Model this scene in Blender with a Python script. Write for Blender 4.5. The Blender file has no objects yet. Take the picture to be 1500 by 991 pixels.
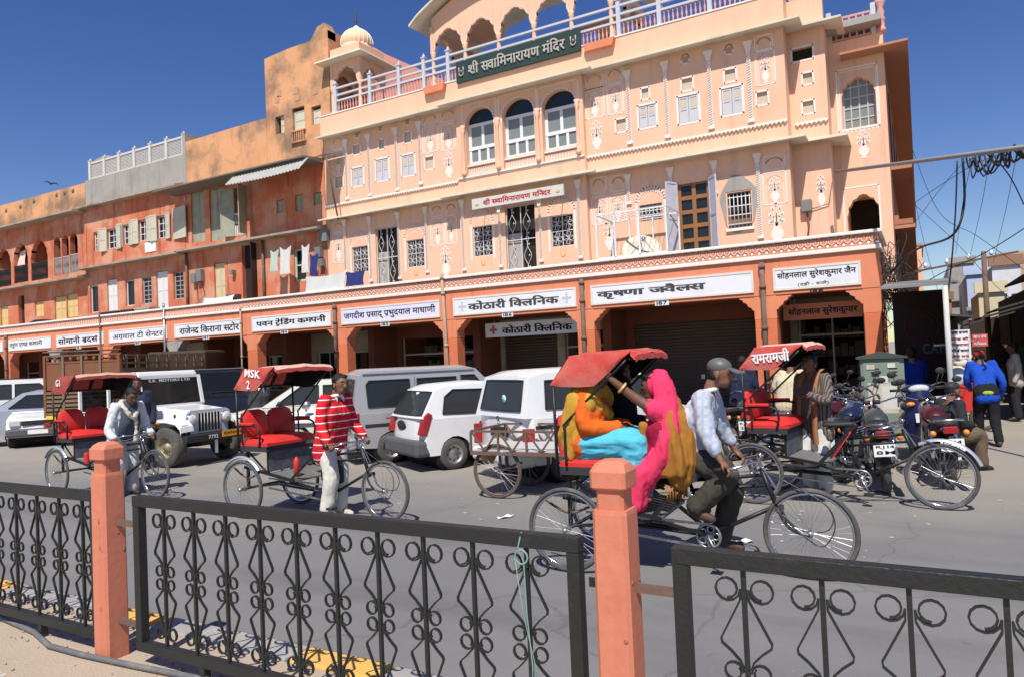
import bpy, bmesh, math, random
from math import sin, cos, pi, radians, sqrt, atan2
from mathutils import Vector, Matrix, noise
random.seed(7)
S = bpy.context.scene
COL = S.collection
# ------------------------------------------------------------------ camera, sky, sun, exposure
YAW, PITCH, ROLL, FPX, CAMH = radians(29.54), radians(1.458), radians(-2.434), 1058.0, 1.8
def cam_axes():
    f = Vector((-sin(YAW)*cos(PITCH), cos(YAW)*cos(PITCH), sin(PITCH)))
    r = Vector((cos(YAW), sin(YAW), 0)); u = r.cross(f)
    return cos(ROLL)*r+sin(ROLL)*u, -sin(ROLL)*r+cos(ROLL)*u, f
CR, CU, CF = cam_axes()
cd = bpy.data.cameras.new('camera'); cam = bpy.data.objects.new('camera', cd); COL.objects.link(cam)
cam.matrix_world = Matrix(((CR.x, CU.x, -CF.x, 0), (CR.y, CU.y, -CF.y, 0), (CR.z, CU.z, -CF.z, CAMH), (0, 0, 0, 1)))
cd.sensor_width = 36; cd.lens = 36*FPX/1500; cd.clip_start = .05; cd.clip_end = 5000
S.camera = cam
SUN = Vector((-.20, .66, -1)).normalized()           # direction the light travels
SUN_EL = math.asin(-SUN.z); SUN_AZ = atan2(-SUN.x, -SUN.y)
W = bpy.data.worlds.new('World'); S.world = W; W.use_nodes = True
nt = W.node_tree; bg = nt.nodes['Background']
sk = nt.nodes.new('ShaderNodeTexSky'); sk.sky_type = 'NISHITA'; sk.sun_disc = False
sk.sun_elevation = SUN_EL; sk.sun_rotation = SUN_AZ; sk.altitude = 400; sk.air_density = 1.0; sk.dust_density = .3; sk.ozone_density = 1.0
hs = nt.nodes.new('ShaderNodeHueSaturation'); hs.inputs['Saturation'].default_value = 1.32; hs.inputs['Hue'].default_value = .52; nt.links.new(sk.outputs[0], hs.inputs['Color']); nt.links.new(hs.outputs[0], bg.inputs[0]); bg.inputs[1].default_value = .10
sl = bpy.data.lights.new('sun', 'SUN'); sl.energy = 5.0; sl.angle = radians(.53); sl.color = (1, .95, .87)
so = bpy.data.objects.new('sun', sl); COL.objects.link(so); so.rotation_euler = SUN.to_track_quat('-Z', 'Y').to_euler()
S.view_settings.view_transform = 'Standard'; S.view_settings.look = 'None'; S.view_settings.gamma = 1; S.view_settings.exposure = .10
S.cycles.max_bounces = 6; S.cycles.diffuse_bounces = 2; S.cycles.glossy_bounces = 3; S.cycles.transparent_max_bounces = 8
# ------------------------------------------------------------------ pixel of the photograph -> point on a known plane of the street
def ray(px, py): return CR*((px-750)/FPX) - CU*((py-495.5)/FPX) + CF
def onY(px, py, Y): d = ray(px, py); return Vector((0, 0, CAMH))+d*(Y/d.y)
def onZ(px, py, Z=0): d = ray(px, py); return Vector((0, 0, CAMH))+d*((Z-CAMH)/d.z)
def rect(xl, xr, yt, yb, Y):
    xc, yc = (xl+xr)/2, (yt+yb)/2
    return onY(xl, yc, Y).x, onY(xr, yc, Y).x, onY(xc, yb, Y).z, onY(xc, yt, Y).z
# ------------------------------------------------------------------ materials
MATS = {}
def mat(name, col, rough=.75, var=.12, vscale=3., bump=.0, bscale=40., metal=0., stain=None, sscale=.6, samt=.5, spec=.3, coat=0., alpha=None, lo=.5, hi=.72, streak=0.):
    if name in MATS: return MATS[name]
    m = bpy.data.materials.new(name); m.use_nodes = True; n = m.node_tree.nodes; L = m.node_tree.links
    b = n['Principled BSDF']; b.inputs['Roughness'].default_value = rough; b.inputs['Metallic'].default_value = metal
    b.inputs['Specular IOR Level'].default_value = spec; b.inputs['Coat Weight'].default_value = coat
    tc = n.new('ShaderNodeTexCoord'); src = tc.outputs['Object']
    nz = n.new('ShaderNodeTexNoise'); nz.inputs['Scale'].default_value = vscale; nz.inputs['Detail'].default_value = 6; L.new(src, nz.inputs['Vector'])
    mx = n.new('ShaderNodeMix'); mx.data_type = 'RGBA'
    mx.inputs['A'].default_value = (*[c*(1-var) for c in col], 1); mx.inputs['B'].default_value = (*[min(1, c*(1+var)) for c in col], 1)
    L.new(nz.outputs['Fac'], mx.inputs['Factor']); out = mx.outputs['Result']
    if stain:
        n2 = n.new('ShaderNodeTexNoise'); n2.inputs['Scale'].default_value = sscale; n2.inputs['Detail'].default_value = 9; n2.inputs['Roughness'].default_value = .65; L.new(src, n2.inputs['Vector'])
        cr = n.new('ShaderNodeMapRange'); cr.inputs[1].default_value = lo; cr.inputs[2].default_value = hi; cr.inputs[3].default_value = 0; cr.inputs[4].default_value = samt
        L.new(n2.outputs['Fac'], cr.inputs[0]); m2 = n.new('ShaderNodeMix'); m2.data_type = 'RGBA'; L.new(cr.outputs[0], m2.inputs['Factor']); L.new(out, m2.inputs['A']); m2.inputs['B'].default_value = (*stain, 1); out = m2.outputs['Result']
    if streak:                                         # rain-washed grime, long vertical runs
        mp = n.new('ShaderNodeMapping'); mp.inputs['Scale'].default_value = (2.6, 2.6, .22); L.new(src, mp.inputs['Vector']); n4 = n.new('ShaderNodeTexNoise'); n4.inputs['Scale'].default_value = 1.6; n4.inputs['Detail'].default_value = 8; n4.inputs['Roughness'].default_value = .7; L.new(mp.outputs[0], n4.inputs['Vector'])
        c4 = n.new('ShaderNodeMapRange'); c4.inputs[1].default_value = .52; c4.inputs[2].default_value = .74; c4.inputs[4].default_value = streak; L.new(n4.outputs['Fac'], c4.inputs[0]); m4 = n.new('ShaderNodeMix'); m4.data_type = 'RGBA'; L.new(c4.outputs[0], m4.inputs['Factor']); L.new(out, m4.inputs['A']); m4.inputs['B'].default_value = (*[c*.38 for c in col], 1); out = m4.outputs['Result']
    L.new(out, b.inputs['Base Color'])
    if bump:
        n3 = n.new('ShaderNodeTexNoise'); n3.inputs['Scale'].default_value = bscale; n3.inputs['Detail'].default_value = 5; L.new(src, n3.inputs['Vector'])
        bp = n.new('ShaderNodeBump'); bp.inputs['Strength'].default_value = bump; bp.inputs['Distance'].default_value = .02; L.new(n3.outputs['Fac'], bp.inputs['Height']); L.new(bp.outputs[0], b.inputs['Normal'])
    if alpha is not None: b.inputs['Alpha'].default_value = alpha
    MATS[name] = m; return m
def glassmat(name, col=(.02, .025, .03), alpha=.75, rough=.06):
    m = mat(name, col, rough, var=0, spec=.6); m.node_tree.nodes['Principled BSDF'].inputs['Alpha'].default_value = alpha; return m
PEACH = mat('peach_plaster', (.85, .515, .35), .85, .09, 1.2, .12, 30, stain=(.72, .39, .24), sscale=.6, samt=.6, streak=.35)
PEACH2 = mat('peach_plaster_trim', (.85, .515, .35), .85, .06, 2, streak=.2)
TERRA = mat('terracotta_paint', (.74, .255, .135), .85, .1, 1.5, .15, 25, stain=(.58, .20, .11), sscale=.8, samt=.5, streak=.35)
TERRAD = mat('terracotta_pillar', (.68, .19, .085), .85, .12, 2, .2, 25, stain=(.45, .15, .09), sscale=1.2, samt=.6)
ORNG = mat('weathered_orange_plaster', (.60, .18, .095), .9, .22, 1.0, .25, 18, stain=(.64, .34, .22), sscale=.9, samt=.85, lo=.46, hi=.60, streak=.85)
OLDW = mat('old_roof_plaster', (.70, .36, .18), .92, .18, .9, .35, 14, stain=(.23, .16, .11), sscale=.7, samt=.9, lo=.45, hi=.62, streak=.6)
PINK = mat('pink_plaster', (.66, .30, .24), .88, .08, 1.5)
GREYP = mat('grey_cement', (.36, .34, .31), .92, .15, 1.5, .3, 20, stain=(.2, .19, .17), sscale=1.0, samt=.6, streak=.5)
SLAB = mat('weathered_stone_slab', (.40, .32, .25), .9, .2, 1.5, .3, 20, stain=(.16, .13, .11), sscale=1.3, samt=.8)
WHT = mat('white_limewash', (.82, .77, .70), .8, .05, 5)
WHT2 = mat('white_paint', (.84, .84, .83), .6, .04, 6, stain=(.45, .42, .38), sscale=2.5, samt=.35)
ORN = mat('white_painted_ornament', (.86, .75, .68), .85, .05, 8)
LILAC = mat('pale_grey_blue_paint', (.56, .56, .60), .7, .05, 6)
ROSE = mat('rose_sandstone', (.66, .34, .29), .85, .1, 6)
EAVE = mat('eave_edge', (.74, .66, .52), .85, .1, 3, stain=(.30, .36, .28), sscale=1.2, samt=.5)
EAVU = mat('eave_underside', (.66, .60, .50), .85, .08, 3)
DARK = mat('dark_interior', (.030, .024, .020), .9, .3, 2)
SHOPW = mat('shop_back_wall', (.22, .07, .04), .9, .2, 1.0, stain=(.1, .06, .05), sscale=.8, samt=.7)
SHUT = mat('rolling_shutter', (.13, .095, .08), .6, .15, 2, metal=.2)
BLK = mat('black_iron', (.016, .018, .017), .5, .25, 9, .25, 60, spec=.5, stain=(.085, .06, .045), sscale=6, samt=.5, lo=.60, hi=.78)
BLKP = mat('black_paint', (.015, .015, .016), .45, .1, 8, spec=.4)
STEEL = mat('dull_steel', (.42, .42, .42), .38, .1, 10, metal=.85)
CHROME = mat('chrome', (.72, .72, .72), .15, .03, 10, metal=1)
RUBBER = mat('tyre_rubber', (.085, .08, .075), .9, .2, 12, .2, 60, stain=(.20, .18, .155), sscale=5, samt=.7)
RUST = mat('rusty_iron', (.16, .10, .075), .8, .3, 8, .2, 50)
PIPE = mat('brown_drainpipe', (.17, .11, .085), .75, .25, 5, .1, 40, stain=(.34, .25, .19), sscale=3, samt=.6)
RED = mat('red_rexine', (.62, .035, .03), .45, .12, 5, .08, 30, spec=.4)
REDC = mat('red_canopy_cloth', (.58, .065, .05), .65, .18, 4, .15, 40, stain=(.56, .22, .17), sscale=2.2, samt=.75, lo=.45, hi=.65)
PINKC = mat('faded_canopy_top', (.66, .42, .34), .8, .1, 5)
BLKC = mat('black_lining', (.012, .012, .014), .9, .1, 5)
ASPH = mat('asphalt', (.195, .193, .192), .93, .12, 1.1, .5, 160, stain=(.245, .236, .222), sscale=.3, samt=.8, lo=.42, hi=.66)
def dusty_road():
    # asphalt that disappears under drifted dust towards the parked cars, with tar seams and oil drips
    m = ASPH; n, L = m.node_tree.nodes, m.node_tree.links; b = n['Principled BSDF']; src = b.inputs['Base Color'].links[0].from_socket; tc = n.new('ShaderNodeTexCoord'); o = tc.outputs['Object']
    def node(t, **k):
        q = n.new(t)
        for a, v in k.items(): setattr(q, a, v)
        return q
    def mixc(fac, a, col):
        q = node('ShaderNodeMix', data_type='RGBA'); L.new(fac, q.inputs['Factor']); L.new(a, q.inputs['A']); q.inputs['B'].default_value = (*col, 1); return q.outputs['Result']
    def noise_(sc, det=6, vec=o): q = node('ShaderNodeTexNoise'); q.inputs['Scale'].default_value = sc; q.inputs['Detail'].default_value = det; L.new(vec, q.inputs['Vector']); return q.outputs['Fac']
    def rng(s, a, b_, c, d): q = node('ShaderNodeMapRange'); q.inputs[1].default_value = a; q.inputs[2].default_value = b_; q.inputs[3].default_value = c; q.inputs[4].default_value = d; L.new(s, q.inputs[0]); return q.outputs[0]
    # oil and tyre darkening in long runs along the street
    mp = node('ShaderNodeMapping'); mp.inputs['Scale'].default_value = (.12, 1.3, 1); L.new(o, mp.inputs['Vector']); out = mixc(rng(noise_(1.2, 7, mp.outputs[0]), .50, .70, 0, .6), src, (.13, .128, .126))
    vor = node('ShaderNodeTexVoronoi', feature='DISTANCE_TO_EDGE'); vor.inputs['Scale'].default_value = .28; vm = node('ShaderNodeVectorMath', operation='ADD'); nz = node('ShaderNodeTexNoise'); nz.inputs['Scale'].default_value = 1.1; nz.inputs['Detail'].default_value = 8; L.new(o, nz.inputs['Vector']); L.new(o, vm.inputs[0]); L.new(nz.outputs['Color'], vm.inputs[1]); L.new(vm.outputs[0], vor.inputs['Vector'])
    out = mixc(rng(vor.outputs['Distance'], .0, .006, .45, 0), out, (.09, .088, .086)); out = mixc(rng(noise_(3.1, 3), .70, .76, 0, .65), out, (.095, .093, .09)); out = mixc(rng(noise_(22, 2), .70, .78, 0, .4), out, (.33, .31, .28))
    sx = node('ShaderNodeSeparateXYZ'); L.new(o, sx.inputs[0]); ad = node('ShaderNodeMath', operation='MULTIPLY_ADD'); L.new(noise_(.9, 8), ad.inputs[0]); ad.inputs[1].default_value = 3.2; L.new(sx.outputs['Y'], ad.inputs[2])
    a2 = node('ShaderNodeMath', operation='MULTIPLY_ADD'); L.new(sx.outputs['X'], a2.inputs[0]); a2.inputs[1].default_value = -.10; L.new(ad.outputs[0], a2.inputs[2])
    out = mixc(rng(a2.outputs[0], 9.0, 12.2, 0, .9), out, (.335, .30, .255)); L.new(out, b.inputs['Base Color'])
dusty_road()
DUST = mat('dusty_shoulder', (.33, .295, .25), .95, .12, 1.2, .4, 60, stain=(.40, .34, .27), sscale=.8, samt=.7)
PAVE = mat('sidewalk_dust', (.44, .35, .26), .95, .12, 2.5, .4, 70, stain=(.33, .27, .21), sscale=1.6, samt=.6)
KERBG = mat('kerb_stone_grey', (.34, .325, .30), .9, .15, 6, .4, 60, stain=(.52, .50, .46), sscale=5, samt=.6)
KERBY = mat('kerb_yellow_paint', (.74, .42, .10), .8, .12, 6, .3, 60, stain=(.5, .36, .22), sscale=4, samt=.5)
POST = mat('terracotta_post', (.62, .215, .13), .75, .08, 3, .1, 30, stain=(.46, .15, .09), sscale=3.2, samt=.7, lo=.48, hi=.7, streak=.25)
GLASS = glassmat('dark_glass')
CARGL = glassmat('car_glass', (.012, .014, .016), .80, .08)
CARGL.node_tree.nodes['Principled BSDF'].inputs['Specular IOR Level'].default_value = .3
BLUEGL = glassmat('window_glass_grey', (.22, .25, .24), .97, .3)
LAMPR = mat('tail_lamp_red', (.34, .012, .012), .2, .05, 10, spec=.6)
LAMPO = mat('indicator_orange', (.85, .25, .03), .2, .05, 10, spec=.6)
LAMPW = mat('headlamp_glass', (.75, .76, .76), .08, .03, 10, spec=.8, metal=.3)
PLASTB = mat('black_plastic', (.03, .03, .032), .6, .1, 10)
BUMPER = mat('grey_plastic_bumper', (.10, .10, .105), .6, .1, 5)
def paint(name, col, rough=.3): return mat(name, col, rough, .04, 2, spec=.5, coat=.5, stain=tuple(c*.72+.06 for c in col), sscale=1.8, samt=.4)
# ------------------------------------------------------------------ mesh builder
class MB:
    def __init__(s, M=None): s.v = []; s.f = []; s.M = M or Matrix.Identity(4); s.sm = []
    def add(s, vs, fs, smooth=False):
        o = len(s.v); s.v += [tuple(s.M @ Vector(p)) for p in vs]; s.f += [tuple(i+o for i in f) for f in fs]; s.sm += [smooth]*len(fs); return s
    def box(s, x0, x1, y0, y1, z0, z1):
        vs = [(x, y, z) for x in (x0, x1) for y in (y0, y1) for z in (z0, z1)]
        return s.add(vs, [(0, 1, 3, 2), (4, 6, 7, 5), (0, 4, 5, 1), (2, 3, 7, 6), (0, 2, 6, 4), (1, 5, 7, 3)])
    def prism(s, poly, a, b, axis='y', smooth=False):
        # poly: list of 2-tuples; extruded along axis between a and b
        def P(p, t): return {'y': (p[0], t, p[1]), 'x': (t, p[0], p[1]), 'z': (p[0], p[1], t)}[axis]
        n = len(poly); vs = [P(p, a) for p in poly]+[P(p, b) for p in poly]
        fs = [tuple(range(n))[::-1], tuple(range(n, 2*n))]+[(i, (i+1) % n, n+(i+1) % n, n+i) for i in range(n)]
        return s.add(vs, fs)
    def tube(s, pts, r, n=6, closed=False, cap=True):
        pts = [Vector(p) for p in pts]; m = len(pts)
        rr = r if isinstance(r, (list, tuple)) else [r]*m
        t0 = (pts[1]-pts[0]).normalized(); ref = Vector((0, 0, 1)) if abs(t0.z) < .9 else Vector((1, 0, 0))
        vs = []; a = (ref-t0*ref.dot(t0)).normalized()
        for i, p in enumerate(pts):
            if closed: t = pts[(i+1) % m]-pts[i-1]
            else: t = pts[min(i+1, m-1)]-pts[max(i-1, 0)]
            t = t.normalized() if t.length > 1e-9 else t0
            a = a-t*a.dot(t); a = a.normalized() if a.length > 1e-6 else Vector((1, 0, 0)); b = t.cross(a)
            for k in range(n):
                w = 2*pi*k/n; vs.append(tuple(p+(a*cos(w)+b*sin(w))*rr[i]))
        fs = []
        for i in range(m if closed else m-1):
            j = (i+1) % m
            for k in range(n): fs.append((i*n+k, i*n+(k+1) % n, j*n+(k+1) % n, j*n+k))
        if cap and not closed: fs += [tuple(range(n))[::-1], tuple(range((m-1)*n, m*n))]
        return s.add(vs, fs, n > 4)
    def bar(s, p, q, w, h=None):
        # square bar between two points
        p, q = Vector(p), Vector(q); h = h or w; t = (q-p).normalized(); ref = Vector((0, 0, 1)) if abs(t.z) < .95 else Vector((1, 0, 0))
        a = t.cross(ref).normalized()*w/2; b = a.cross(t).normalized()*h/2
        vs = [tuple(c+sa*a+sb*b) for c in (p, q) for sa, sb in ((-1, -1), (1, -1), (1, 1), (-1, 1))]
        return s.add(vs, [(3, 2, 1, 0), (4, 5, 6, 7), (0, 1, 5, 4), (1, 2, 6, 5), (2, 3, 7, 6), (3, 0, 4, 7)])
    def lathe(s, prof, n=16, c=(0, 0, 0), axis='z', smooth=True, cap=True):
        # prof: list of (r, h)
        vs = []; c = Vector(c)
        for r, h in prof:
            for k in range(n):
                w = 2*pi*k/n; x, y = r*cos(w), r*sin(w)
                vs.append(tuple(c+{'z': Vector((x, y, h)), 'y': Vector((x, h, y)), 'x': Vector((h, x, y))}[axis]))
        fs = [(i*n+k, i*n+(k+1) % n, (i+1)*n+(k+1) % n, (i+1)*n+k) for i in range(len(prof)-1) for k in range(n)]
        if cap and prof[0][0] > 1e-6: fs.append(tuple(range(n))[::-1])
        if cap and prof[-1][0] > 1e-6: fs.append(tuple(range((len(prof)-1)*n, len(prof)*n)))
        return s.add(vs, fs, smooth)
    def ball(s, c, rx, ry=None, rz=None, n=12, m=8):
        ry = ry or rx; rz = rz or rx; c = Vector(c); vs = []; fs = []
        for i in range(m+1):
            t = pi*i/m
            for k in range(n): w = 2*pi*k/n; vs.append((c.x+rx*sin(t)*cos(w), c.y+ry*sin(t)*sin(w), c.z+rz*cos(t)))
        for i in range(m):
            for k in range(n): fs.append((i*n+k, (i+1)*n+k, (i+1)*n+(k+1) % n, i*n+(k+1) % n))
        return s.add(vs, fs, True)
    def strip(s, pts, w, Y, th=.006):
        # flat ribbon following (x,z) points, on a wall facing -Y
        pts = [Vector((p[0], p[1])) for p in pts]
        for a, b in zip(pts, pts[1:]):
            d = (b-a)
            if d.length < 1e-6: continue
            d.normalize(); nn = Vector((-d.y, d.x))*w*.56; e = d*w*.3
            q = [a-e+nn, a-e-nn, b+e-nn, b+e+nn]
            s.prism([(p.x, p.y) for p in q], Y-th, Y+.002)
        return s
    def poly(s, pts, Y, th=.006): return s.prism(pts, Y-th, Y+.002)
    def torus(s, c, R, r, axis='y', n=28, m=8, a0=0, a1=2*pi):
        full = abs(a1-a0-2*pi) < 1e-6; pts = []
        k = n if full else n+1
        for i in range(k):
            w = a0+(a1-a0)*i/n; x, z = R*cos(w), R*sin(w)
            pts.append(Vector(c)+{'y': Vector((x, 0, z)), 'x': Vector((0, x, z)), 'z': Vector((x, z, 0))}[axis])
        return s.tube(pts, r, m, closed=full)
    def mesh(s, name):
        me = bpy.data.meshes.new(name); me.from_pydata(s.v, [], s.f); me.polygons.foreach_set('use_smooth', s.sm); me.update()
        return me
def fix_normals(me):
    bm = bmesh.new(); bm.from_mesh(me); bmesh.ops.recalc_face_normals(bm, faces=bm.faces); bm.to_mesh(me); bm.free()
def tag(o, label=None, cat=None, group=None, kind=None):
    if label: o['label'] = label
    if cat: o['category'] = cat
    if group: o['group'] = group
    if kind: o['kind'] = kind
    return o
def thing(name, label, cat, loc=(0, 0, 0), rz=0, group=None):
    o = bpy.data.objects.new(name, None); COL.objects.link(o); o.location = loc; o.rotation_euler = (0, 0, rz); o.empty_display_size = .2
    return tag(o, label, cat, group)
def T(o): return Matrix.Translation(o.location) @ o.rotation_euler.to_matrix().to_4x4()
def obj(name, mb, m, parent=None, world=False, bevel=0, auto=False, nrm=True):
    me = mb.mesh(name) if isinstance(mb, MB) else mb
    if isinstance(mb, MB) and nrm: fix_normals(me)
    me.materials.append(m)
    o = bpy.data.objects.new(name, me); COL.objects.link(o)
    if bevel:
        b = o.modifiers.new('bevel', 'BEVEL'); b.width = bevel; b.segments = 2; b.limit_method = 'ANGLE'; b.angle_limit = radians(35)
    if auto:
        for p in me.polygons: p.use_smooth = True
        me.set_sharp_from_angle(angle=radians(40))
    if parent:
        o.parent = parent
        if world:
            r = parent
            while r.parent: r = r.parent
            if parent is r: o.matrix_parent_inverse = T(r).inverted()
            else: o.matrix_parent_inverse = Matrix.Identity(4) if not parent.get('_w') else Matrix.Identity(4)
    return o
def struct(name, mb, m, **k): return tag(obj(name, mb, m, **k), kind='structure')
def copy_tree(o, parent=None):
    c = o.copy(); COL.objects.link(c); c.parent = parent
    for ch in o.children: copy_tree(ch, c)
    return c
# ------------------------------------------------------------------ lettering (Devanagari laid out cluster by cluster, in visual order)
GC = {}
def gmax(t, bold):
    k = ('max', t, bold)
    if k not in GC:
        c = bpy.data.curves.new('g', 'FONT'); c.body = t; c.size = 1; c.offset = bold; o = bpy.data.objects.new('g', c); me = o.to_mesh(); GC[k] = max((v.co.x for v in me.vertices), default=0); o.to_mesh_clear(); bpy.data.objects.remove(o); bpy.data.curves.remove(c)
    return GC[k]
def glyph(t, bold=.012):
    k = (t, bold)
    if k in GC: return GC[k]
    half = t.endswith('~'); rak = '^' in t; reph = '`' in t
    c = bpy.data.curves.new('g', 'FONT'); c.body = t.replace('~', '').replace('^', '').replace('`', ''); c.size = 1; c.offset = bold; c.resolution_u = 3
    o = bpy.data.objects.new('g', c); me = o.to_mesh(); bm = bmesh.new(); bm.from_mesh(me); o.to_mesh_clear(); bpy.data.objects.remove(o); bpy.data.curves.remove(c)
    x1 = max((v.co.x for v in bm.verts), default=0)
    if half:
        f = .24 if t[0] in 'क' else .12
        bmesh.ops.bisect_plane(bm, geom=bm.verts[:]+bm.edges[:]+bm.faces[:], plane_co=(x1-f, 0, 0), plane_no=(1, 0, 0), clear_outer=True)
    xs = [v.co.x for v in bm.verts]; x0, x1 = (0, max(xs)) if xs else (0, .3)
    bm.verts.index_update()
    V = [(v.co.x-x0, v.co.y) for v in bm.verts]; Fc = [tuple(v.index for v in f.verts) for f in bm.faces]; bm.free()
    w = x1-x0
    if not half and t[0] >= '\u0900': w = gmax(t.replace('^', '').replace('`', '')+'न', bold)-gmax('न', bold)
    def quad(a, b, th):
        d = Vector((b[0]-a[0], b[1]-a[1])).normalized(); n = Vector((-d.y, d.x))*th/2; o = len(V)
        V.extend([(a[0]+n.x, a[1]+n.y), (a[0]-n.x, a[1]-n.y), (b[0]-n.x, b[1]-n.y), (b[0]+n.x, b[1]+n.y)]); Fc.append((o, o+1, o+2, o+3))
    if rak:
        if t[0] in 'टड': quad((w*.45, -.02), (w*.2, -.2), .06); quad((w*.45, -.02), (w*.7, -.2), .06)
        else: quad((w-.1, .2), (w-.32, -.02), .075)
    if reph:
        for i in range(5):
            a, b = pi*i/5, pi*(i+1)/5; quad((w-.14+.1*cos(a), .62+.14*sin(a)), (w-.14+.1*cos(b), .62+.14*sin(b)), .06)
    GC[k] = (V, Fc, w); return GC[k]
def lettering(name, text, M, w, h, m, parent, bold=.012, th=.004, ymid=True, world=False):
    """text: clusters separated by '|', words by spaces; fitted into a w x h field centred on M (x right, y up, z out)"""
    V, Fc, x, ZL = [], [], 0, []
    for ci, word in enumerate(text.split(' ')):
        if ci: x += .28
        for cl in word.split('|'):
            if not cl: continue
            v, f, gw = glyph(cl, min(bold, .014)); ex = max(0, bold-.014)*1.6
            for dx in ((0,) if not ex else (-ex, 0, ex)): o = len(V); V += [(a+x+dx, b) for a, b in v]; ZL += [dx]*len(v); Fc += [tuple(i+o for i in q) for q in f]
            x += gw+ex*.6
            if cl[0] < '\u0900': x += .07
    xs = [p[0] for p in V]; ys = [p[1] for p in V]; x0, x1, y0, y1 = min(xs), max(xs), min(ys), max(ys)
    mb = MB(); n = len(V)
    P = [M @ Vector(((a-x0)/(x1-x0)*w-w/2, (b-y0)/(y1-y0)*h-h/2, 0)) for a, b in V]; off = (M.to_3x3() @ Vector((0, 0, 1)))*th
    mb.v = [tuple(p) for p in P]+[tuple(p+off*(1+.25*(z > 0)-.25*(z < 0))) for p, z in zip(P, ZL)]; mb.f = [tuple(i+n for i in f) for f in Fc]
    edges = {}
    for f in Fc:
        for i in range(len(f)):
            e = (f[i], f[(i+1) % len(f)]); edges[e] = 1
    for a, b in edges:
        if (b, a) not in edges: mb.f.append((a, b, b+n, a+n))
    mb.sm = [False]*len(mb.f)
    return obj(name, mb, m, parent, world=world, nrm=False)
def wallM(x, z, Y, tilt=0): return Matrix.Translation((x, Y, z)) @ Matrix(((1, 0, 0, 0), (0, 0, -1, 0), (0, 1, 0, 0), (0, 0, 0, 1))) @ Matrix.Rotation(tilt, 4, 'Z')
# ------------------------------------------------------------------ ground
def sheet(name, x0, x1, y0, y1, z, m): return struct(name, MB().add([(x0, y0, z), (x1, y0, z), (x1, y1, z), (x0, y1, z)], [(0, 1, 2, 3)]), m)
sheet('ground', -900, 900, -300, 1500, -.02, DUST)
mb = MB(); N = 60; vs = []; fs = []
for i in range(N+1):
    x = -120+180*i/N; e = 15.45
    vs += [(x, 3.0, 0), (x, e, 0)]
for i in range(N): fs.append((2*i, 2*i+2, 2*i+3, 2*i+1))
struct('road', mb.add(vs, fs), ASPH)
mb = MB().box(-120, -.45, 15.4, 21.3, -.1, .22); struct('arcade_pavement', mb, mat('trodden_paving', (.17, .15, .13), .9, .2, 2, .3, 20), bevel=.02)
SWZ = .17
sheet('sidewalk', -60, 30, -8, 2.86, SWZ, PAVE)
for i in range(26):                                    # kerb stones, every third painted yellow
    x = -11.2+i*.62; o = obj('kerb_stone', MB().box(x, x+.6, 2.862, 3.06, -.05, SWZ+.012+.006*random.random()), KERBG if i % 3 != 1 else KERBY, bevel=.015)
    if i == 0: kerb = thing('kerb', 'low stone kerb with yellow painted stretches under the iron railing', 'kerb', (-4, 2.95, 0)); 
    o.parent = kerb; o.matrix_parent_inverse = T(kerb).inverted()
# tactile white dots printed on the paving
mb = MB()
for i in range(30):
    for j in range(11):
        if noise.noise(Vector((i*.23, j*.3, 4))) > -.12:
            x, y = -5.3+i*.052+j*.012, 1.55+j*.052; mb.box(x, x+.034, y, y+.02, SWZ, SWZ+.004)
tag(obj('paving_marks', mb, mat('worn_white_mark', (.55, .50, .45), .9)), 'worn white dotted marks on the sandy paving', 'marking', kind='stuff')
pts = [onZ(x, y, SWZ+.02) for x, y in ((-30, 885), (0, 903), (50, 925), (72, 945), (120, 958), (200, 975), (330, 1000), (520, 1040))]
obj_h = obj('hose', MB().tube(pts, .017, 7), mat('grey_hose', (.13, .135, .14), .7, .2, 8, stain=(.3, .27, .22), sscale=8, samt=.6)); tag(obj_h, 'grey cable half buried along the sandy paving', 'cable')
mb = MB()                                              # grit and litter along the kerb
for i in range(420):
    x, y = random.uniform(-6.5, -1.5), random.gauss(2.62, .16)
    if y > 2.84: continue
    r = random.uniform(.004, .016); mb.ball((x, y, SWZ+r*.4), r, r*random.uniform(.6, 1), r*.6, 5, 3)
tag(obj('gravel', mb, mat('grit', (.36, .29, .22), .95, .3, 20)), 'loose grit and pebbles along the foot of the railing', 'gravel', kind='stuff')
mb = MB()
for i in range(230):
    x = random.uniform(-14, 2.5); y = random.uniform(6.3, 11.5); w = random.uniform(.01, .035); a = random.random()*6
    z = .004 if y > 8 else .002
    mb.add([(x+w*cos(a+k*1.57)*random.uniform(.6, 1.2), y+w*sin(a+k*1.57), .003+.004*random.random()) for k in range(4)], [(0, 1, 2, 3)])
tag(obj('litter', mb, mat('pale_scraps', (.5, .44, .36), .9, .4, 30)), 'small pale scraps scattered on the road', 'litter', kind='stuff')
for px, py, a in ((1085, 793, .3), (740, 757, 1.), (1290, 718, .2)):
    p = onZ(px, py, .006); mb = MB(Matrix.Translation(p) @ Matrix.Rotation(a, 4, 'Z'))
    mb.add([(-.1, -.03, 0), (-.03, -.045, .02), (.05, -.03, .004), (.11, -.02, .025), (-.09, .03, .015), (-.02, .04, .0), (.05, .03, .03), (.1, .045, .005)], [(0, 1, 5, 4), (1, 2, 6, 5), (2, 3, 7, 6)])
    tag(obj('paper_scrap', mb, WHT2), {1085: 'crumpled white paper on the road by the crank of the nearest rickshaw', 740: 'white paper scrap on the road near the flat cart', 1290: 'white paper scrap on the ground by the parked rickshaw'}[px], 'litter')
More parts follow.
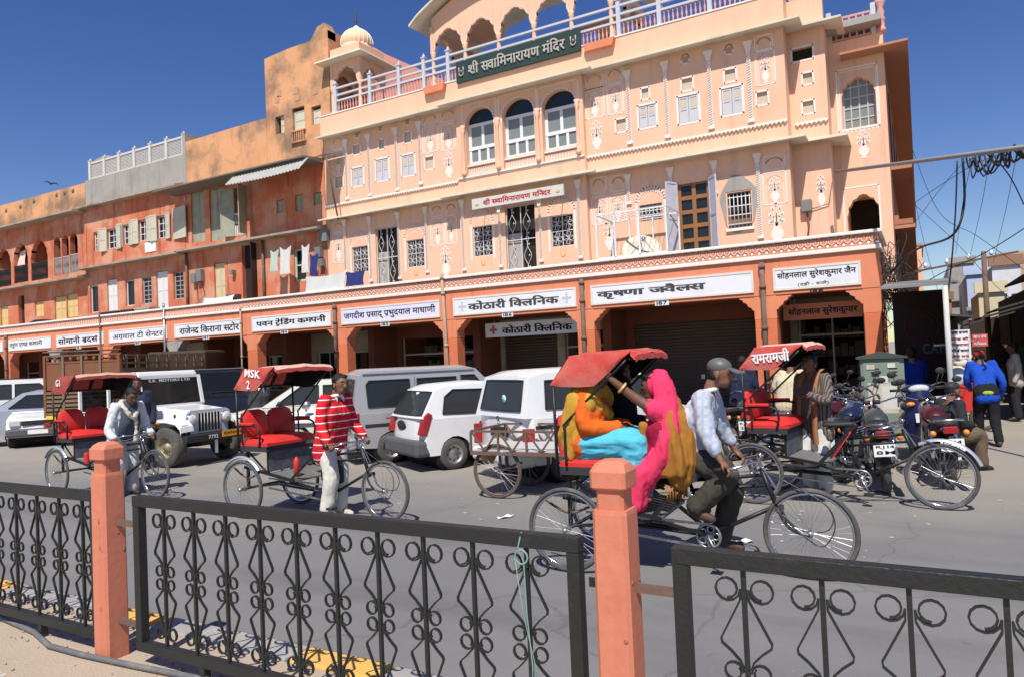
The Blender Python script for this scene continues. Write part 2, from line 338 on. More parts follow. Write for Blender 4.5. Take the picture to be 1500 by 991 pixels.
# ------------------------------------------------------------------ iron railing
FY = 2.5
def ring(mb, cx, cz, r, s, y=0, wd=.022, turns=1.25, a0=0.):
    # flat-bar scroll curl, lying in the xz plane
    pts = []; n = 15
    for i in range(n+1):
        w = a0+s*2*pi*turns*i/n; rr = r*(1-.28*i/n); pts.append((cx+rr*cos(w), cz+rr*sin(w)))
    flat(mb, pts, wd, y)
def flat(mb, pts, wd, y=0, th=.006):
    P = [Vector(p) for p in pts]; vs = []; n = len(P)
    for i, p in enumerate(P):
        d = (P[min(i+1, n-1)]-P[max(i-1, 0)]).normalized(); q = Vector((-d.y, d.x))*th/2
        for sgn in (1, -1):
            for yy in (-wd/2, wd/2): vs.append((p.x+sgn*q.x, y+yy, p.y+sgn*q.y))
    fs = []
    for i in range(n-1):
        a, b = 4*i, 4*i+4; fs += [(a, a+1, b+1, b), (a+2, b+2, b+3, a+3), (a, b, b+2, a+2), (a+1, a+3, b+3, b+1)]
    fs += [(0, 2, 3, 1), (4*n-4, 4*n-3, 4*n-1, 4*n-2)]
    mb.add(vs, fs)
def baluster_meshes():
    bar = MB().box(-.0078, .0078, -.0078, .0078, .30, 1.06); half = []
    for s in (-1, 1):
        m = MB()
        ring(m, s*.056, .985, .043, s, a0=(pi if s > 0 else 0), wd=.013); flat(m, [(s*.013, .985), (s*.014, .95), (s*.042, .895), (s*.083, .815), (s*.081, .80), (s*.050, .775), (s*.022, .745), (s*.012, .72)], .013)
        ring(m, s*.046, .708, .033, -s, a0=(pi if s > 0 else 0), turns=1.1, wd=.013); ring(m, s*.046, .640, .033, s, a0=(pi if s > 0 else 0), turns=1.1, wd=.013)
        flat(m, [(s*.012, .64), (s*.022, .61), (s*.050, .58), (s*.081, .553), (s*.083, .54), (s*.048, .46), (s*.014, .385), (s*.012, .365)], .013)
        ring(m, s*.05, .372, .037, -s, a0=(pi if s > 0 else 0), wd=.013); half.append(m)
    a = [bar.mesh('bar'), half[0].mesh('scroll'), half[1].mesh('scroll')]
    for m in a: fix_normals(m); m.materials.append(BLK)
    return a
BM = baluster_meshes()
def fence_panel(x0, x1, xs, label, feet):
    t = thing('iron_fence_panel', label, 'fence', (x0, FY, 0), 0, 'wrought iron railing panels between terracotta posts')
    L = x1-x0
    obj('top_rail', MB().box(0, L, -.027, .027, 1.055, 1.112), BLK, t, bevel=.003); obj('bottom_rail', MB().box(0, L, -.024, .024, .252, .305), BLK, t, bevel=.003)
    for a in (0, L-.055): obj('frame_upright', MB().box(a+.001, a+.054, -.025, .025, .306, 1.054), BLK, t, bevel=.003)
    for f in feet: obj('foot', MB().box(f-x0-.02, f-x0+.02, -.02, .02, SWZ-.02, .251), BLK, t)
    for x in xs:
        b = bpy.data.objects.new('baluster', BM[0]); COL.objects.link(b); b.parent = t; b.location = (x-x0, 0, 0)
        for k in (1, 2):
            c = bpy.data.objects.new('scroll', BM[k]); COL.objects.link(c); c.parent = b
    return t
fence_panel(-7.1, -4.262, [-7.1+.17+.25*i for i in range(0, 11)], 'black iron railing panel left of the left terracotta post', [-6.4, -4.9])
fence_panel(-3.90, -1.155, [-3.656+.2515*i for i in range(10)], 'long black iron railing panel between the two terracotta posts', [-3.35, -1.8])
fence_panel(-.80, 1.95, [-.562+.245*i for i in range(10)], 'black iron railing panel at the right, behind the nearest post', [-.2, 1.4])
def fence_post(X, label):
    t = thing('fence_post', label, 'post', (X, FY, SWZ), 0, 'terracotta concrete fence posts')
    w = .069; c = .014
    def oct_(w, c): return [(-w, -w+c), (-w+c, -w), (w-c, -w), (w, -w+c), (w, w-c), (w-c, w), (-w+c, w), (-w, w-c)]
    m = MB(); vs = []
    for z, ww in ((-.03, w), (.3, w), (.7, w*.985), (1.045, w*.965), (1.06, w*.93)): vs += [(a, b, z) for a, b in oct_(ww, c)]
    fs = [tuple(range(8))[::-1], tuple(range(32, 40))]+[(8*i+k, 8*i+(k+1) % 8, 8*i+8+(k+1) % 8, 8*i+8+k) for i in range(4) for k in range(8)]
    obj('shaft', m.add(vs, fs), POST, t)
    obj('neck', MB().prism(oct_(.053, .012), 1.06, 1.135, 'z'), POST, t)
    m = MB(); vs = []
    for z, ww, cc in ((1.135, .062, .012), (1.143, .069, .012), (1.20, .0695, .012), (1.225, .057, .02), (1.238, .038, .018)): vs += [(a, b, z) for a, b in oct_(ww, cc)]
    obj('cap', m.add(vs, fs), POST, t)
    rnd = random.Random(int(X*100))
    for k in range(7):                                 # knocks and chips along the front edges
        z = rnd.uniform(.05, 1.0); a = rnd.choice((0, 1)); xx, yy = (w-.008, rnd.uniform(-w+.02, w-.02)) if a else (rnd.uniform(-.02, w-.015), -w+.008)
        obj('chip', MB().ball((xx+(.006 if a else 0), yy-(0 if a else .006), z), .004 if a else rnd.uniform(.006, .012), rnd.uniform(.006, .012) if a else .004, rnd.uniform(.006, .018), 7, 5), mat('chipped_plaster', (.34, .13, .085), .95, .2, 30), t)
    for s in (-1, 1):
        for z in (.76, .2): obj('bracket', MB().box(*sorted((s*.07, s*(.115 if s < 0 else .26 if X > -2 else .26))), -.004, .004, z, z+.035), RUST if s > 0 else BLK, t)
    return t
fence_post(-1.013, 'terracotta concrete post nearest the camera, in front of the women passengers')
fence_post(-4.165, 'terracotta concrete post at the left, beside the dotted paving')
rp = MB(); rp.tube([(-1.40, FY-.02, 1.115), (-1.41, FY-.035, 1.06), (-1.39, FY-.03, 1.0), (-1.385, FY-.03, .8), (-1.37, FY-.028, .6), (-1.375, FY-.03, .5)], .003, 5).tube([(-1.43, FY-.03, 1.02), (-1.40, FY-.032, .8), (-1.36, FY-.03, .62), (-1.35, FY-.03, .52)], .002, 5).torus((-1.40, FY-.03, 1.02), .028, .004, 'y', 12, 5)
tag(obj('string', rp, mat('pale_green_string', (.22, .34, .31), .9)), 'pale green string tied to the top rail of the long railing', 'string')
# ------------------------------------------------------------------ wall helpers (facades facing the street, -Y)
def wall(mb, X0, X1, Z0, Z1, Y, ops=(), depth=.22, back=None):
    xs = sorted({X0, X1, *[min(max(o[i], X0), X1) for o in ops for i in (0, 1)]}); zs = sorted({Z0, Z1, *[min(max(o[i], Z0), Z1) for o in ops for i in (2, 3)]})
    for a, b in zip(xs, xs[1:]):
        for c, d in zip(zs, zs[1:]):
            mx, mz = (a+b)/2, (c+d)/2
            if any(o[0] < mx < o[1] and o[2] < mz < o[3] for o in ops): continue
            mb.add([(a, Y, c), (b, Y, c), (b, Y, d), (a, Y, d)], [(0, 1, 2, 3)])
    for o in ops:
        a, b, c, d = o[:4]; dp = o[4] if len(o) > 4 else depth
        vs = [(a, Y, c), (b, Y, c), (b, Y, d), (a, Y, d), (a, Y+dp, c), (b, Y+dp, c), (b, Y+dp, d), (a, Y+dp, d)]
        mb.add(vs, [(0, 4, 5, 1), (1, 5, 6, 2), (2, 6, 7, 3), (3, 7, 4, 0)])
    return mb
def arch_pts(x0, x1, zs, zt, n=14, cusp=False, nc=7):
    cx, r, h = (x0+x1)/2, (x1-x0)/2, zt-zs; pts = []
    m = n*2 if cusp else n
    for i in range(m+1):
        w = pi-pi*i/m; k = 1.
        if cusp: k = 1-.07*abs(sin(nc*(pi-w)))**.7 if 0 < i < m else 1
        z = zs+h*sin(w)*k
        if cusp: z += h*.10*max(0, 1-abs(w-pi/2)/.25)
        pts.append((cx+r*cos(w)*k, min(z, zt+h*.1)))
    return pts
def spandrel(mb, x0, x1, zs, zt, Y, th, cusp=False, top=None):
    # fills a rectangle x0..x1, zs..top above an arch
    top = top if top is not None else zt; p = arch_pts(x0, x1, zs, zt, cusp=cusp); n = len(p)
    for i in range(n-1):
        a, b = p[i], p[i+1]
        ta, tb = (max(x0, min(x1, a[0])), max(top, a[1]+.002)), (max(x0, min(x1, b[0])), max(top, b[1]+.002))
        if abs(tb[0]-ta[0]) < 1e-5 and abs(a[0]-ta[0]) < 1e-5: continue
        mb.prism([a, b, tb, ta], Y, Y+th)
    return mb
def archline(mb, x0, x1, zb, zs, zt, w, Y, cusp=False, closed=False):
    p = [(x0, zb)]+arch_pts(x0, x1, zs, zt, cusp=cusp)+[(x1, zb)]
    if closed: p.append((x0, zb))
    mb.strip(p, w, Y)
def frameline(mb, x0, x1, z0, z1, w, Y): mb.strip([(x0, z0), (x1, z0), (x1, z1), (x0, z1), (x0, z0)], w, Y)
def vase(mb, x, z, w, h, Y):
    # painted flower vase: foot, urn and a fan of petals; (x,z) is its centre
    u, v = w/2, h
    def P(l): mb.poly([(x+a*u, z-h/2+b*v) for a, b in l], Y)
    P([(-.35, 0), (.35, 0), (.18, .07), (-.18, .07)]); P([(-.18, .07), (.18, .07), (.5, .2), (.5, .32), (.25, .42), (-.25, .42), (-.5, .32), (-.5, .2)])
    P([(-.38, .42), (.38, .42), (.3, .46), (-.3, .46)])
    for a, r in ((-1.25, .36), (-.8, .44), (-.4, .5), (0, .54), (.4, .5), (.8, .44), (1.25, .36), (-1.0, .26), (1.0, .26), (-.6, .3), (.6, .3), (0, .3)):
        cx, cz = sin(a)*r*1.6, .46+cos(a)*r; s = .16 if r > .32 else .12
        P([(cx-s, cz), (cx-s*.5, cz-s*.32), (cx+s*.5, cz-s*.32), (cx+s, cz), (cx+s*.5, cz+s*.32), (cx-s*.5, cz+s*.32)])
        mb.strip([(x, z-h/2+.46*v), (x+cx*u, z-h/2+cz*v)], h*.018, Y)
def column_relief(mb, x, z0, z1, w, Y, twist=True):
    # engaged pilaster: base, shaft with a rope twist, bell capital
    mb.box(x-w*.75, x+w*.75, Y-.05, Y+.01, z0, z0+w*.8); mb.box(x-w*.5, x+w*.5, Y-.03, Y+.01, z0+w*.8, z1-w*2.6)
    if twist:
        n = int((z1-z0-w*3.6)/(w*.62))
        for i in range(n):
            z = z0+w+i*w*.62; mb.add([(x-w*.5, Y-.031, z), (x+w*.5, Y-.031, z+w*.5), (x+w*.5, Y-.031, z+w*.78), (x-w*.5, Y-.031, z+w*.28), (x-w*.3, Y-.055, z+w*.2), (x+w*.3, Y-.055, z+w*.5)], [(0, 1, 5, 4), (4, 5, 2, 3), (0, 4, 3), (1, 2, 5)])
    mb.prism([(x-w*.5, z1-w*2.6), (x+w*.5, z1-w*2.6), (x+w*.85, z1-w*.9), (x-w*.85, z1-w*.9)], Y-.06, Y+.01); mb.box(x-w*1.05, x+w*1.05, Y-.08, Y+.01, z1-w*.9, z1)
def eave(name, parent, pts, z, over, th=.10, drop=.22, mtop=EAVE):
    """sloping stone chajja: pts = wall line (x,y) left to right seen from the street, over = outward overhang"""
    P = [Vector(p) for p in pts]; n = len(P); O = []
    for i in range(n):
        ns = []
        for a, b in ((i-1, i), (i, i+1)):
            if a >= 0 and b < n: d = (P[b]-P[a]).normalized(); ns.append(Vector((d.y, -d.x)))
        if len(ns) == 1: o = ns[0]*over
        else:
            s = ns[0]+ns[1]; o = s/max(.3, s.length_squared/2)*over
        O.append(P[i]+o)
    m = MB(); u = MB(); vs = []; 
    for i in range(n): vs += [(P[i].x, P[i].y, z+drop), (O[i].x, O[i].y, z+.05), (O[i].x, O[i].y, z), (P[i].x, P[i].y, z+drop-th)]
    fs = []
    for i in range(n-1):
        a, b = 4*i, 4*i+4; fs += [(a, a+1, b+1, b), (a+1, a+2, b+2, b+1), (a+2, a+3, b+3, b+2)]
    fs += [(0, 3, 2, 1), (4*n-4, 4*n-3, 4*n-2, 4*n-1)]
    return obj(name, m.add(vs, fs), mtop, parent, world=True)
def shutter_leaf(name, x0, x1, z0, z1, Y, m, parent, ang=0, hinge='l'):
    # panelled leaf with a frame proud of two panels, optionally swung open about a vertical hinge
    w, h = x1-x0, z1-z0; b = MB(); b.box(0, w, -.012, .012, 0, h); fw = min(.05, w*.18)
    for a, c in ((0, fw), (w-fw, w)): b.box(a, c, -.024, -.0125, 0, h)
    for a, c in ((0, fw), (h*.48, h*.48+fw), (h-fw, h)): b.box(fw+.001, w-fw-.001, -.024, -.0125, a, c)
    hx = x0 if hinge == 'l' else x1; M = Matrix.Translation((hx, Y, z0)) @ Matrix.Rotation(ang, 4, 'Z') @ Matrix.Translation((0 if hinge == 'l' else -w, 0, 0))
    b.v = [tuple(M @ Vector(p)) for p in b.v]
    return obj(name, b, m, parent, world=True)
def win_frame(name, x0, x1, z0, z1, Y, fw, m, parent, nx=2, nz=2, glass=GLASS, dep=.05):
    f = MB()
    for a, b in ((x0, x0+fw), (x1-fw, x1)): f.box(a, b, Y, Y+dep, z0, z1)
    for a, b in ((z0, z0+fw), (z1-fw, z1)): f.box(x0+fw, x1-fw, Y+.001, Y+dep-.001, a, b)
    for i in range(1, nx): x = x0+(x1-x0)*i/nx; f.box(x-fw*.35, x+fw*.35, Y+.004, Y+dep-.004, z0+fw, z1-fw)
    for i in range(1, nz): z = z0+(z1-z0)*i/nz; f.box(x0+fw, x1-fw, Y+.006, Y+dep-.006, z-fw*.35, z+fw*.35)
    o = obj(name, f, m, parent, world=True)
    if glass: obj('pane', MB().box(x0+.005, x1-.005, Y+dep*.5, Y+dep*.5+.006, z0+.005, z1-.005), glass, o, world=True)
    return o
def grille(name, x0, x1, z0, z1, Y, parent, m, kind='diamond', nx=2, nz=2):
    g = MB(); w = .022
    for i in range(nx+1): x = x0+(x1-x0)*i/nx; g.box(x-w/2, x+w/2, Y-.012, Y+.012, z0, z1)
    for i in range(nz+1): z = z0+(z1-z0)*i/nz; g.box(x0, x1, Y-.011, Y+.011, z-w/2, z+w/2)
    for i in range(nx):
        for j in range(nz):
            a, b = x0+(x1-x0)*i/nx, x0+(x1-x0)*(i+1)/nx; c, d = z0+(z1-z0)*j/nz, z0+(z1-z0)*(j+1)/nz; mx, mz, r = (a+b)/2, (c+d)/2, (b-a)*.4
            if kind == 'flower':
                for k in range(4):
                    q = k*pi/2; g.torus((mx+cos(q)*(b-a)*.25, Y, mz+sin(q)*(d-c)*.25), min(b-a, d-c)*.2, .006, 'y', 10, 4)
                for k in range(8): q = k*pi/4+.2; g.bar((mx, Y, mz), (mx+cos(q)*(b-a)*.48, Y, mz+sin(q)*(d-c)*.48), .009)
            else:
                n = max(2, int((d-c)/.28))
                for ph in (0, .5):
                    pts = []
                    for s in range(n*6+1): t = s/(n*6); pts.append((a+(b-a)*(.28+.44*ph+.13*sin(2*pi*(t*n/2+ph*0))*(1 if ph == 0 else -1)), Y, c+(d-c)*t))
                    g.tube(pts, .008, 4)
                for s in range(n): g.ball((mx, Y, c+(d-c)*(s+.5)/n), .022, .015, .03, 6, 4)
    return obj(name, g, m, parent, world=True)
def balusters(name, a, b, z0, z1, m, parent, pitch=.16, rails=True, th=.035, mrail=None):
    # row of turned balusters between two (x,y) points
    A, B = Vector((*a, 0)), Vector((*b, 0)); L = (B-A).length; n = max(1, int(L/pitch)); g = MB()
    for i in range(n):
        p = A+(B-A)*((i+.5)/n); h = z1-z0
        g.lathe([(th*.7, 0), (th*.7, h*.1), (th*.45, h*.16), (th, h*.4), (th*.5, h*.62), (th*.45, h*.75), (th*.85, h*.85), (th*.85, h)], 6, (p.x, p.y, z0))
    return obj(name, g, m, parent, world=True)
# ------------------------------------------------------------------ ground-floor shop arcade (one continuous front)
AY = 16.8; PX = [-.86, -3.0, -7.37, -11.53, -15.6, -19.57, -23.74, -27.93, -31.5, -35.3, -39.3, -43.4, -47.5, -51.6]
arc = thing('shop_arcade', 'long terracotta shop arcade with patterned white parapet along the street', 'arcade', (-26, AY, 0))
BZ0, BZ1, PT = 2.92, 3.72, 4.13; XR, XL = -.69, -51.9
obj('beam', MB().box(XL, XR, AY, AY+.34, BZ0, BZ1), TERRA, arc, world=True)
obj('beam', MB().box(XR-.34, XR, AY+.341, 19.6, BZ0, BZ1), TERRA, arc, world=True)
m = MB().box(XL, XR+.05, AY-.06, AY+.3, BZ1+.001, BZ1+.09); m.box(XR-.29, XR+.051, AY+.301, 19.6, BZ1+.002, BZ1+.089); obj('string_course', m, WHT, arc, world=True, bevel=.01)
m = MB().box(XL, XR, AY-.01, AY+.15, BZ1+.09, PT-.07); m.box(XR-.15, XR+.001, AY+.151, 19.6, BZ1+.091, PT-.07); obj('parapet', m, TERRA, arc, world=True)
m = MB().box(XL, XR+.07, AY-.07, AY+.2, PT-.07, PT); m.box(XR-.19, XR+.071, AY+.201, 19.6, PT-.069, PT-.001); obj('coping', m, WHT, arc, world=True, bevel=.012)
obj('terrace_floor', MB().box(XL, XR-.2, AY+.16, 21.2, BZ1-.14, BZ1+.05), GREYP, arc, world=True)
# painted parapet pattern: a row of beaded niches over white lozenges
m = MB(); mk = MB(); pitch = .157; n = int((XR-XL)/pitch)
for i in range(n):
    x = XR-.1-i*pitch
    if x < -37: break
    z = BZ1+.09
    if x > -26:
        archline(m, x-.055, x+.055, z+.13, z+.17, z+.225, .014, AY-.01); m.strip([(x-.055, z+.13), (x-.02, z+.085), (x+.02, z+.085), (x+.055, z+.13)], .012, AY-.01)
        m.poly([(x-.014, z+.175), (x, z+.16), (x+.014, z+.175), (x, z+.19)], AY-.01, .004)
    else: m.strip([(x-.05, z+.1), (x-.05, z+.2), (x, z+.225), (x+.05, z+.2), (x+.05, z+.1)], .016, AY-.01)
    X = x+pitch/2; m.poly([(X-.042, z+.055), (X, z+.02), (X+.042, z+.055), (X, z+.092)], AY-.01, .01)
    if x > -20: mk.strip([(X-.046, z+.064), (X, z+.105), (X+.046, z+.064)], .012, AY-.01, .004); mk.strip([(x-.05, z+.232), (x, z+.243), (x+.05, z+.232)], .010, AY-.01, .004)
tag(obj('painted_pattern', m, WHT, arc, world=True, nrm=False), kind='stuff'); tag(obj('painted_outline', mk, BLKP, arc, world=True, nrm=False), kind='stuff')
m = MB()
for j in range(16):
    y = AY+.2+j*.17; m.add([(XR+.001, y, BZ1+.15), (XR+.006, y+.05, BZ1+.12), (XR+.006, y+.1, BZ1+.15), (XR+.006, y+.05, BZ1+.3)], [(0, 1, 2, 3)])
tag(obj('painted_pattern', m, WHT, arc, world=True), kind='stuff')
for i, x in enumerate(PX):
    hw = .17 if i == 0 else .235
    p = obj('pillar', MB().box(x-hw, x+hw, AY+.012, AY+.40, .0, BZ0-.52), GREYP if i in (6, 8) else TERRAD, arc, world=True, bevel=.015)
    b = MB()
    for s in (-1, 1):
        if i == 0 and s == 1: continue
        prof = [(0, .20), (.03, .20), (.07, .26), (.14, .30), (.16, .36), (.24, .40), (.26, .45), (.32, .47), (.32, .519), (0, .519)]
        b.prism([(x+s*(hw+a), BZ0-.52+c) for a, c in prof], AY+.02, AY+.33)
    b.box(x-hw-.002, x+hw+.002, AY+.01, AY+.401, BZ0-.519, BZ0-.001); obj('corbel', b, GREYP if i in (6, 8) else TERRA, arc, world=True)
obj('pillar', MB().box(XR-.30, XR-.005, 18.9, 19.3, 0, BZ0), TERRAD, arc, world=True)
SY = 19.4
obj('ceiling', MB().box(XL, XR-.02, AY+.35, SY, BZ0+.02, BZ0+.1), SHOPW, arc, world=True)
# rear wall of the verandah with one shop front per bay
def shopfront(x0, x1, kind, k):
    m = MB(); w = x1-x0; z1 = 2.55
    if kind == 'shutter': ops = [(x0+.35, x1-.3, .24, z1, .15)]
    elif kind == 'door': ops = [(x0+.35, x0+w*.36, .24, 2.3, .4), (x0+w*.46, x0+w*.93, .9, 2.25, .3)]
    elif kind == 'half': ops = [(x0+.25, x0+w*.5, .24, 2.5, .2), (x0+w*.56, x1-.25, .24, 2.5, 1.2)]
    else: ops = [(x0+.3, x1-.3, .24, z1, 1.5)]
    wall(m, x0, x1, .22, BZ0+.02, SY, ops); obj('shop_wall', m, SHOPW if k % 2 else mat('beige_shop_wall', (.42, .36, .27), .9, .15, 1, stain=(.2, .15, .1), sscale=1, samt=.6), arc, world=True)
    for o in ops:
        a, b, c, d, dp = o
        if kind == 'shutter' or (kind == 'half' and dp == .2):
            s = MB(); n = int((d-c)/.085); vs = []; fs = []
            for i in range(n+1):
                z = c+(d-c)*i/n; vs += [(a, SY+.1, z), (b, SY+.1, z), (a, SY+.07, z+.04), (b, SY+.07, z+.04)]
            for i in range(n): q = 4*i; fs += [(q, q+1, q+3, q+2), (q+2, q+3, q+5, q+4)]
            o2 = obj('rolling_shutter', s.add(vs, fs), SHUT, arc, world=True)
            obj('shutter_lock', MB().box((a+b)/2-.05, (a+b)/2+.05, SY+.04, SY+.09, 1.0, 1.12), STEEL, o2, world=True)
        else:
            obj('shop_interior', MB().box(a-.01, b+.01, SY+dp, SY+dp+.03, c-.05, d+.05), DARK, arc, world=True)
            if dp > 1:                                    # goods on shelves inside the open shop
                g = MB(); 
                for sh in range(4):
                    z = .5+.48*sh; g.box(a, b, SY+dp-.3, SY+dp-.02, z, z+.03); x = a+.05
                    while x < b-.2: ww = random.uniform(.08, .25); g.box(x, x+ww-.02, SY+dp-.28, SY+dp-.06, z+.03, z+random.uniform(.15, .4)); x += ww
                tag(obj('shelf_goods', g, mat('shelf_goods', (.16, .12, .09), .7, .8, 3.3), arc, world=True), kind='stuff')
                f = MB()
                for xx in (a+.01, (a+b)/2, b-.05): f.box(xx, xx+.04, SY+.1, SY+.14, c, d)
                f.box(a, b, SY+.101, SY+.139, 2.0, 2.05); obj('shop_frame', f, mat('teal_frame', (.06, .16, .14), .6) if k == 4 else mat('pale_frame', (.5, .46, .40), .6), arc, world=True)
            elif kind == 'door':
                win_frame('shop_window', a+.01, b-.01, c+.01, d-.01, SY+.12, .05, mat('pale_frame', (.5, .46, .40), .6), arc, 2, 2)
kinds = ['open', 'shutter', 'half', 'open', 'door', 'door', 'open', 'open', 'shutter', 'open', 'open', 'shutter', 'open']
for k, kd in enumerate(kinds): shopfront(PX[k+1]+.0, PX[k], kd, k)
for x in PX[1:]: obj('cross_wall', MB().box(x-.12, x+.12, 18.2, SY-.01, .22, BZ0+.01), SHOPW, arc, world=True)
# rain pipes down the pillars
def drain(x, z1, z0, r=.05, m=PIPE, dx=0):
    p = MB(); p.tube([(x, AY-.07, z0), (x+dx*.5, AY-.07, (z0+z1)/2), (x+dx, AY-.07, z1)], r, 10)
    for z in (z1-.1, z1-.55, z0+.5, 2.2): p.tube([(x+dx*(z-z0)/(z1-z0), AY-.07, z-.04), (x+dx*(z-z0)/(z1-z0), AY-.07, z+.04)], r*1.35, 10)
    obj('drainpipe', p, m, arc, world=True)
drain(-3.02, 3.66, .5, .055); drain(-7.40, 3.68, .4, .055); drain(-11.55, 4.2, .3, .045, mat('pale_pipe', (.42, .31, .22), .8, .2, 4), -.12); drain(-15.75, 3.65, 1.7, .055); drain(-20.0, 3.9, .5, .03, mat('pale_pipe', (.42, .31, .22), .8)); drain(-24.1, 4.3, .5, .035, STEEL); drain(-28.1, 4.2, .5, .03, PIPE); drain(-35.2, 3.7, .5, .05, PIPE)
# ------------------------------------------------------------------ shop name boards
INK = mat('sign_ink_black', (.012, .012, .014), .6, .1, 5); GREYINK = mat('sign_ink_worn', (.06, .06, .06), .7, .3, 5); BLUEI = mat('faded_blue_ink', (.25, .33, .55), .7)
BOARD = mat('sign_board_white', (.76, .76, .79), .6, .04, 2, stain=(.5, .48, .46), sscale=1.5, samt=.35); BFRM = mat('sign_board_rim', (.72, .66, .58), .8, .1, 4)
LIL = mat('sign_board_lilac', (.70, .68, .84), .6, .03, 2)
def shop_sign(x0, x1, text, label, f0=.05, f1=.95, hfrac=.55, ink=INK, board=BOARD, bold=.02, num=None, numx=.5, z0=3.0, z1=3.5, numbox=True, zoff=0):
    t = thing('shop_sign', label, 'sign', ((x0+x1)/2, AY, z0), 0, 'shop name boards along the arcade beam')
    Y = AY-.002
    obj('board', MB().box(x0+.05, x1-.05, Y-.02, Y, z0+.05, z1-.05), board, t, world=True)
    f = MB(); f.box(x0, x1, Y-.03, Y, z1-.05, z1).box(x0, x1, Y-.03, Y, z0, z0+.05).box(x0, x0+.049, Y-.029, Y-.001, z0+.051, z1-.051).box(x1-.049, x1, Y-.029, Y-.001, z0+.051, z1-.051); obj('rim', f, BFRM, t, world=True)
    w = x1-x0; a, b = x0+w*f0, x0+w*f1
    lettering('lettering', text, wallM((a+b)/2, (z0+z1)/2+zoff, Y-.0205), b-a, (z1-z0)*hfrac, ink, t, bold, world=True)
    if num:
        X = x0+w*numx
        if numbox: obj('number_plate', MB().box(X-.17, X+.17, AY-.012, AY-.001, z0-.13, z0-.012), BOARD, t, world=True)
        lettering('number', '|'.join(num), wallM(X, z0-.07, AY-.0125), .26, .085, INK, t, .02, world=True)
    return t
shop_sign(-2.8, -1.04, 'सो|ह|न|ला|ल सु|रे|श|कु|मा|र जै|न', 'white shop board with black script above the corner pillar bay', .05, .95, .40, num='188', numx=.5, numbox=False, zoff=.07)
lettering('lettering', '( द|ही - वा|ले )'.replace('( ', '(|').replace(' )', '|)'), wallM(-1.98, 3.1, AY-.023), .62, .10, GREYINK, bpy.data.objects['shop_sign'], .004, world=True)
shop_sign(-7.18, -3.22, 'कृ|ष~|णा ज~|वै|ल~|स', 'wide white shop board with bold black script numbered 187', .04, .73, .52, num='187', numx=.46, bold=.035, ink=GREYINK)
s = shop_sign(-11.36, -7.58, 'को|ठा|री ि|क~|ल|ि|न|क', 'white clinic board with grey script and pale crosses numbered 186', .13, .87, .50, num='186', numx=.46, bold=.035, ink=GREYINK)
for x in (-11.05, -7.85): obj('cross', MB().box(x-.13, x+.13, AY-.028, AY-.0225, 3.225, 3.275).box(x-.025, x+.025, AY-.028, AY-.0226, 3.12, 3.224).box(x-.025, x+.025, AY-.028, AY-.0226, 3.276, 3.38), mat('faded_grey_cross', (.55, .53, .54), .8), s, world=True)
shop_sign(-15.53, -11.82, 'ज|ग|दी|श प्र|सा|द् प्र|भु|द|या|ल मा|धा|णी'.replace('प्र', 'प^'), 'lilac white shop board with long black script numbered 185', .03, .96, .58, num='185', numx=.46, board=LIL, bold=.018)
shop_sign(-19.52, -15.95, 'प|व|न ट^ेि|ड|ं|ग क|म~|प|नी'.replace('ट^ेि|ड|ं|ग', 'टे^|ि|डं|ग'), 'white shop board with black script over the second rickshaw canopy', .06, .94, .52, num='184', numx=.42, bold=.03)
shop_sign(-23.59, -20.03, 'रा|जे|न~|द^ ि|क|रा|ना स~|टो|र', 'white shop board with black script between two thin pipes', .08, .97, .60, num='183', numx=.48, bold=.02)
shop_sign(-27.60, -24.01, 'अ|ग^|वा|ल टी से|न~|ट|र', 'white tea shop board with thin black script', .07, .93, .52, num='182', numx=.5, bold=.008)
shop_sign(-31.29, -27.95, 'सो|मा|नी ब^|द|र्स'.replace('र्स', 'स`'), 'white shop board with black script above the truck', .04, .88, .62, num='181', numx=.48, bold=.02)
shop_sign(-35.08, -31.68, 'त|रु|ण ए|ण~|ड क|म~|प|नी', 'white shop board with condensed black script near the left edge', .03, .80, .55, bold=.014)
shop_sign(-38.9, -35.55, 'भ|ण~|डा|र', 'shop board cut by the left edge of the picture', .1, .93, .55, bold=.014)
# signs hanging inside the verandah
t = thing('hanging_sign', 'shaded white clinic sign with red cross hanging inside the arcade', 'sign', (-9.4, AY+.9, 2.5))
obj('board', MB().box(-10.9, -8.0, AY+.9, AY+.93, 2.38, 2.78), BOARD, t, world=True); lettering('lettering', 'को|ठा|री ि|क~|ल|ि|न|क', wallM(-9.25, 2.58, AY+.899), 2.2, .24, INK, t, .035, world=True)
obj('cross', MB().box(-10.75, -10.51, AY+.893, AY+.899, 2.55, 2.62).box(-10.665, -10.595, AY+.892, AY+.898, 2.46, 2.71), LAMPR, t, world=True); obj('hanger', MB().tube([(-10.6, AY+.915, 2.78), (-10.6, AY+.915, 2.94)], .01).tube([(-8.3, AY+.915, 2.78), (-8.3, AY+.915, 2.94)], .01), STEEL, t, world=True)
t = thing('hanging_sign', 'dim terracotta sign with black script hanging inside the corner bay', 'sign', (-1.95, AY+.8, 2.4))
obj('board', MB().box(-2.75, -1.1, AY+.8, AY+.83, 2.36, 2.72), TERRA, t, world=True); lettering('lettering', 'सो|ह|न|ला|ल सु|रे|श|कु|मा|र', wallM(-1.92, 2.54, AY+.799), 1.45, .22, INK, t, .03, world=True); obj('hanger', MB().tube([(-2.5, AY+.815, 2.72), (-2.5, AY+.815, 2.94)], .01).tube([(-1.3, AY+.815, 2.72), (-1.3, AY+.815, 2.94)], .01), STEEL, t, world=True)
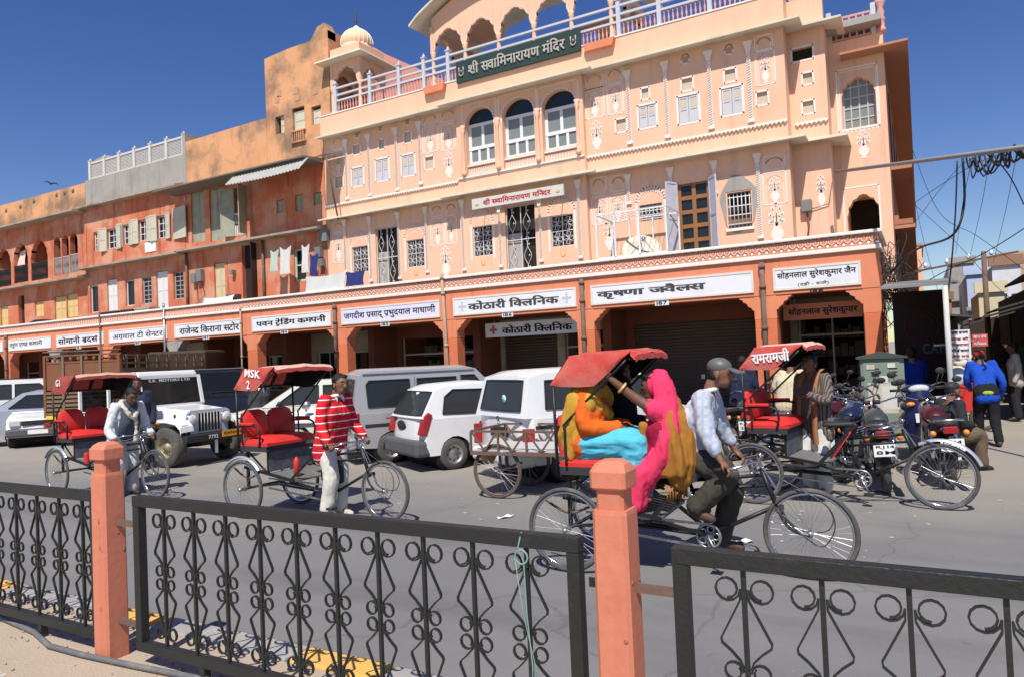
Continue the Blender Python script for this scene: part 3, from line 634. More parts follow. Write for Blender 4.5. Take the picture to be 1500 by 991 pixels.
# ------------------------------------------------------------------ temple
WY = 18.4
tmp = thing('temple_building', 'three storey peach temple with white ornaments, arched windows and roof pavilions', 'building', (-8, WY, 0))
def W_(name, mb, m, **k): return obj(name, mb, m, tmp, world=True, **k)
TX0, TX1 = onY(476, 260, WY).x, onY(1155, 200, WY).x
Z1 = PT-.35
zm = onY(900, 248, WY-.42).z; zt = onY(900, 93, WY-.42).z            # outer edges of the two eaves
F2 = zm+.18; RZ = zt+.18
CX0, CX1 = onY(673, 200, WY).x, onY(858, 180, WY).x                  # middle bay stands forward
CYY = WY-.16
doorsA = [rect(551, 583, 333, 420, WY), rect(741, 785, 300, 400, CYY), rect(994, 1041, 267, 372, WY)]
gril = [rect(516, 539, 361, 399, WY), rect(596, 621, 351, 391, WY), rect(693, 721, 331, 375, CYY), rect(807, 840, 315, 361, CYY), rect(937, 970, 299, 323, WY), rect(1066, 1101, 281, 334, WY)]
sh2 = [rect(*a, WY) for a in ((516, 532, 246, 272), (551, 569, 233, 264), (589, 607, 227, 257), (936, 961, 154, 186), (994, 1023, 140, 179), (1057, 1087, 128, 167))]
nich = [rect(*a, WY) for a in ((517, 527, 213, 226), (555, 563, 205, 218), (592, 602, 194, 209), (940, 950, 130, 145), (999, 1014, 115, 132), (1062, 1077, 102, 119), (491, 502, 259, 275), (623, 635, 230, 248), (903, 917, 175, 193), (1109, 1124, 135, 153))]
arch3 = [rect(682, 724, 156, 254, CYY), rect(736, 783, 142, 244, CYY), rect(794, 844, 129.6, 234, CYY)]
def inside(o, a, b): return a < (o[0]+o[1])/2 < b
m = MB()
for a, b, Y in ((TX0, CX0, WY), (CX1, TX1, WY), (CX0, CX1, CYY)):
    wall(m, a, b, Z1, zm+.05, Y, [o for o in doorsA+gril if inside(o, a, b)], .2)
    wall(m, a, b, zm+.05, RZ, Y, [(*o, .07) for o in sh2+nich if inside(o, a, b)]+[(*o, .35) for o in arch3 if inside(o, a, b)], .07)
m.add([(CX0, CYY, Z1), (CX0, WY, Z1), (CX0, WY, RZ), (CX0, CYY, RZ), (CX1, CYY, Z1), (CX1, WY, Z1), (CX1, WY, RZ), (CX1, CYY, RZ)], [(0, 1, 2, 3), (4, 5, 6, 7)])
REC = WY+.55                                                       # recessed bay at the right, then the corner tower
RX0, RX1 = TX1, onY(1215, 200, REC).x
STP = TX1+.02
m.add([(TX1, WY, Z1), (TX1, REC, Z1), (TX1, REC, RZ), (TX1, WY, RZ)], [(0, 1, 2, 3)])
rn = [(*rect(1160, 1190, 70, 88, REC), .2), (*rect(1176, 1190, 107, 123, REC), .08), (*rect(1176, 1192, 148, 166, REC), .08)]
wall(m, TX1, RX1, Z1, RZ, REC, rn)
TWY = REC+.75; TWX0, TWX1 = RX1, -.46
m.add([(RX1, REC, Z1), (RX1, TWY, Z1), (RX1, TWY, RZ), (RX1, REC, RZ)], [(0, 1, 2, 3)])
tw_w = rect(1233, 1283, 107, 186, TWY); tw_a = rect(1241, 1291, 281, 350, TWY)
TZ = onY(1270, 82, TWY).z
wall(m, TWX0, TWX1, Z1-1, TZ+.5, TWY, [(*tw_w, .3), (*tw_a, 1.2)])
W_('wall', m, PEACH)
W_('side_wall', MB().add([(TWX1, TWY, 0), (TWX1, 52, 0), (TWX1, 52, TZ+.5), (TWX1, TWY, TZ+.5)], [(0, 1, 2, 3)]), mat('brown_shaded_plaster', (.44, .19, .11), .9, .15, 1.2, stain=(.28, .12, .07), sscale=.8, samt=.6)); W_('side_wall', MB().add([(TX0, WY, 3.7), (TX0, 30, 3.7), (TX0, 30, RZ), (TX0, WY, RZ)], [(0, 1, 2, 3)]), PEACH)  # right side wall browned, the shade of that face put into its colour
W_('roof', MB().box(TX0, TWX1-.01, WY+.9, 30, RZ-.15, RZ), GREYP)
W_('room_shade', MB().box(TX0+.1, TWX0-.1, WY+1.3, WY+1.34, Z1, RZ-.2), DARK)
# eaves follow the steps of the facade
def eline(): return [(TX0, WY), (CX0, WY), (CX0, CYY), (CX1, CYY), (CX1, WY), (TX1, WY), (TX1, REC), (RX1, REC), (RX1, TWY)]
for z in (zm, zt):
    eave('eave', tmp, eline(), z, .42, drop=.17)
    m = MB()
    for a, b, Y in ((TX0, CX0, WY), (CX1, TX1, WY), (CX0, CX1, CYY)): m.box(a, b, Y-.2, Y, z+.055, z+.06)
    W_('eave_soffit', m, EAVU)
eave('eave', tmp, [(TWX0+.3, TWY), (TWX1, TWY), (TWX1, 52)], TZ-.02, .52, drop=.12, mtop=mat('brown_soffit', (.50, .24, .14), .9))  # side eave in dark brown that carries its shade
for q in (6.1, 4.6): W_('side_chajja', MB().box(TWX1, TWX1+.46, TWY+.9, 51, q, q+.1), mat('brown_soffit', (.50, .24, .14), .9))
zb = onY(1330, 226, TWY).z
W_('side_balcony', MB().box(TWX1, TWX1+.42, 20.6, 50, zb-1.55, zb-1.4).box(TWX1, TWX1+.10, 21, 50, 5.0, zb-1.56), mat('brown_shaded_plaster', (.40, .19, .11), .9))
for i in range(9):
    y = 21.5+i*3.2
    for z in (6.6, 3.2): W_('side_window', MB().box(TWX1-.02, TWX1+.012, y, y+1.1, z, z+1.75), DARK)
# window joinery of the upper floors
SHG = mat('grey_shutter_paint', (.58, .57, .60), .7, .06, 6, stain=(.40, .38, .36), sscale=3, samt=.4)
NIB = mat('niche_board', (.60, .50, .38), .85, .1, 4)
om = MB()
for o in sh2:
    a, b, c, d = o; f = obj('shutter_window', MB().box(a, b, WY+.05, WY+.07, c, d), SHG, tmp, world=True); mid = (a+b)/2
    for u, v in ((a, mid-.004), (mid+.004, b)):
        shutter_leaf('leaf', u+.01, v, c+.01, d-.01, WY+.035, SHG, f); obj('panel', MB().box(u+.05, v-.05, WY+.018, WY+.024, (c+d)/2+.05, d-.08), NIB, f, world=True)
    frameline(om, a-.03, b+.03, c-.03, d+.03, .05, WY)
for o in nich:
    a, b, c, d = o; W_('niche_panel', MB().box(a, b, WY+.055, WY+.07, c, d), NIB); frameline(om, a-.025, b+.025, c-.025, d+.025, .04, WY)
for o in rn: frameline(om, o[0]-.02, o[1]+.02, o[2]-.02, o[3]+.02, .04, REC)
[W_('niche_panel', MB().box(q[0], q[1], REC+.06, REC+.08, q[2], q[3]), NIB) for q in rn[1:]]; W_('vent', MB().box(rn[0][0], rn[0][1], REC+.15, REC+.17, rn[0][2], rn[0][3]), DARK)
WFR = mat('white_window_frame', (.78, .78, .78), .5, .04, 5)
for i, o in enumerate(arch3):
    a, b, c, d = o; zs = d-(b-a)*.47
    sp = MB(); spandrel(sp, a, b, zs, d-.02, CYY-.001, .35, top=d); W_('arch', sp, PEACH)
    archline(om, a-.02, b+.02, zs-.1, zs, d+.0, .04, CYY); frameline(om, a-.10, b+.10, c-.1, d+.14, .025, CYY)
    f = obj('arched_window', MB().box(a, b, CYY+.2, CYY+.26, zs-.04, zs+.05), WFR, tmp, world=True); bz = c+.42; fr = MB()
    fr.box(a, b, CYY+.19, CYY+.259, bz+.36, bz+.46)
    for x in (a, (a+b)/2-.05, b-.09): fr.box(x, x+.09, CYY+.2, CYY+.258, bz+.461, zs-.041)
    for k in range(4): x = a+(b-a-.08)*k/3; fr.box(x, x+.08, CYY+.2, CYY+.258, bz, bz+.359)
    for k in (1, 2): x = a+(b-a)*k/3; fr.box(x-.012, x+.012, CYY+.215, CYY+.24, zs+.051, d-.03)
    fr.box(a, b, CYY+.189, CYY+.261, bz-.07, bz-.001); obj('frame', fr, WFR, f, world=True)
    obj('pane', MB().box(a, b, CYY+.227, CYY+.233, bz, zs), BLUEGL, f, world=True); obj('pane', MB().box(a, b, CYY+.2, CYY+.206, zs+.05, d), GLASS, f, world=True)
    obj('sill_wall', MB().box(a, b, CYY+.10, CYY+.30, c, bz-.071), PEACH, f, world=True)
    bl = MB(); n = 12
    for k in range(n):
        x = a+(b-a)*(k+.5)/n; bl.box(x-.012, x+.012, CYY+.07, CYY+.099, c+.03, c+.17); archline(bl, x-.04, x+.04, c+.17, c+.17, c+.24, .014, CYY+.1)
    bl.box(a, b, CYY+.06, CYY+.099, c+.27, c+.31).box(a, b, CYY+.06, CYY+.0991, c, c+.03); obj('balustrade', bl, ORN, f, world=True)
for x in ((arch3[0][1]+arch3[1][0])/2, (arch3[1][1]+arch3[2][0])/2, arch3[0][0]-.06, arch3[2][1]+.06):
    o = arch3[1]; zs = o[3]-(o[1]-o[0])*.47
    W_('column', MB().lathe([(.07, 0), (.07, .1), (.045, .16), (.055, .5), (.045, zs-o[2]-.25), (.075, zs-o[2]-.12), (.06, zs-o[2]-.08), (.085, zs-o[2])], 10, (x, CYY-.045, o[2])), PEACH2)
# first floor: grilles, doors
WGR = mat('grille_white', (.66, .66, .66), .5, .05, 8); BGR = mat('grille_dark', (.05, .05, .05), .5, .1, 8)
for i, o in enumerate(gril):
    Y = CYY if i in (2, 3) else WY; a, b, c, d = o; W_('window_dark', MB().box(a, b, Y+.16, Y+.18, c, d), DARK)
    if i < 4:
        grille('window_grille', a+.01, b-.01, c+.01, d-.01, Y+.05, tmp, WGR, 'flower'); zs = d+.12
        archline(om, a-.06, b+.06, c-.1, zs, zs+(b-a)*.55, .05, Y); archline(om, a+.02, b-.02, zs, zs, zs+(b-a)*.36, .02, Y)
        for k in range(7): w = pi*(k+.5)/7; om.poly([((a+b)/2+cos(w)*.13-.02, zs+sin(w)*.13), ((a+b)/2+cos(w)*.13, zs+sin(w)*.13-.02), ((a+b)/2+cos(w)*.13+.02, zs+sin(w)*.13), ((a+b)/2+cos(w)*.13, zs+sin(w)*.13+.025)], Y)
        y = c-.26; tk = MB(); tk.strip([((a+b)/2-.06, y+.16), ((a+b)/2-.06, y+.02), ((a+b)/2-.03, y-.02), ((a+b)/2+.03, y-.02), ((a+b)/2+.06, y+.02), ((a+b)/2+.06, y+.16)], .022, Y); W_('painted_mark', tk, mat('saffron_mark', (.80, .42, .08), .8))
    else:
        g = MB()
        for k in range(6): x = a+(b-a)*(k+.5)/6; g.tube([(x, Y+.06, c), (x, Y+.06, d)], .012, 6)
        for k in range(4): z = c+(d-c)*(k+.5)/4; g.box(a, b, Y+.05, Y+.07, z-.012, z+.012)
        W_('window_bars', g, WGR)
        if i == 5:
            pa = MB(); pts = [((a+b)/2+(b-a)*.78*cos(w)*(1+.08*sin(5*w)), (c+d)/2+.16+(d-c)*.80*sin(w)*(1+.07*cos(3*w))) for w in [2*pi*k/26 for k in range(26)]]
            n = len(pts); q = [((a, c), (b, c), (b, d), (a, d))]
            for k in range(n):
                p0, p1 = pts[k], pts[(k+1) % n]
                def clampin(p):
                    X = min(max(p[0], a-.03), b+.03); Zc = min(max(p[1], c-.03), d+.03); return (X, Zc)
                pa.prism([p0, p1, clampin(p1), clampin(p0)], WY-.014, WY+.001)
            W_('cement_patch', pa, GREYP); W_('window_sill', MB().box(a-.05, b+.05, WY-.06, WY+.1, c-.07, c-.0), WHT); W_('window_board', MB().box(a, b, WY+.09, WY+.11, c, c+.24), mat('brown_board', (.26, .14, .07), .7))
        else:
            zs = d+.1; archline(om, a-.08, b+.08, c-.4, zs, zs+(b-a)*.6, .05, WY); archline(om, a-.0, b-.0, zs, zs, zs+(b-a)*.4, .03, WY)
for i, o in enumerate(doorsA):
    a, b, c, d = o; Y = CYY if i == 1 else WY
    if i < 2:
        W_('door_dark', MB().box(a, b, Y+.17, Y+.19, c, d), DARK); W_('door_leaf', MB().box(a, (a+b)/2, Y+.12, Y+.14, c, c+(d-c)*.6), mat('pale_door_board', (.42, .38, .34), .8)); grille('door_grille', a+.02, b-.02, c, d-.02, Y+.06, tmp, WGR, 'wave', 2, 2)
    else:
        BRN = mat('varnished_wood', (.30, .13, .045), .45, .2, 5, spec=.4); f = MB(); 
        dr = W_('door', MB().box(a, b, WY+.10, WY+.12, c, d), GLASS)
        for x0, x1 in ((a, a+.08), ((a+b)/2-.05, (a+b)/2+.05), (b-.08, b)): f.box(x0, x1, WY+.06, WY+.11, c, d)
        for k in range(6): z = c+(d-c)*k/5; f.box(a+.081, b-.081, WY+.062, WY+.109, z-.05, z+.05)
        obj('frame', f, BRN, dr, world=True)
        LV = mat('lilac_shutter', (.55, .53, .60), .7, .08, 5, stain=(.38, .35, .34), sscale=3, samt=.5)
        shutter_leaf('leaf', a-(b-a)/2, a, c, d+.05, WY-.02, LV, dr, radians(62), 'r'); shutter_leaf('leaf', b, b+(b-a)/2, c, d+.05, WY-.02, LV, dr, radians(-52), 'l')
# white painted ornament
for x, t, b in ((508, 196, 293), (541, 188, 288), (581, 177, 280), (615.5, 168, 271), (921, 93, 212), (976, 82, 203), (1040, 67, 190), (1098, 54, 180)):
    p = MB(); z1, z0 = onY(x, t, WY).z, onY(x, b, WY).z; column_relief(p, onY(x, (t+b)/2, WY).x, z0, min(z1, RZ-.3), .10, WY); W_('pilaster', p, ORN)
for x, t, b, Y in ((506, 322, 400, WY), (543, 317, 413, WY), (585, 311, 409, WY), (625, 303, 400, WY), (679, 293, 397, CYY), (733, 300, 392, CYY), (792, 290, 384, CYY), (849, 264, 379, CYY), (921, 256, 300, WY), (983, 246, 300, WY), (1047, 236, 285, WY), (1112, 225, 350, WY)):
    p = MB(); column_relief(p, onY(x, (t+b)/2, Y).x, max(Z1, onY(x, b, Y).z), min(zm+.08, onY(x, t, Y).z), .09, Y, True); W_('pilaster', p, ORN)
for q in ((486, 503, 198, 218), (619, 641, 164, 185), (645, 667, 157, 178), (857, 883, 105, 130), (888, 912, 97, 122), (1105, 1132, 52, 73), (487, 503, 325, 340), (631, 648, 300, 317), (652, 669, 297, 315), (866, 888, 260, 283), (894, 917, 257, 280), (1118, 1150, 228, 248)):
    a, b, c, d = rect(*q, WY); d = min(d, (RZ if q[2] < 200 else zm+.1)-.12); frameline(om, a, b, c, d, .022, WY); archline(om, a+.06, b-.06, c+.03, c+(d-c)*.5, d-.06, .02, WY, True)
for q in ((487, 504, 220, 255), (619, 642, 184, 223), (647, 667, 182, 220), (858, 885, 130, 173), (890, 913, 124, 167), (1107, 1135, 74, 124), (488, 504, 342, 385), (631, 651, 320, 360), (653, 669, 316, 357), (867, 890, 288, 329), (894, 917, 284, 325), (1118, 1152, 252, 299)):
    a, b, c, d = rect(*q, WY); frameline(om, a, b, c, d, .026, WY); archline(om, a+.06, b-.06, c+.03, d-(b-a)*.5, d-.08, .014, WY, True); vase(om, (a+b)/2, (c+d)/2-.05, (b-a)*.78, (d-c)*.80, WY)
for x, y, w, h, Y in ((657.5, 242, 17, 33, WY), (874, 199, 20, 37, WY), (653, 384, 18, 40, WY), (893, 345, 22, 40, WY), (1138, 329, 28, 52, WY), (1203, 281, 17, 42, REC), (1265, 212, 24, 36, TWY)):
    p = onY(x, y, Y); q = onY(x+w, y, Y); r = onY(x, y-h, Y); vase(om, p.x, p.z, (q.x-p.x)*1.3, (r.z-p.z)*1.1, Y)
for x, y, Y in ((952, 261, WY), (1014, 250, WY), (1078, 243, WY), (525, 327, WY), (565, 321, WY), (606, 315, WY)):
    p = onY(x, y, Y); om.strip([(p.x+.10*cos(w), p.z+.10*sin(w)) for w in [2*pi*k/14 for k in range(15)]], .018, Y)
for x, y in ((556.7, 187.5), (596.7, 178), (1004, 86.7), (1067.5, 73), (523, 197)):
    p = onY(x, y, WY); archline(om, p.x-.10, p.x+.10, p.z-.12, p.z, p.z+.13, .03, WY, closed=True); W_('niche_panel', MB().box(p.x-.07, p.x+.07, WY-.004, WY+.002, p.z-.1, p.z+.06), mat('niche_dull', (.52, .30, .18), .9))
a, b, c, d = tw_w
sp = MB(); spandrel(sp, a, b, c+(d-c)*.62, d-.1, TWY-.001, .3, True, top=d); W_('arch', sp, PEACH); frameline(om, a-.1, b+.06, c-.05, d+.16, .035, TWY); frameline(om, a-.05, b+.02, c-.02, d+.1, .02, TWY)
win_frame('tower_window', a, b, c, d, TWY+.18, .045, mat('weathered_pale_frame', (.5, .48, .46), .7), tmp, 4, 5, BLUEGL)
for k in range(9): x = a+(b-a)*k/8; om.poly([(x-.05, c-.06), (x, c-.13), (x+.05, c-.06)], TWY)
a, b, c, d = tw_a
sp = MB(); spandrel(sp, a, b, c+(d-c)*.5, d-.06, TWY-.001, .3, True, top=d); W_('arch', sp, PEACH); frameline(om, a-.06, b-.02, c-.3, d+.14, .035, TWY); W_('arch_dark', MB().box(a-.2, b+.1, TWY+1.19, TWY+1.21, c-.5, d+.2), DARK)
tag(W_('painted_ornament', om, ORN, nrm=False), kind='stuff')
m = MB()                                                           # scalloped rope moulding above the lower eave
zr = onY(860, 232, WY).z
for a, b, Y in ((TX0, CX0, WY), (CX1, TX1, WY), (TX1+.1, RX1, REC)):
    m.box(a, b, Y-.05, Y, zr, zr+.04); n = int((b-a)/.1)
    for i in range(n): x = a+(b-a)*(i+.5)/n; m.ball((x, Y-.03, zr-.01), .045, .04, .04, 6, 4)
m.box(CX0, CX1, CYY-.05, CYY, zr+.02, zr+.06); W_('rope_moulding', m, ORN)
t = thing('temple_sign', 'narrow white temple sign with red script under the lower eave', 'sign', (onY(760, 290, CYY).x, CYY, 5.5))
p0, p1 = onY(692, 300, CYY-.5), onY(826, 278, CYY-.5); zc = (p0.z+p1.z)/2
obj('board', MB().box(p0.x, p1.x, CYY-.53, CYY-.47, zc-.15, zc+.15), mat('sign_board_dusty', (.62, .61, .54), .7, .05, 3), t, world=True); lettering('lettering', 'श^ी स~|वा|ि|म|ना|रा|य|ण म|ि|न~|द|र'.replace('श^ी', 'श^|ी'), wallM((p0.x+p1.x)/2, zc+.01, CYY-.5305), (p1.x-p0.x)*.74, .19, mat('sign_red', (.45, .015, .03), .6), t, .03, world=True)
for x in (p0.x+.17, p1.x-.17): obj('emblem', MB().torus((x, CYY-.534, zc), .055, .012, 'y', 14, 5, pi, 2*pi).ball((x, CYY-.534, zc-.01), .022, .006, .022, 8, 5), mat('sign_gold', (.75, .45, .08), .6), t, world=True)
obj('stay', MB().bar((p0.x+.2, CYY-.47, zc+.1), (p0.x+.2, CYY, zc+.25), .02).bar((p1.x-.2, CYY-.47, zc+.1), (p1.x-.2, CYY, zc+.25), .02), STEEL, t, world=True)
# ------------------------------------------------------------------ temple roof: balustrade, pavilions, big name board
BY = WY-.12; zb = onY(580, 143, BY).z
W_('parapet_base', MB().box(TX0, TX1+.05, BY-.02, BY+.25, RZ-.02, zb).box(TX1-.2, TX1+.05, BY+.251, REC, RZ-.02, zb-.002).box(TX1, RX1, REC-.1, REC+.15, RZ-.02, zb-.004), PEACH2)
W_('parapet_moulding', MB().box(TX0, TX1+.06, BY-.04, BY+.26, zb, zb+.035), WHT)
px = [488, 539, 582, 619, 655, 905, 965, 1040, 1108]; xs = [onY(p, 110 if p < 700 else 40, BY).x for p in px]; xs += [TX1-.05]
PV0, PV1 = onY(632, 90, BY).x, onY(893, 20, BY).x                  # main pavilion
for i, x in enumerate(xs):
    W_('rail_post', MB().box(x-.055, x+.055, BY+.04, BY+.15, zb+.03, zb+1.02).box(x-.075, x+.075, BY+.02, BY+.17, zb+1.02, zb+1.06).lathe([(.05, 0), (.06, .03), (.02, .1), (0, .14)], 8, (x, BY+.095, zb+1.06)), LILAC)
for a, b in zip(xs, xs[1:]):
    balusters('balusters', (a+.07, BY+.1), (b-.07, BY+.1), zb+.08, zb+.42, ROSE, tmp, .115)
    r = MB().box(a+.055, b-.055, BY+.05, BY+.14, zb+.035, zb+.08).box(a+.056, b-.056, BY+.05, BY+.14, zb+.42, zb+.48).box(a+.056, b-.056, BY+.06, BY+.13, zb+.62, zb+.68).box(a+.056, b-.056, BY+.06, BY+.13, zb+.86, zb+.92); W_('rail', r, LILAC)
def screen(a, b, z0, z1, th=.05):
    # pierced stone screen: stacked arches
    A, B = Vector((*a, 0)), Vector((*b, 0)); L = (B-A).length; d = (B-A)/L; n = max(2, int(L/.15)); g = MB(Matrix(((d.x, -d.y, 0, A.x), (d.y, d.x, 0, A.y), (0, 0, 1, 0), (0, 0, 0, 1))))
    g.box(0, L, -th/2, th/2, z0, z0+.05).box(0, L, -th/2, th/2, z1-.05, z1)
    for i in range(n+1): x = L*i/n; g.box(x-.02, x+.02, -th/2+.003, th/2-.003, z0+.05, z1-.05)
    for r in range(2):
        zz = z0+.1+(z1-z0-.2)*(r+1)/2.4
        for i in range(n):
            x0, x1 = L*i/n, L*(i+1)/n; g.prism([(x0, zz+.06), (x0, zz-.05), ((x0+x1)/2, zz+.02), (x1, zz-.05), (x1, zz+.06)], -th/2+.005, th/2-.005)
    W_('pierced_screen', g, ROSE)
screen((TX1+.1, REC-.03), (RX1, REC-.03), zb+.02, zb+.75); screen((TX1, BY+.2), (TX1, REC-.1), zb+.02, zb+.75)
W_('corner_post', MB().lathe([(.12, 0), (.12, .12), (.07, .16), (.10, .32), (.06, .42), (.11, .55), (.07, .68), (.13, .78), (.13, .86)], 12, (TX1-.02, BY+.12, zb)).lathe([(.10, 0), (.10, .1), (.06, .14), (.09, .3), (.05, .42), (.10, .6), (.10, .7)], 12, (RX1-.05, REC, zb)), ROSE)
tz = TZ+.5
screen((TWX0+.05, TWY+.05), (TWX1-.25, TWY+.05), tz+.02, tz+.62); [W_('rail_post', MB().box(q, q+.11, TWY, TWY+.12, tz, tz+.78), LILAC) for q in (TWX1-.24, TWX0)]
W_('corner_post', MB().lathe([(.11, 0), (.11, .1), (.08, .14), (.09, .3), (.11, .34), (.07, .42), (.10, .5), (.06, .62), (.12, .74), (.12, .8)], 12, (TWX1-.03, TWY+.06, tz)), ROSE)
def pavilion(name, label, x0, x1, y0, y1, z0, hs, ha, he, nx, ny, parent, cuspm=PEACH2):
    """open arched roof kiosk: columns, cusped arches on all sides, eave"""
    m = parent; cols = []
    def side(pa, pb, n):
        A, B = Vector((*pa, 0)), Vector((*pb, 0)); d = (B-A).normalized(); L = (B-A).length
        M = Matrix(((d.x, -d.y, 0, A.x), (d.y, d.x, 0, A.y), (0, 0, 1, 0), (0, 0, 0, 1)))
        g = MB(M); e = MB(M)
        for i in range(n):
            a, b = L*i/n+.07, L*(i+1)/n-.07; spandrel(g, a, b, z0+hs, z0+ha, -.05, .1, True, top=z0+he); archline(e, a-.03, b+.03, z0+hs, z0+hs, z0+ha+.05, .02, -.05, True)
        for i in range(n+1): x = L*i/n; g.box(x-.07, x+.07, -.049, .049, z0+hs, z0+he)
        obj('arch', g, cuspm, m, world=True); tag(obj('painted_ornament', e, ORN, m, world=True), kind='stuff')
    side((x0, y0), (x1, y0), nx); side((x1, y0), (x1, y1), ny); side((x0, y1), (x1, y1), nx); side((x0, y0), (x0, y1), ny)
    for i in range(nx+1):
        for j in range(ny+1):
            if 0 < i < nx and 0 < j < ny: continue
            x, y = x0+(x1-x0)*i/nx, y0+(y1-y0)*j/ny
            obj('column', MB().lathe([(.085, 0), (.085, .12), (.06, .16), (.062, hs*.7), (.05, hs*.85), (.085, hs*.92), (.07, hs*.95), (.095, hs+.001)], 10, (x, y, z0)), cuspm, m, world=True)
pv = tmp; y0, y1 = BY+.12, BY+2.6; HE = 1.92
pavilion('main', '', PV0, PV1, y0, y1, zb, 1.12, 1.72, HE, 5, 2, pv)
m = MB(); n = 24; vs = []; fs = []                                  # curved bangla roof with a deep bowed eave
for i in range(n+1):
    t = i/n; x = PV0-.55+(PV1-PV0+1.1)*t; k = zb+HE+1.15*sin(pi*t)**.8-.02
    vs += [(x, y0-.5, k), (x, y0-.5, k+.07), (x, y0+.1, k+.2), (x, (y0+y1)/2, k+.85), (x, y1+.5, k+.07), (x, y1+.5, k), (x, y0+.1, k+.05)]
for i in range(n):
    a, b = 7*i, 7*i+7; fs += [(a+j, a+j+1, b+j+1, b+j) for j in range(5)]+[(a, b, b+6, a+6), (a+6, b+6, b+5, a+5)]
W_('curved_roof', m.add(vs, fs+[(0, 1, 2, 3, 4, 5, 6), tuple(7*n+j for j in range(6, -1, -1))]), EAVE)
sp = MB()
for i in range(n):
    t0, t1 = i/n, (i+1)/n; X0, X1 = PV0+(PV1-PV0)*t0, PV0+(PV1-PV0)*t1; f = lambda t: zb+HE+1.12*max(0, sin(pi*(.05+.9*t)))**.8
    sp.prism([(X0, zb+HE), (X1, zb+HE), (X1, f(t1)), (X0, f(t0))], y0-.04, y0+.04)
W_('tympanum', sp, PEACH2)
W_('roof_block', MB().box(PV0-.1, PV0+1.2, y0+.1, y1, zb+HE+.25, zb+HE+.75), PEACH2)
for a, b in ((PV0-.25, PV0+.55), (PV1-.75, PV1+.15)): W_('corbel', MB().prism([(a, zb-.02), (b, zb-.02), (b-.06, zb-.22), (a+.06, zb-.22)], BY-.18, BY-.02), TERRA)
bz = (onY(760, 65, BY-.15).z+onY(760, 97, BY-.15).z)/2; bx0, bx1 = onY(667, 104, BY-.15).x, onY(849, 58, BY-.15).x
t = thing('temple_name_board', 'large dark green temple board with raised pale script on the roof railing', 'sign', ((bx0+bx1)/2, BY-.15, zb))
obj('board', MB().box(bx0, bx1, BY-.12, BY-.045, bz-.32, bz+.32), mat('dark_green_board', (.030, .055, .050), .5, .15, 2), t, world=True, bevel=.01)
STN = mat('pale_raised_letters', (.45, .43, .37), .6, .1, 6)
lettering('lettering', 'श^|ी स~|वा|ि|म|ना|रा|य|ण मं|ि|द|र', wallM((bx0+bx1)/2, bz+.01, BY-.121), (bx1-bx0)*.78, .40, STN, t, .02, .03, world=True)
for x in (bx0+.20, bx1-.20): obj('emblem', MB().torus((x, BY-.14, bz-.06), .075, .018, 'y', 14, 6, pi, 2*pi).tube([(x-.075, BY-.14, bz-.06), (x-.075, BY-.14, bz+.12)], .018, 6).tube([(x+.075, BY-.14, bz-.06), (x+.075, BY-.14, bz+.12)], .018, 6).ball((x, BY-.14, bz), .022, .015, .04, 8, 5), STN, t, world=True)
# domed corner kiosk
kx0, kx1 = onY(487, 110, BY+.1).x, onY(527, 105, BY+.1).x; ks = kx1-kx0
pavilion('kiosk', '', kx0, kx1, BY+.1, BY+.1+ks, zb-.02, .95, 1.55, 1.75, 1, 1, tmp)
cx, cy = (kx0+kx1)/2, BY+.1+ks/2; kz = zb+1.73; h = ks/2
def pyr(mb, h0, z0, h1, z1): mb.add([(cx-h0, cy-h0, z0), (cx+h0, cy-h0, z0), (cx+h0, cy+h0, z0), (cx-h0, cy+h0, z0), (cx-h1, cy-h1, z1), (cx+h1, cy-h1, z1), (cx+h1, cy+h1, z1), (cx-h1, cy+h1, z1)], [(3, 2, 1, 0), (4, 5, 6, 7), (0, 1, 5, 4), (1, 2, 6, 5), (2, 3, 7, 6), (3, 0, 4, 7)])
m = MB(); pyr(m, h+.42, kz, h+.41, kz+.05); pyr(m, h+.40, kz+.051, h+.05, kz+.26); W_('kiosk_eave', m, EAVE)
m = MB(); pyr(m, h+.04, kz+.261, h+.04, kz+.50); m.lathe([(h*.92, kz+.501), (h*.92, kz+.60), (h*.86, kz+.61), (h*.86, kz+.68)], 24, (cx, cy, 0)); W_('kiosk_drum', m, PEACH2)
R = h*.90; prof = [(R*.93, 0), (R*1.0, R*.18), (R*1.0, R*.36), (R*.93, R*.58), (R*.78, R*.80), (R*.56, R*.98), (R*.32, R*1.12), (R*.14, R*1.24), (R*.05, R*1.36), (0, R*1.42)]
n = 48; m = MB(); vs = []
for r, z in prof:
    for k in range(n): w = 2*pi*k/n; rr = r*(1-.035*abs(cos(12*w))**2); vs.append((cx+rr*cos(w), cy+rr*sin(w), kz+.68+z))
fs = [(i*n+k, i*n+(k+1) % n, (i+1)*n+(k+1) % n, (i+1)*n+k) for i in range(len(prof)-1) for k in range(n)]
W_('dome', m.add(vs, fs, True), mat('dome_plaster', (.84, .58, .36), .85, .06, 3, stain=(.55, .38, .26), sscale=2, samt=.4)); zt2 = kz+.68+R*1.4
m = MB()
for k in range(24):
    w = 2*pi*(k+.5)/24; m.tube([(cx+(r+.008)*cos(w), cy+(r+.008)*sin(w), kz+.68+z) for r, z in prof[:-1]], .012, 4)
W_('dome_ribs', m, WHT)
W_('finial', MB().lathe([(.02, -.05), (.05, .02), (.02, .06), (.06, .14), (.02, .2), (.045, .27), (.015, .33), (.03, .4), (.01, .46), (.005, .7), (0, .72)], 10, (cx, cy, zt2)), mat('dark_brass', (.09, .07, .05), .5, metal=.5))
a = onY(560, 100, WY+2.5); b = onY(640, 120, WY+2.5)
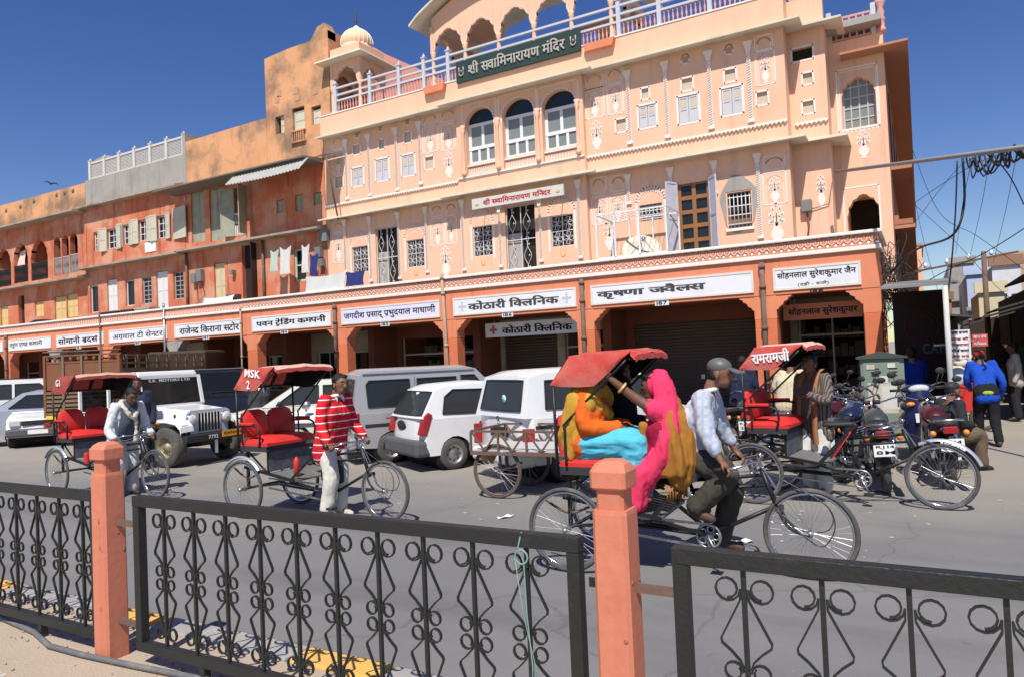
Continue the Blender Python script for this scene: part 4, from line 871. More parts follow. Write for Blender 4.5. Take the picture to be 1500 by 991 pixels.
W_('stair_wall', MB().prism([(a.x-.5, RZ), (b.x+1, RZ), (b.x+.2, onY(640, 118, WY+2.5).z), (a.x, onY(575, 72, WY+2.5).z), (a.x-.5, onY(560, 62, WY+2.5).z)], WY+2.5, WY+2.8), PINK)
# ------------------------------------------------------------------ weathered havelis to the left
GRN = mat('grey_green_wood', (.36, .36, .27), .8, .12, 4, stain=(.22, .22, .17), sscale=3, samt=.6); YEL = mat('yellow_door', (.72, .52, .22), .75, .08, 4); WDR = mat('white_door', (.72, .72, .70), .7, .05, 4); NAVY = mat('navy_curtain', (.03, .035, .13), .8, .2, 5)
def building(name, label, x0, x1): return thing(name, label, 'building', ((x0+x1)/2, WY, 0))
def B_(b, name, mb, m, **k): return obj(name, mb, m, b, world=True, **k)
def zline(x, p, q, Y): t = (x-p[0])/(q[0]-p[0]); return onY(x, p[1]+(q[1]-p[1])*t, Y).z
def slab(b, name, x0, x1, z, over, th=.12, m=SLAB): B_(b, name, MB().prism([(WY-over, z), (WY-over, z+th*.6), (WY+.1, z+th+.1), (WY+.1, z)], x0, x1, 'x'), m)
def door2(b, o, m, Y=WY, closed=True, dark=DARK):
    a, bb, c, d = o; r = B_(b, 'door', MB().box(a, bb, Y+.16, Y+.18, c, d), dark); mid = (a+bb)/2
    if closed:
        shutter_leaf('leaf', a+.02, mid-.005, c, d-.02, Y+.08, m, r); shutter_leaf('leaf', mid+.005, bb-.02, c, d-.02, Y+.08, m, r)
    return r
def wingrid(b, o, m, Y=WY, nx=2, nz=4): return win_frame('window', *o, Y+.08, .04, m, b, nx, nz)
# house B, next to the temple
BX0, BX1 = onY(271, 320, WY).x, TX0-.02
hb = building('corner_haveli', 'weathered orange house with grey green doors and a tall roof tower', BX0, BX1)
z1 = (onY(240, 375, WY-.4).z+onY(472, 331, WY-.4).z)/2; z2 = (onY(262, 272, WY-1.0).z+onY(478, 222, WY-1.0).z)/2
f1 = [rect(314, 330, 385, 450, WY), rect(355, 376, 358, 440, WY), rect(431, 449, 364, 412, WY)]
f2 = [rect(280, 300, 278, 355, WY), rect(307, 326, 276, 353, WY), rect(344, 361, 274, 345, WY), rect(405, 416, 293, 312, WY), rect(432, 444, 285, 309, WY), rect(459, 471, 282, 300, WY)]
m = wall(wall(MB(), BX0, BX1, Z1, z1, WY, f1), BX0, BX1, z1, z2+.1, WY, f2); B_(hb, 'wall', m, ORNG)
door2(hb, f1[0], mat('cream_door', (.62, .52, .33), .75)); r = door2(hb, f1[1], DARK, closed=False); shutter_leaf('leaf', f1[1][1], f1[1][1]+.35, f1[1][2], f1[1][3], WY-.01, BLKP, r, radians(-70)); r = door2(hb, f1[2], GRN, closed=False); win_frame('frame', *f1[2], WY+.05, .07, mat('pale_green_frame', (.42, .60, .42), .7), hb, 1, 2, None)
for o in f2[:2]: r = door2(hb, o, GRN); archline_ = MB(); archline(archline_, o[0], o[1], o[3], o[3]+.08, o[3]+.30, .05, WY); B_(hb, 'arch_moulding', archline_, ORNG)
o = f2[2]; r = door2(hb, o, GRN, closed=False); shutter_leaf('leaf', o[0]-.55, o[0], o[2], o[3], WY-.02, GRN, r, radians(24), 'r'); shutter_leaf('leaf', o[1], o[1]+.45, o[2], o[3], WY-.02, GRN, r, radians(-75), 'l')
g = MB(); g.box(o[0], o[1], WY-.03, WY-.01, o[2]+.8, o[2]+.84)
for k in range(7): x = o[0]+(o[1]-o[0])*(k+.5)/7; g.box(x-.02, x+.02, WY-.03, WY-.01, o[2], o[2]+.38); g.bar((x-.05, WY-.02, o[2]+.45), (x+.05, WY-.02, o[2]+.8), .012)
B_(hb, 'balcony_rail', g, WHT2)
for o in f2[3:]: door2(hb, o, GRN)
slab(hb, 'slab', BX0-.1, BX1, z1, .45); slab(hb, 'roof_slab', BX0-.5, BX1-.02, z2, 1.0, .08, mat('dark_slab', (.20, .16, .13), .9, .2, 2))
p0, p1 = onY(337, 247, WY-.7), onY(478, 215, WY-.7); m = MB(); n = 46; vs = []; ax0, ax1 = onY(337, 250, WY-1).x, onY(446, 240, WY-1).x
for i in range(n+1):
    x = ax0+(ax1-ax0)*i/n; e = .018*cos(i*pi); sg = -.05*sin(pi*i/n); vs += [(x, WY-.75, z2+.02+e), (x+.15, WY-1.35, z2-.50+e+sg), (x, WY-.75, z2+.035+e), (x+.15, WY-1.35, z2-.485+e+sg)]
B_(hb, 'awning', m.add(vs, [f for i in range(n) for f in ((4*i, 4*i+4, 4*i+5, 4*i+1), (4*i+2, 4*i+3, 4*i+7, 4*i+6), (4*i+1, 4*i+5, 4*i+7, 4*i+3))]), mat('corrugated_sheet', (.36, .36, .33), .7, .2, 3, stain=(.5, .48, .44), sscale=2, samt=.5))
ax2 = onY(460, 225, WY-1).x; B_(hb, 'awning', MB().add([(ax2-.4, WY-.1, z2+.2), (ax2+.5, WY-.1, z2+.2), (ax2+.35, WY-1.0, z2-.08), (ax2-.2, WY-1.0, z2-.12)], [(0, 1, 2, 3)]), MATS['corrugated_sheet'])
B_(hb, 'awning_post', MB().tube([(ax2+.35, WY-.85, z2), (ax2+.3, WY-.3, z1+.2)], .03), PIPE)
twx0 = onY(389, 150, WY).x; zq = (onY(272, 196, WY).z+onY(389, 184, WY).z)/2
m = MB(); m.prism([(BX0, z2+.1), (twx0, z2+.1), (twx0, zq), (BX0, zq-.05)], WY, WY+.3); B_(hb, 'roof_parapet', m, OLDW)
B_(hb, 'roof_return', MB().prism([(BX0-.02, z2+.1), (BX0+.16, z2+.1), (BX0+.16, onY(275, 194, WY).z), (BX0-.02, onY(273, 192, WY).z)], WY-.01, WY+3), GREYP)
tops = [onY(389, 86, WY), onY(420, 72, WY), onY(454, 60, WY), onY(458, 52, WY), onY(464, 40, WY), onY(474, 33, WY), onY(484, 42, WY)]; tr = TX0+.35
tw = [rect(403, 416, 170, 196, WY), rect(428, 446, 157, 190, WY), rect(456, 470, 155, 182, WY)]
zl = min(p.z for p in tops)-.02; m = wall(MB(), twx0, tr, z2+.1, zl, WY+.01, [(*o, .2) for o in tw])
pts = [(twx0, tops[0].z)]+[(p.x, p.z) for p in tops[1:-1]]+[(tr, tops[-1].z)]
for a, b in zip(pts, pts[1:]): m.prism([(a[0], zl), (b[0], zl), b, a], WY+.01, WY+.4)
m.add([(tr, WY+.01, z2), (tr, WY+5, z2), (tr, WY+5, zl+.6), (tr, WY+.01, tops[-1].z)], [(0, 1, 2, 3)]); m.add([(twx0, WY+.01, z2), (twx0, WY+5, z2), (twx0, WY+5, zl), (twx0, WY+.01, zl)], [(0, 1, 2, 3)])
B_(hb, 'roof_tower', m, OLDW)
for i, o in enumerate(tw): r = B_(hb, 'tower_window', MB().box(o[0], o[1], WY+.2, WY+.22, o[2], o[3]), DARK); shutter_leaf('leaf', o[0]+.02 if i else o[0]+.2, o[1]-.02, o[2], o[3]-(.1 if i else 0), WY+.12, mat('pale_shutter', (.60, .58, .46), .8), r)
o = tw[1]; g = MB()
for k in range(6): x = o[0]+(o[1]-o[0])*(k+.5)/6; g.box(x-.02, x+.02, WY-.06, WY-.02, o[2]-.42, o[2]-.08)
g.box(o[0]-.05, o[1]+.05, WY-.08, WY, o[2]-.08, o[2]-.03).box(o[0]-.05, o[1]+.05, WY-.08, WY, o[2]-.47, o[2]-.42); B_(hb, 'balcony_rail', g, OLDW)
for q in ((406, 146), (409, 137), (433, 133), (435, 143), (462, 133)):
    p = onY(*q, WY); B_(hb, 'niche', MB().box(p.x-.1, p.x+.1, WY-.002, WY+.012, p.z-.12, p.z+.12), mat('niche_dull', (.52, .30, .18), .9))
x = onY(276, 400, WY).x
for x in (x, onY(388, 390, WY).x): B_(hb, 'drainpipe', MB().tube([(x, WY-.08, Z1), (x, WY-.08, z1)], .05, 8), PIPE)
for q, w, hh in (((288, 408), .25, .35), ((296, 404), .30, .45), ((344, 399), .15, .15), ((478, 346), .35, .4), ((470, 370), .25, .35), ((474, 385), .2, .25)): p = onY(*q, WY); B_(hb, 'meter_box', MB().box(p.x-w/2, p.x+w/2, WY-.18, WY-.01, p.z-hh/2, p.z+hh/2), mat('grey_meter', (.20, .20, .20), .6, .2, 5))
g = MB()
for q in (((296, 415), (300, 432), (288, 445)), ((288, 415), (290, 440)), ((474, 392), (470, 402), (464, 412)), ((470, 376), (478, 395), (476, 410))): g.tube([onY(*a, WY-.05) for a in q], .012, 4)
B_(hb, 'wire', g, BLKP)
# house C
CX_0, CX_1 = onY(127, 350, WY).x, BX0-.02
hc = building('shuttered_haveli', 'orange house with a row of open pale shutters and a lattice roof railing', CX_0, CX_1)
z1 = (onY(119, 398.6, WY-.4).z+onY(276, 364, WY-.4).z)/2; z2 = (onY(128, 304.6, WY-.4).z+onY(268, 266, WY-.4).z)/2
f1 = [rect(*q, WY) for q in ((132, 144, 418, 458), (157, 172, 409, 455), (184, 197, 410, 448), (208, 222, 406, 445), (229, 246, 397, 452), (254, 269, 398, 438))]
f2 = [rect(*q, WY) for q in ((157, 171, 335, 364), (180, 190, 329, 358), (203, 215, 322, 353), (230, 243, 316, 349), (137, 143, 340, 368))]
B_(hc, 'wall', wall(wall(MB(), CX_0, CX_1, Z1, z1, WY, f1), CX_0, CX_1, z1, z2+.1, WY, f2), ORNG)
for i, o in enumerate(f1):
    if i in (1, 4): door2(hc, o, WDR)
    elif i in (0, 2): wingrid(hc, o, WDR, nx=1, nz=1); B_(hc, 'curtain', MB().box(o[0]+.1, o[1]-.05, WY+.12, WY+.14, o[2], o[3]), NAVY)
    else: wingrid(hc, o, mat('grille_grey', (.4, .4, .38), .6), nx=2, nz=6)
PSH = mat('pale_green_shutter', (.56, .53, .42), .8, .08, 4, stain=(.36, .34, .27), sscale=3, samt=.5)
for i, o in enumerate(f2):
    r = wingrid(hc, o, WDR, nx=2, nz=3); w = (o[1]-o[0])*.62
    if i < 4: shutter_leaf('leaf', o[0]-w, o[0], o[2]-.08, o[3]+.08, WY-.01, PSH, r, radians(14), 'r'); shutter_leaf('leaf', o[1], o[1]+w, o[2]-.08, o[3]+.08, WY-.01, PSH, r, radians(-10), 'l')
p = onY(262, 330, WY); shutter_leaf('shutter', p.x-.3, p.x+.6, p.z-.55, p.z+.7, WY-.03, PSH, hc, radians(-6))
for q in ((154, 322), (162, 326), (245, 303), (268, 300)): p = onY(*q, WY); B_(hc, 'niche', MB().box(p.x-.13, p.x+.13, WY-.005, WY+.005, p.z-.16, p.z+.1), mat('niche_dull', (.52, .30, .18), .9))
p = onY(221, 362, WY); B_(hc, 'plaque', MB().box(p.x-.35, p.x+.35, WY-.03, WY, p.z-.2, p.z+.2), WHT2)
slab(hc, 'slab', CX_0-.1, CX_1+.05, z1, .45); slab(hc, 'roof_slab', CX_0, CX_1, z2, .4)
zg0 = (onY(135, 262, WY).z+onY(268, 227, WY).z)/2; B_(hc, 'roof_parapet', MB().box(CX_0, CX_1, WY, WY+.25, z2+.1, zg0), GREYP)
n = 6; LW = mat('lattice_white', (.62, .60, .56), .8, .08, 5)
for i in range(n+1): x = CX_0+.25+(CX_1-CX_0-.3)*i/n; B_(hc, 'rail_post', MB().box(x-.07, x+.07, WY+.05, WY+.19, zg0, zg0+.82).box(x-.085, x+.085, WY+.04, WY+.20, zg0+.821, zg0+.86).ball((x, WY+.12, zg0+.90), .045, .045, .06, 8, 6), LW)
for i in range(n):
    a, b = CX_0+.33+(CX_1-CX_0-.3)*i/n, CX_0+.17+(CX_1-CX_0-.3)*(i+1)/n; g = MB().box(a, b, WY+.08, WY+.16, zg0+.001, zg0+.08).box(a, b, WY+.08, WY+.16, zg0+.70, zg0+.78); k = 0; x = a-.6
    while x < b:
        for s in (1, -1):
            p0 = [x, zg0+.08] if s > 0 else [x, zg0+.7]; p1 = [x+.62, zg0+.7] if s > 0 else [x+.62, zg0+.08]
            t0, t1 = max(0, (a-x)/.62), min(1, (b-x)/.62)
            if t1 > t0: q = lambda t: (p0[0]+(p1[0]-p0[0])*t, WY+.12, p0[1]+(p1[1]-p0[1])*t); g.bar(q(t0), q(t1), .03, .03)
        x += .12
    B_(hc, 'lattice_panel', g, LW)
p, q = onY(129, 240, WY+1), onY(205, 240, WY+1); zt = onY(160, 226, WY+1).z
B_(hc, 'tank_wall', MB().prism([(p.x, z2), (q.x, z2), (q.x, onY(203, 237, WY+1).z), (p.x+1.4, zt), (p.x+.6, zt-.05), (p.x, zt-.5)], WY+1, WY+3), GREYP)
# house D
DX0, DX1 = onY(-60, 360, WY).x, CX_0-.02
hd = building('arcaded_haveli', 'orange house with dark arched balconies and yellow doors at the left edge', DX0, DX1)
z1 = (onY(0, 429, WY-.4).z+onY(119, 402, WY-.4).z)/2; z2 = (onY(0, 339, WY-.4).z+onY(127, 303, WY-.4).z)/2
f1 = [rect(*q, WY) for q in ((1, 12, 448, 480), (27, 36, 433, 475), (51, 64, 441, 463), (80, 97, 434, 468), (97.5, 114, 430, 464))]
f2 = [rect(*q, WY) for q in ((-5, 16, 362, 420), (20, 41, 354, 414), (45, 70, 349, 410), (79, 89, 345, 404), (90.5, 101, 342, 402), (102.5, 114, 339, 399))]
B_(hd, 'wall', wall(wall(MB(), DX0, DX1, Z1, z1, WY, f1), DX0, DX1, z1, z2+.1, WY, [(*o, 1.2 if i < 3 else .25) for i, o in enumerate(f2)]), ORNG)
for i, o in enumerate(f1): door2(hd, o, YEL, closed=i != 1)
for i, o in enumerate(f2):
    a, b, c, d = o; sp = MB(); spandrel(sp, a, b, d-(b-a)*.6, d-.08, WY-.002, .2, True, top=d); B_(hd, 'arch', sp, ORNG); B_(hd, 'arch_dark', MB().box(a-.3, b+.3, WY+(1.19 if i < 3 else .24), WY+(1.21 if i < 3 else .26), c-.2, d+.2), DARK if i < 3 else mat('deep_green_glass', (.02, .06, .05), .2))
    g = MB().box(a, b, WY+.02, WY+.06, c+.78, c+.83); n = int((b-a)/.09)
    for k in range(n): x = a+(b-a)*(k+.5)/n; g.bar((x-.04, WY+.04, c), (x+.04, WY+.04, c+.78), .018); g.bar((x+.04, WY+.042, c), (x-.04, WY+.042, c+.78), .018)
    B_(hd, 'balcony_rail', g, BLK if i < 3 else mat('grille_grey', (.4, .4, .38), .6))
slab(hd, 'slab', DX0, DX1+.1, z1, .5); slab(hd, 'roof_slab', DX0, DX1, z2, .6)
za, zb_ = onY(0, 303, WY).z, onY(127, 266, WY).z; B_(hd, 'roof_parapet', MB().box(DX0, DX1, WY, WY+.25, z2+.1, (za+zb_)/2), OLDW)
g = MB()
for q in ((9, 309), (30, 303), (50, 295), (83, 286), (95, 283), (107, 280)): p = onY(*q, WY); B_(hd, 'parapet_hole', MB().lathe([(.11, -.003), (.11, .004)], 10, (p.x, WY, p.z), 'y'), mat('niche_dark', (.2, .12, .08), .9))
# far end of the row
he = thing('far_house', 'pale roofed house beyond the arcaded house at the far left', 'building', (DX0-8, WY, 0)); B_(he, 'wall', MB().box(DX0-30, DX0-.05, WY+.2, 30, 3.5, 9.4), ORNG); B_(he, 'roof_shed', MB().prism([(DX0-6, 9.4), (DX0+3, 9.4), (DX0+3, 10.6), (DX0-6, 10.1)], WY+3, WY+7), mat('dark_roof_sheet', (.10, .11, .13), .6))
for b, q0, q1 in ((hb, BX0, BX1), (hc, CX_0, CX_1), (hd, DX0, DX1)): B_(b, 'rear_block', MB().box(q0, q1-.05, WY+1.3, 30, 3.8, 8.6), ORNG)
# ------------------------------------------------------------------ things lying on the terrace
def cloth_on(px0, px1, py0, py1, Y, m, label, name='hanging_cloth', sag=.05):
    a, b, c, d = rect(px0, px1, py0, py1, Y); g = MB(); nx, nz = 14, 8; vs = []
    for i in range(nx+1):
        for j in range(nz+1): u, v = i/nx, j/nz; vs.append((a+(b-a)*u+.02*sin(v*5+i), Y-.05+.045*sin(u*17+v*2)*v-.06*v, d-(d-c)*v-sag*sin(pi*u)*(1-v)))
    fs = [(i*(nz+1)+j, (i+1)*(nz+1)+j, (i+1)*(nz+1)+j+1, i*(nz+1)+j+1) for i in range(nx) for j in range(nz)]
    tag(obj(name, g.add(vs, fs, True), m), label, 'cloth', 'washing on the terrace')
WCL = mat('white_laundry', (.60, .59, .57), .9, .05, 8); BCL = mat('blue_laundry', (.025, .035, .16), .9, .1, 8)
cloth_on(450, 508, 402, 428, AY+.1, WCL, 'white sheet drying over the parapet beside the blue cloth'); cloth_on(509, 536, 397, 419, AY+.05, BCL, 'dark blue cloth drying over the parapet'); cloth_on(412, 428, 361, 402, WY-.5, WCL, 'white shirt hanging beside the pale green door', sag=.12); cloth_on(444, 455, 358, 400, WY-.5, WCL, 'white towel hanging right of the pale green door', sag=.1)
cloth_on(456, 468, 372, 404, WY-.45, BCL, 'small blue cloth hanging by the meter boxes left of the temple', sag=.06); cloth_on(398, 410, 366, 398, WY-.5, mat('pale_green_laundry', (.45, .52, .45), .9), 'pale green cloth hanging left of the white shirt', sag=.08)
cloth_on(20, 40, 368, 392, WY+.3, mat('pinkish_laundry', (.75, .60, .55), .9), 'pale pink cloth hanging in the dark arched balcony')
cloth_on(300, 345, 434, 443, AY+.3, WCL, 'pale bundle of cloth on the parapet below the cream door')
p = onY(64, 470, AY+.8); tag(obj('water_tank', MB().lathe([(.5, 0), (.55, .05), (.55, .38), (.5, .42), (.35, .5), (.12, .52), (0, .52)], 20, (p.x, AY+.8, PT-.32)), BLKP), 'squat black plastic water tank on the terrace', 'tank')
for i, (x, w) in enumerate(((163, 1.2), (190, .8), (215, .9))):
    p = onY(x, 455, AY+.4); t = thing('bench' if i < 2 else 'crate', ('dark wooden bench on the terrace left of the crate', 'small dark stool on the terrace beside the crate', 'pale wooden crate on the terrace under the barred window')[i], ('bench', 'stool', 'crate')[i], (p.x, AY+.4, BZ1+.05))
    if i < 2: obj('seat', MB().box(-w/2, w/2, -.15, .15, .42, .50), BLKP, t); [obj('leg', MB().box(s*w*.4-.03, s*w*.4+.03, -.1, .1, 0, .419), BLKP, t) for s in (-1, 1)]
    else: obj('crate_body', MB().box(-w/2, w/2, -.2, .2, 0, .45), SLAB, t); obj('lid', MB().box(-w/2-.03, w/2+.03, -.22, .22, .451, .5), GREYP, t)
p = onY(342, 424, AY+.5); tag(obj('basin', MB().lathe([(.16, 0), (.24, .02), (.26, .3), (.27, .32), (.24, .31), (.2, .05), (0, .05)], 16, (p.x, AY+.5, PT-.05)), mat('olive_tin', (.14, .13, .09), .7)), 'olive tin basin on the terrace below the cream door', 'basin')
# dish antenna in its white cage
a, b, c, d = rect(877, 979, 310, 374, AY+.35); t = thing('antenna_cage', 'white metal cage round a satellite dish on the temple terrace', 'cage', ((a+b)/2, AY+.6, PT-.35))
c = PT-.3; ys = (AY+.22, AY+1.3); CGW = mat('cage_white', (.75, .76, .76), .5, .05, 6); g = MB()
for x in (a, a+(b-a)*.27, a+(b-a)*.62, b):
    for y in ys: g.bar((x, y, c), (x, y, d), .035)
for z in (c+.35, d):
    for y in ys: g.bar((a, y, z), (b, y, z), .035)
    for x in (a, b): g.bar((x, ys[0], z), (x, ys[1], z), .035)
obj('bars', g, CGW, t, world=True); g = MB(); n = 14
for i in range(1, n): x = a+(b-a)*i/n; g.bar((x, ys[0], d), (x, ys[1], d), .008)
obj('mesh_top', g, CGW, t, world=True)
t = thing('satellite_dish', 'pale satellite dish inside the white cage', 'dish', ((a+b)/2, AY+.75, PT-.35)); M = Matrix.Translation(((a+b)/2+.05, AY+.8, c+.42)) @ Matrix.Rotation(radians(28), 4, 'Z') @ Matrix.Rotation(radians(62), 4, 'X')
obj('reflector', MB(M).lathe([(0, 0), (.2, .02), (.38, .075), (.5, .14), (.5, .15), (.37, .09), (.2, .035), (0, .015)], 24), mat('dish_cream', (.62, .57, .46), .6, .06, 4), t, world=True); obj('arm', MB(M).tube([(0, .45, .1), (0, .1, .5)], .012).tube([(.4, -.2, .1), (0, .1, .5)], .008).tube([(-.4, -.2, .1), (0, .1, .5)], .008).lathe([(.04, .46), (.05, .56)], 8, (0, .1, 0)), STEEL, t, world=True); obj('mast', MB().tube([((a+b)/2+.05, AY+.85, PT-.36), ((a+b)/2+.05, AY+.85, c+.4)], .03), STEEL, t, world=True)
p = onY(1182, 302, REC); q = onY(1184, 352, REC); t = thing('meter_box', 'grey electric meter with hanging wires on the recessed temple wall', 'meter', (p.x, REC, p.z)); obj('case', MB().box(p.x-.12, p.x+.12, REC-.16, REC-.003, p.z-.16, p.z+.14), mat('grey_meter', (.2, .2, .2), .6), t, world=True, bevel=.02); obj('wire', MB().tube([(p.x, REC-.05, p.z-.15), (p.x+.03, REC-.05, p.z-.5), (p.x-.02, REC-.05, p.z-.8)], .02, 5).tube([(p.x+.1, REC-.04, p.z-.1), (p.x+.5, REC-.04, p.z-.02), (p.x+.6, REC-.03, p.z+.5)], .01, 5), RUST, t, world=True)
# ------------------------------------------------------------------ cycle parts (local: x forward, y left, z up)
def wheel(parent, x, y, r=.35, spokes=32, tw=.019, steer=0, name='wheel', hubw=.05, rimm=CHROME):
    w = obj(name, MB().torus((0, 0, 0), r-tw, tw, 'y', 44, 8), RUBBER, parent); w.location = (x, y, r); w.rotation_euler = (0, random.random()*6, steer)
    obj('rim', MB().torus((0, 0, 0), r-tw*2.3, .011, 'y', 44, 6), rimm, w)
    g = MB(); R = r-tw*2.6
    for i in range(spokes):
        a = 2*pi*i/spokes; s = 1 if i % 2 else -1; b = a+s*.5*(1 if (i//2) % 2 else -1)
        g.tube([(.022*cos(b), s*hubw*.5, .022*sin(b)), (R*cos(a), 0, R*sin(a))], .0013, 3, cap=False)
    obj('spokes', g, STEEL, w); obj('hub', MB().lathe([(.012, -hubw*.75), (.026, -hubw*.55), (.02, -hubw*.3), (.02, hubw*.3), (.026, hubw*.55), (.012, hubw*.75)], 12, axis='y'), STEEL, w)
    return w
def fender(parent, x, y, r, a0, a1, m, w=.055):
    g = MB(); n = 14; vs = []
    for i in range(n+1):
        a = a0+(a1-a0)*i/n
        for k, (dy, dr) in enumerate(((-w/2, -.02), (-w*.3, 0), (0, .008), (w*.3, 0), (w/2, -.02))): vs.append((x+(r+dr)*cos(a), y+dy, r-.045+.0+(r+dr)*sin(a)))
    return obj('mudguard', g.add(vs, [(5*i+k, 5*i+5+k, 5*i+6+k, 5*i+1+k) for i in range(n) for k in range(4)], True), m, parent)
def ctube(p, n=6):
    # smooth path through points (Catmull-Rom)
    P = [Vector(a) for a in p]; out = []
    for i in range(len(P)-1):
        a, b, c, d = P[max(i-1, 0)], P[i], P[i+1], P[min(i+2, len(P)-1)]
        for k in range(n):
            t = k/n; out.append(.5*((2*b)+(c-a)*t+(2*a-5*b+4*c-d)*t*t+(3*b-a-3*c+d)*t**3))
    return out+[P[-1]]
def cycle_front(t, paintm, wb=1.84, fwr=.35, steer=0, mud=False, crank_a=-1.1):
    wheel(t, wb, 0, fwr, 36, steer=steer)
    g = MB(); g.tube([(1.08, 0, .29), (1.60, 0, .55)], .017, 8).tube([(.93, 0, .72), (1.53, 0, .79)], .016, 8).tube([(.93, 0, .64), (1.55, 0, .71)], .014, 8).tube([(1.08, 0, .29), (.87, 0, .86)], .016, 8).tube([(1.62, 0, .50), (1.50, 0, .84)], .02, 8)
    g.tube([(1.08, .05, .29), (.45, .05, .33), (.05, .05, .36)], .014, 6).tube([(1.08, -.05, .29), (.45, -.05, .33), (.05, -.05, .36)], .014, 6); obj('frame', g, paintm, t)
    g = MB()
    for s in (-1, 1): g.tube(ctube([(1.62, s*.055, .53), (1.67, s*.057, .43), (1.74, s*.055, .37), (wb, s*.05, fwr)]), .012, 6)
    g.box(1.59, 1.65, -.065, .065, .515, .55); g.tube(ctube([(1.67, -.075, .46), (1.9, -.075, .28), (2.0, -.07, .36), (2.02, -.06, .48), (1.95, -.05, .60), (1.7, -.03, .74), (1.55, 0, .80)]), .005, 5).tube(ctube([(1.62, .06, .62), (1.9, .06, .60), (2.0, .06, .48), (1.96, .06, .37), (wb, .05, fwr)]), .005, 5)
    obj('fork', g, mat('worn_black_steel', (.05, .05, .05), .35, .3, 10, metal=.4, stain=(.35, .33, .3), sscale=9, samt=.6), t)
    g = MB(); g.tube([(1.52, 0, .80), (1.485, 0, .90)], .013, 8); g.tube(ctube([(1.22, .29, .86), (1.36, .28, .88), (1.46, .2, .91), (1.50, 0, .90), (1.46, -.2, .91), (1.36, -.28, .88), (1.22, -.29, .86)]), .011, 7)
    g.tube(ctube([(1.33, -.25, .85), (1.43, -.18, .84), (1.5, -.03, .86), (1.62, -.02, .66)]), .005, 5).tube(ctube([(1.33, .25, .85), (1.43, .18, .84), (1.5, .03, .86), (1.62, .02, .66)]), .005, 5)
    hb = obj('handlebar', g, CHROME, t)
    for s in (-1, 1): obj('grip', MB().tube([(1.20, s*.29, .858), (1.31, s*.285, .872)], .016, 8), PLASTB, hb)
    obj('bell', MB().ball((1.49, .06, .935), .03, .03, .02, 10, 6), CHROME, hb)
    sd = MB(); prof = [(.70, .10), (.74, .115), (.82, .10), (.90, .06), (.98, .032), (1.02, .02)]; vs = []
    for x, w in prof: vs += [(x, -w, .87), (x, -w*.7, .905), (x, 0, .915), (x, w*.7, .905), (x, w, .87), (x, 0, .85)]
    obj('saddle', sd.add(vs, [(6*i+k, 6*i+(k+1) % 6, 6*i+6+(k+1) % 6, 6*i+6+k) for i in range(5) for k in range(6)]+[(5, 4, 3, 2, 1, 0), tuple(30+k for k in range(6))], True), PLASTB, t)
    obj('seat_spring', MB().torus((.76, .05, .84), .03, .006, 'z', 10, 5).torus((.76, -.05, .84), .03, .006, 'z', 10, 5).torus((.76, .05, .82), .03, .006, 'z', 10, 5).torus((.76, -.05, .82), .03, .006, 'z', 10, 5), STEEL, t)
    # chain set: perforated guard disc, cranks, pedals, chain
    g = MB().torus((1.08, -.07, .29), .095, .010, 'y', 24, 6).lathe([(.03, -.012), (.03, .012)], 12, (1.08, -.07, .29), 'y')
    for k in range(5): a = 2*pi*k/5; g.torus((1.08+.058*cos(a), -.07, .29+.058*sin(a)), .027, .007, 'y', 12, 5)
    cs = obj('chainwheel', g, STEEL, t)
    for s in (-1, 1): obj('crank', MB().tube([(1.08, s*.09, .29), (1.08+s*-.17*cos(crank_a), s*.1, .29+s*-.17*sin(crank_a))], .010, 6), STEEL, cs)
    for s in (-1, 1): x, z = 1.08+s*-.17*cos(crank_a), .29+s*-.17*sin(crank_a); obj('pedal', MB().box(x-.045, x+.045, *sorted((s*.11, s*.2)), z-.012, z+.012), PLASTB, cs)
    obj('chain', MB().bar((1.08, -.07, .385), (.02, -.07, .42), .012, .02).bar((1.08, -.07, .195), (.02, -.07, .30), .012, .02), STEEL, t)
    if mud: fender(t, wb, 0, fwr+.045, .35, 2.1, mud)
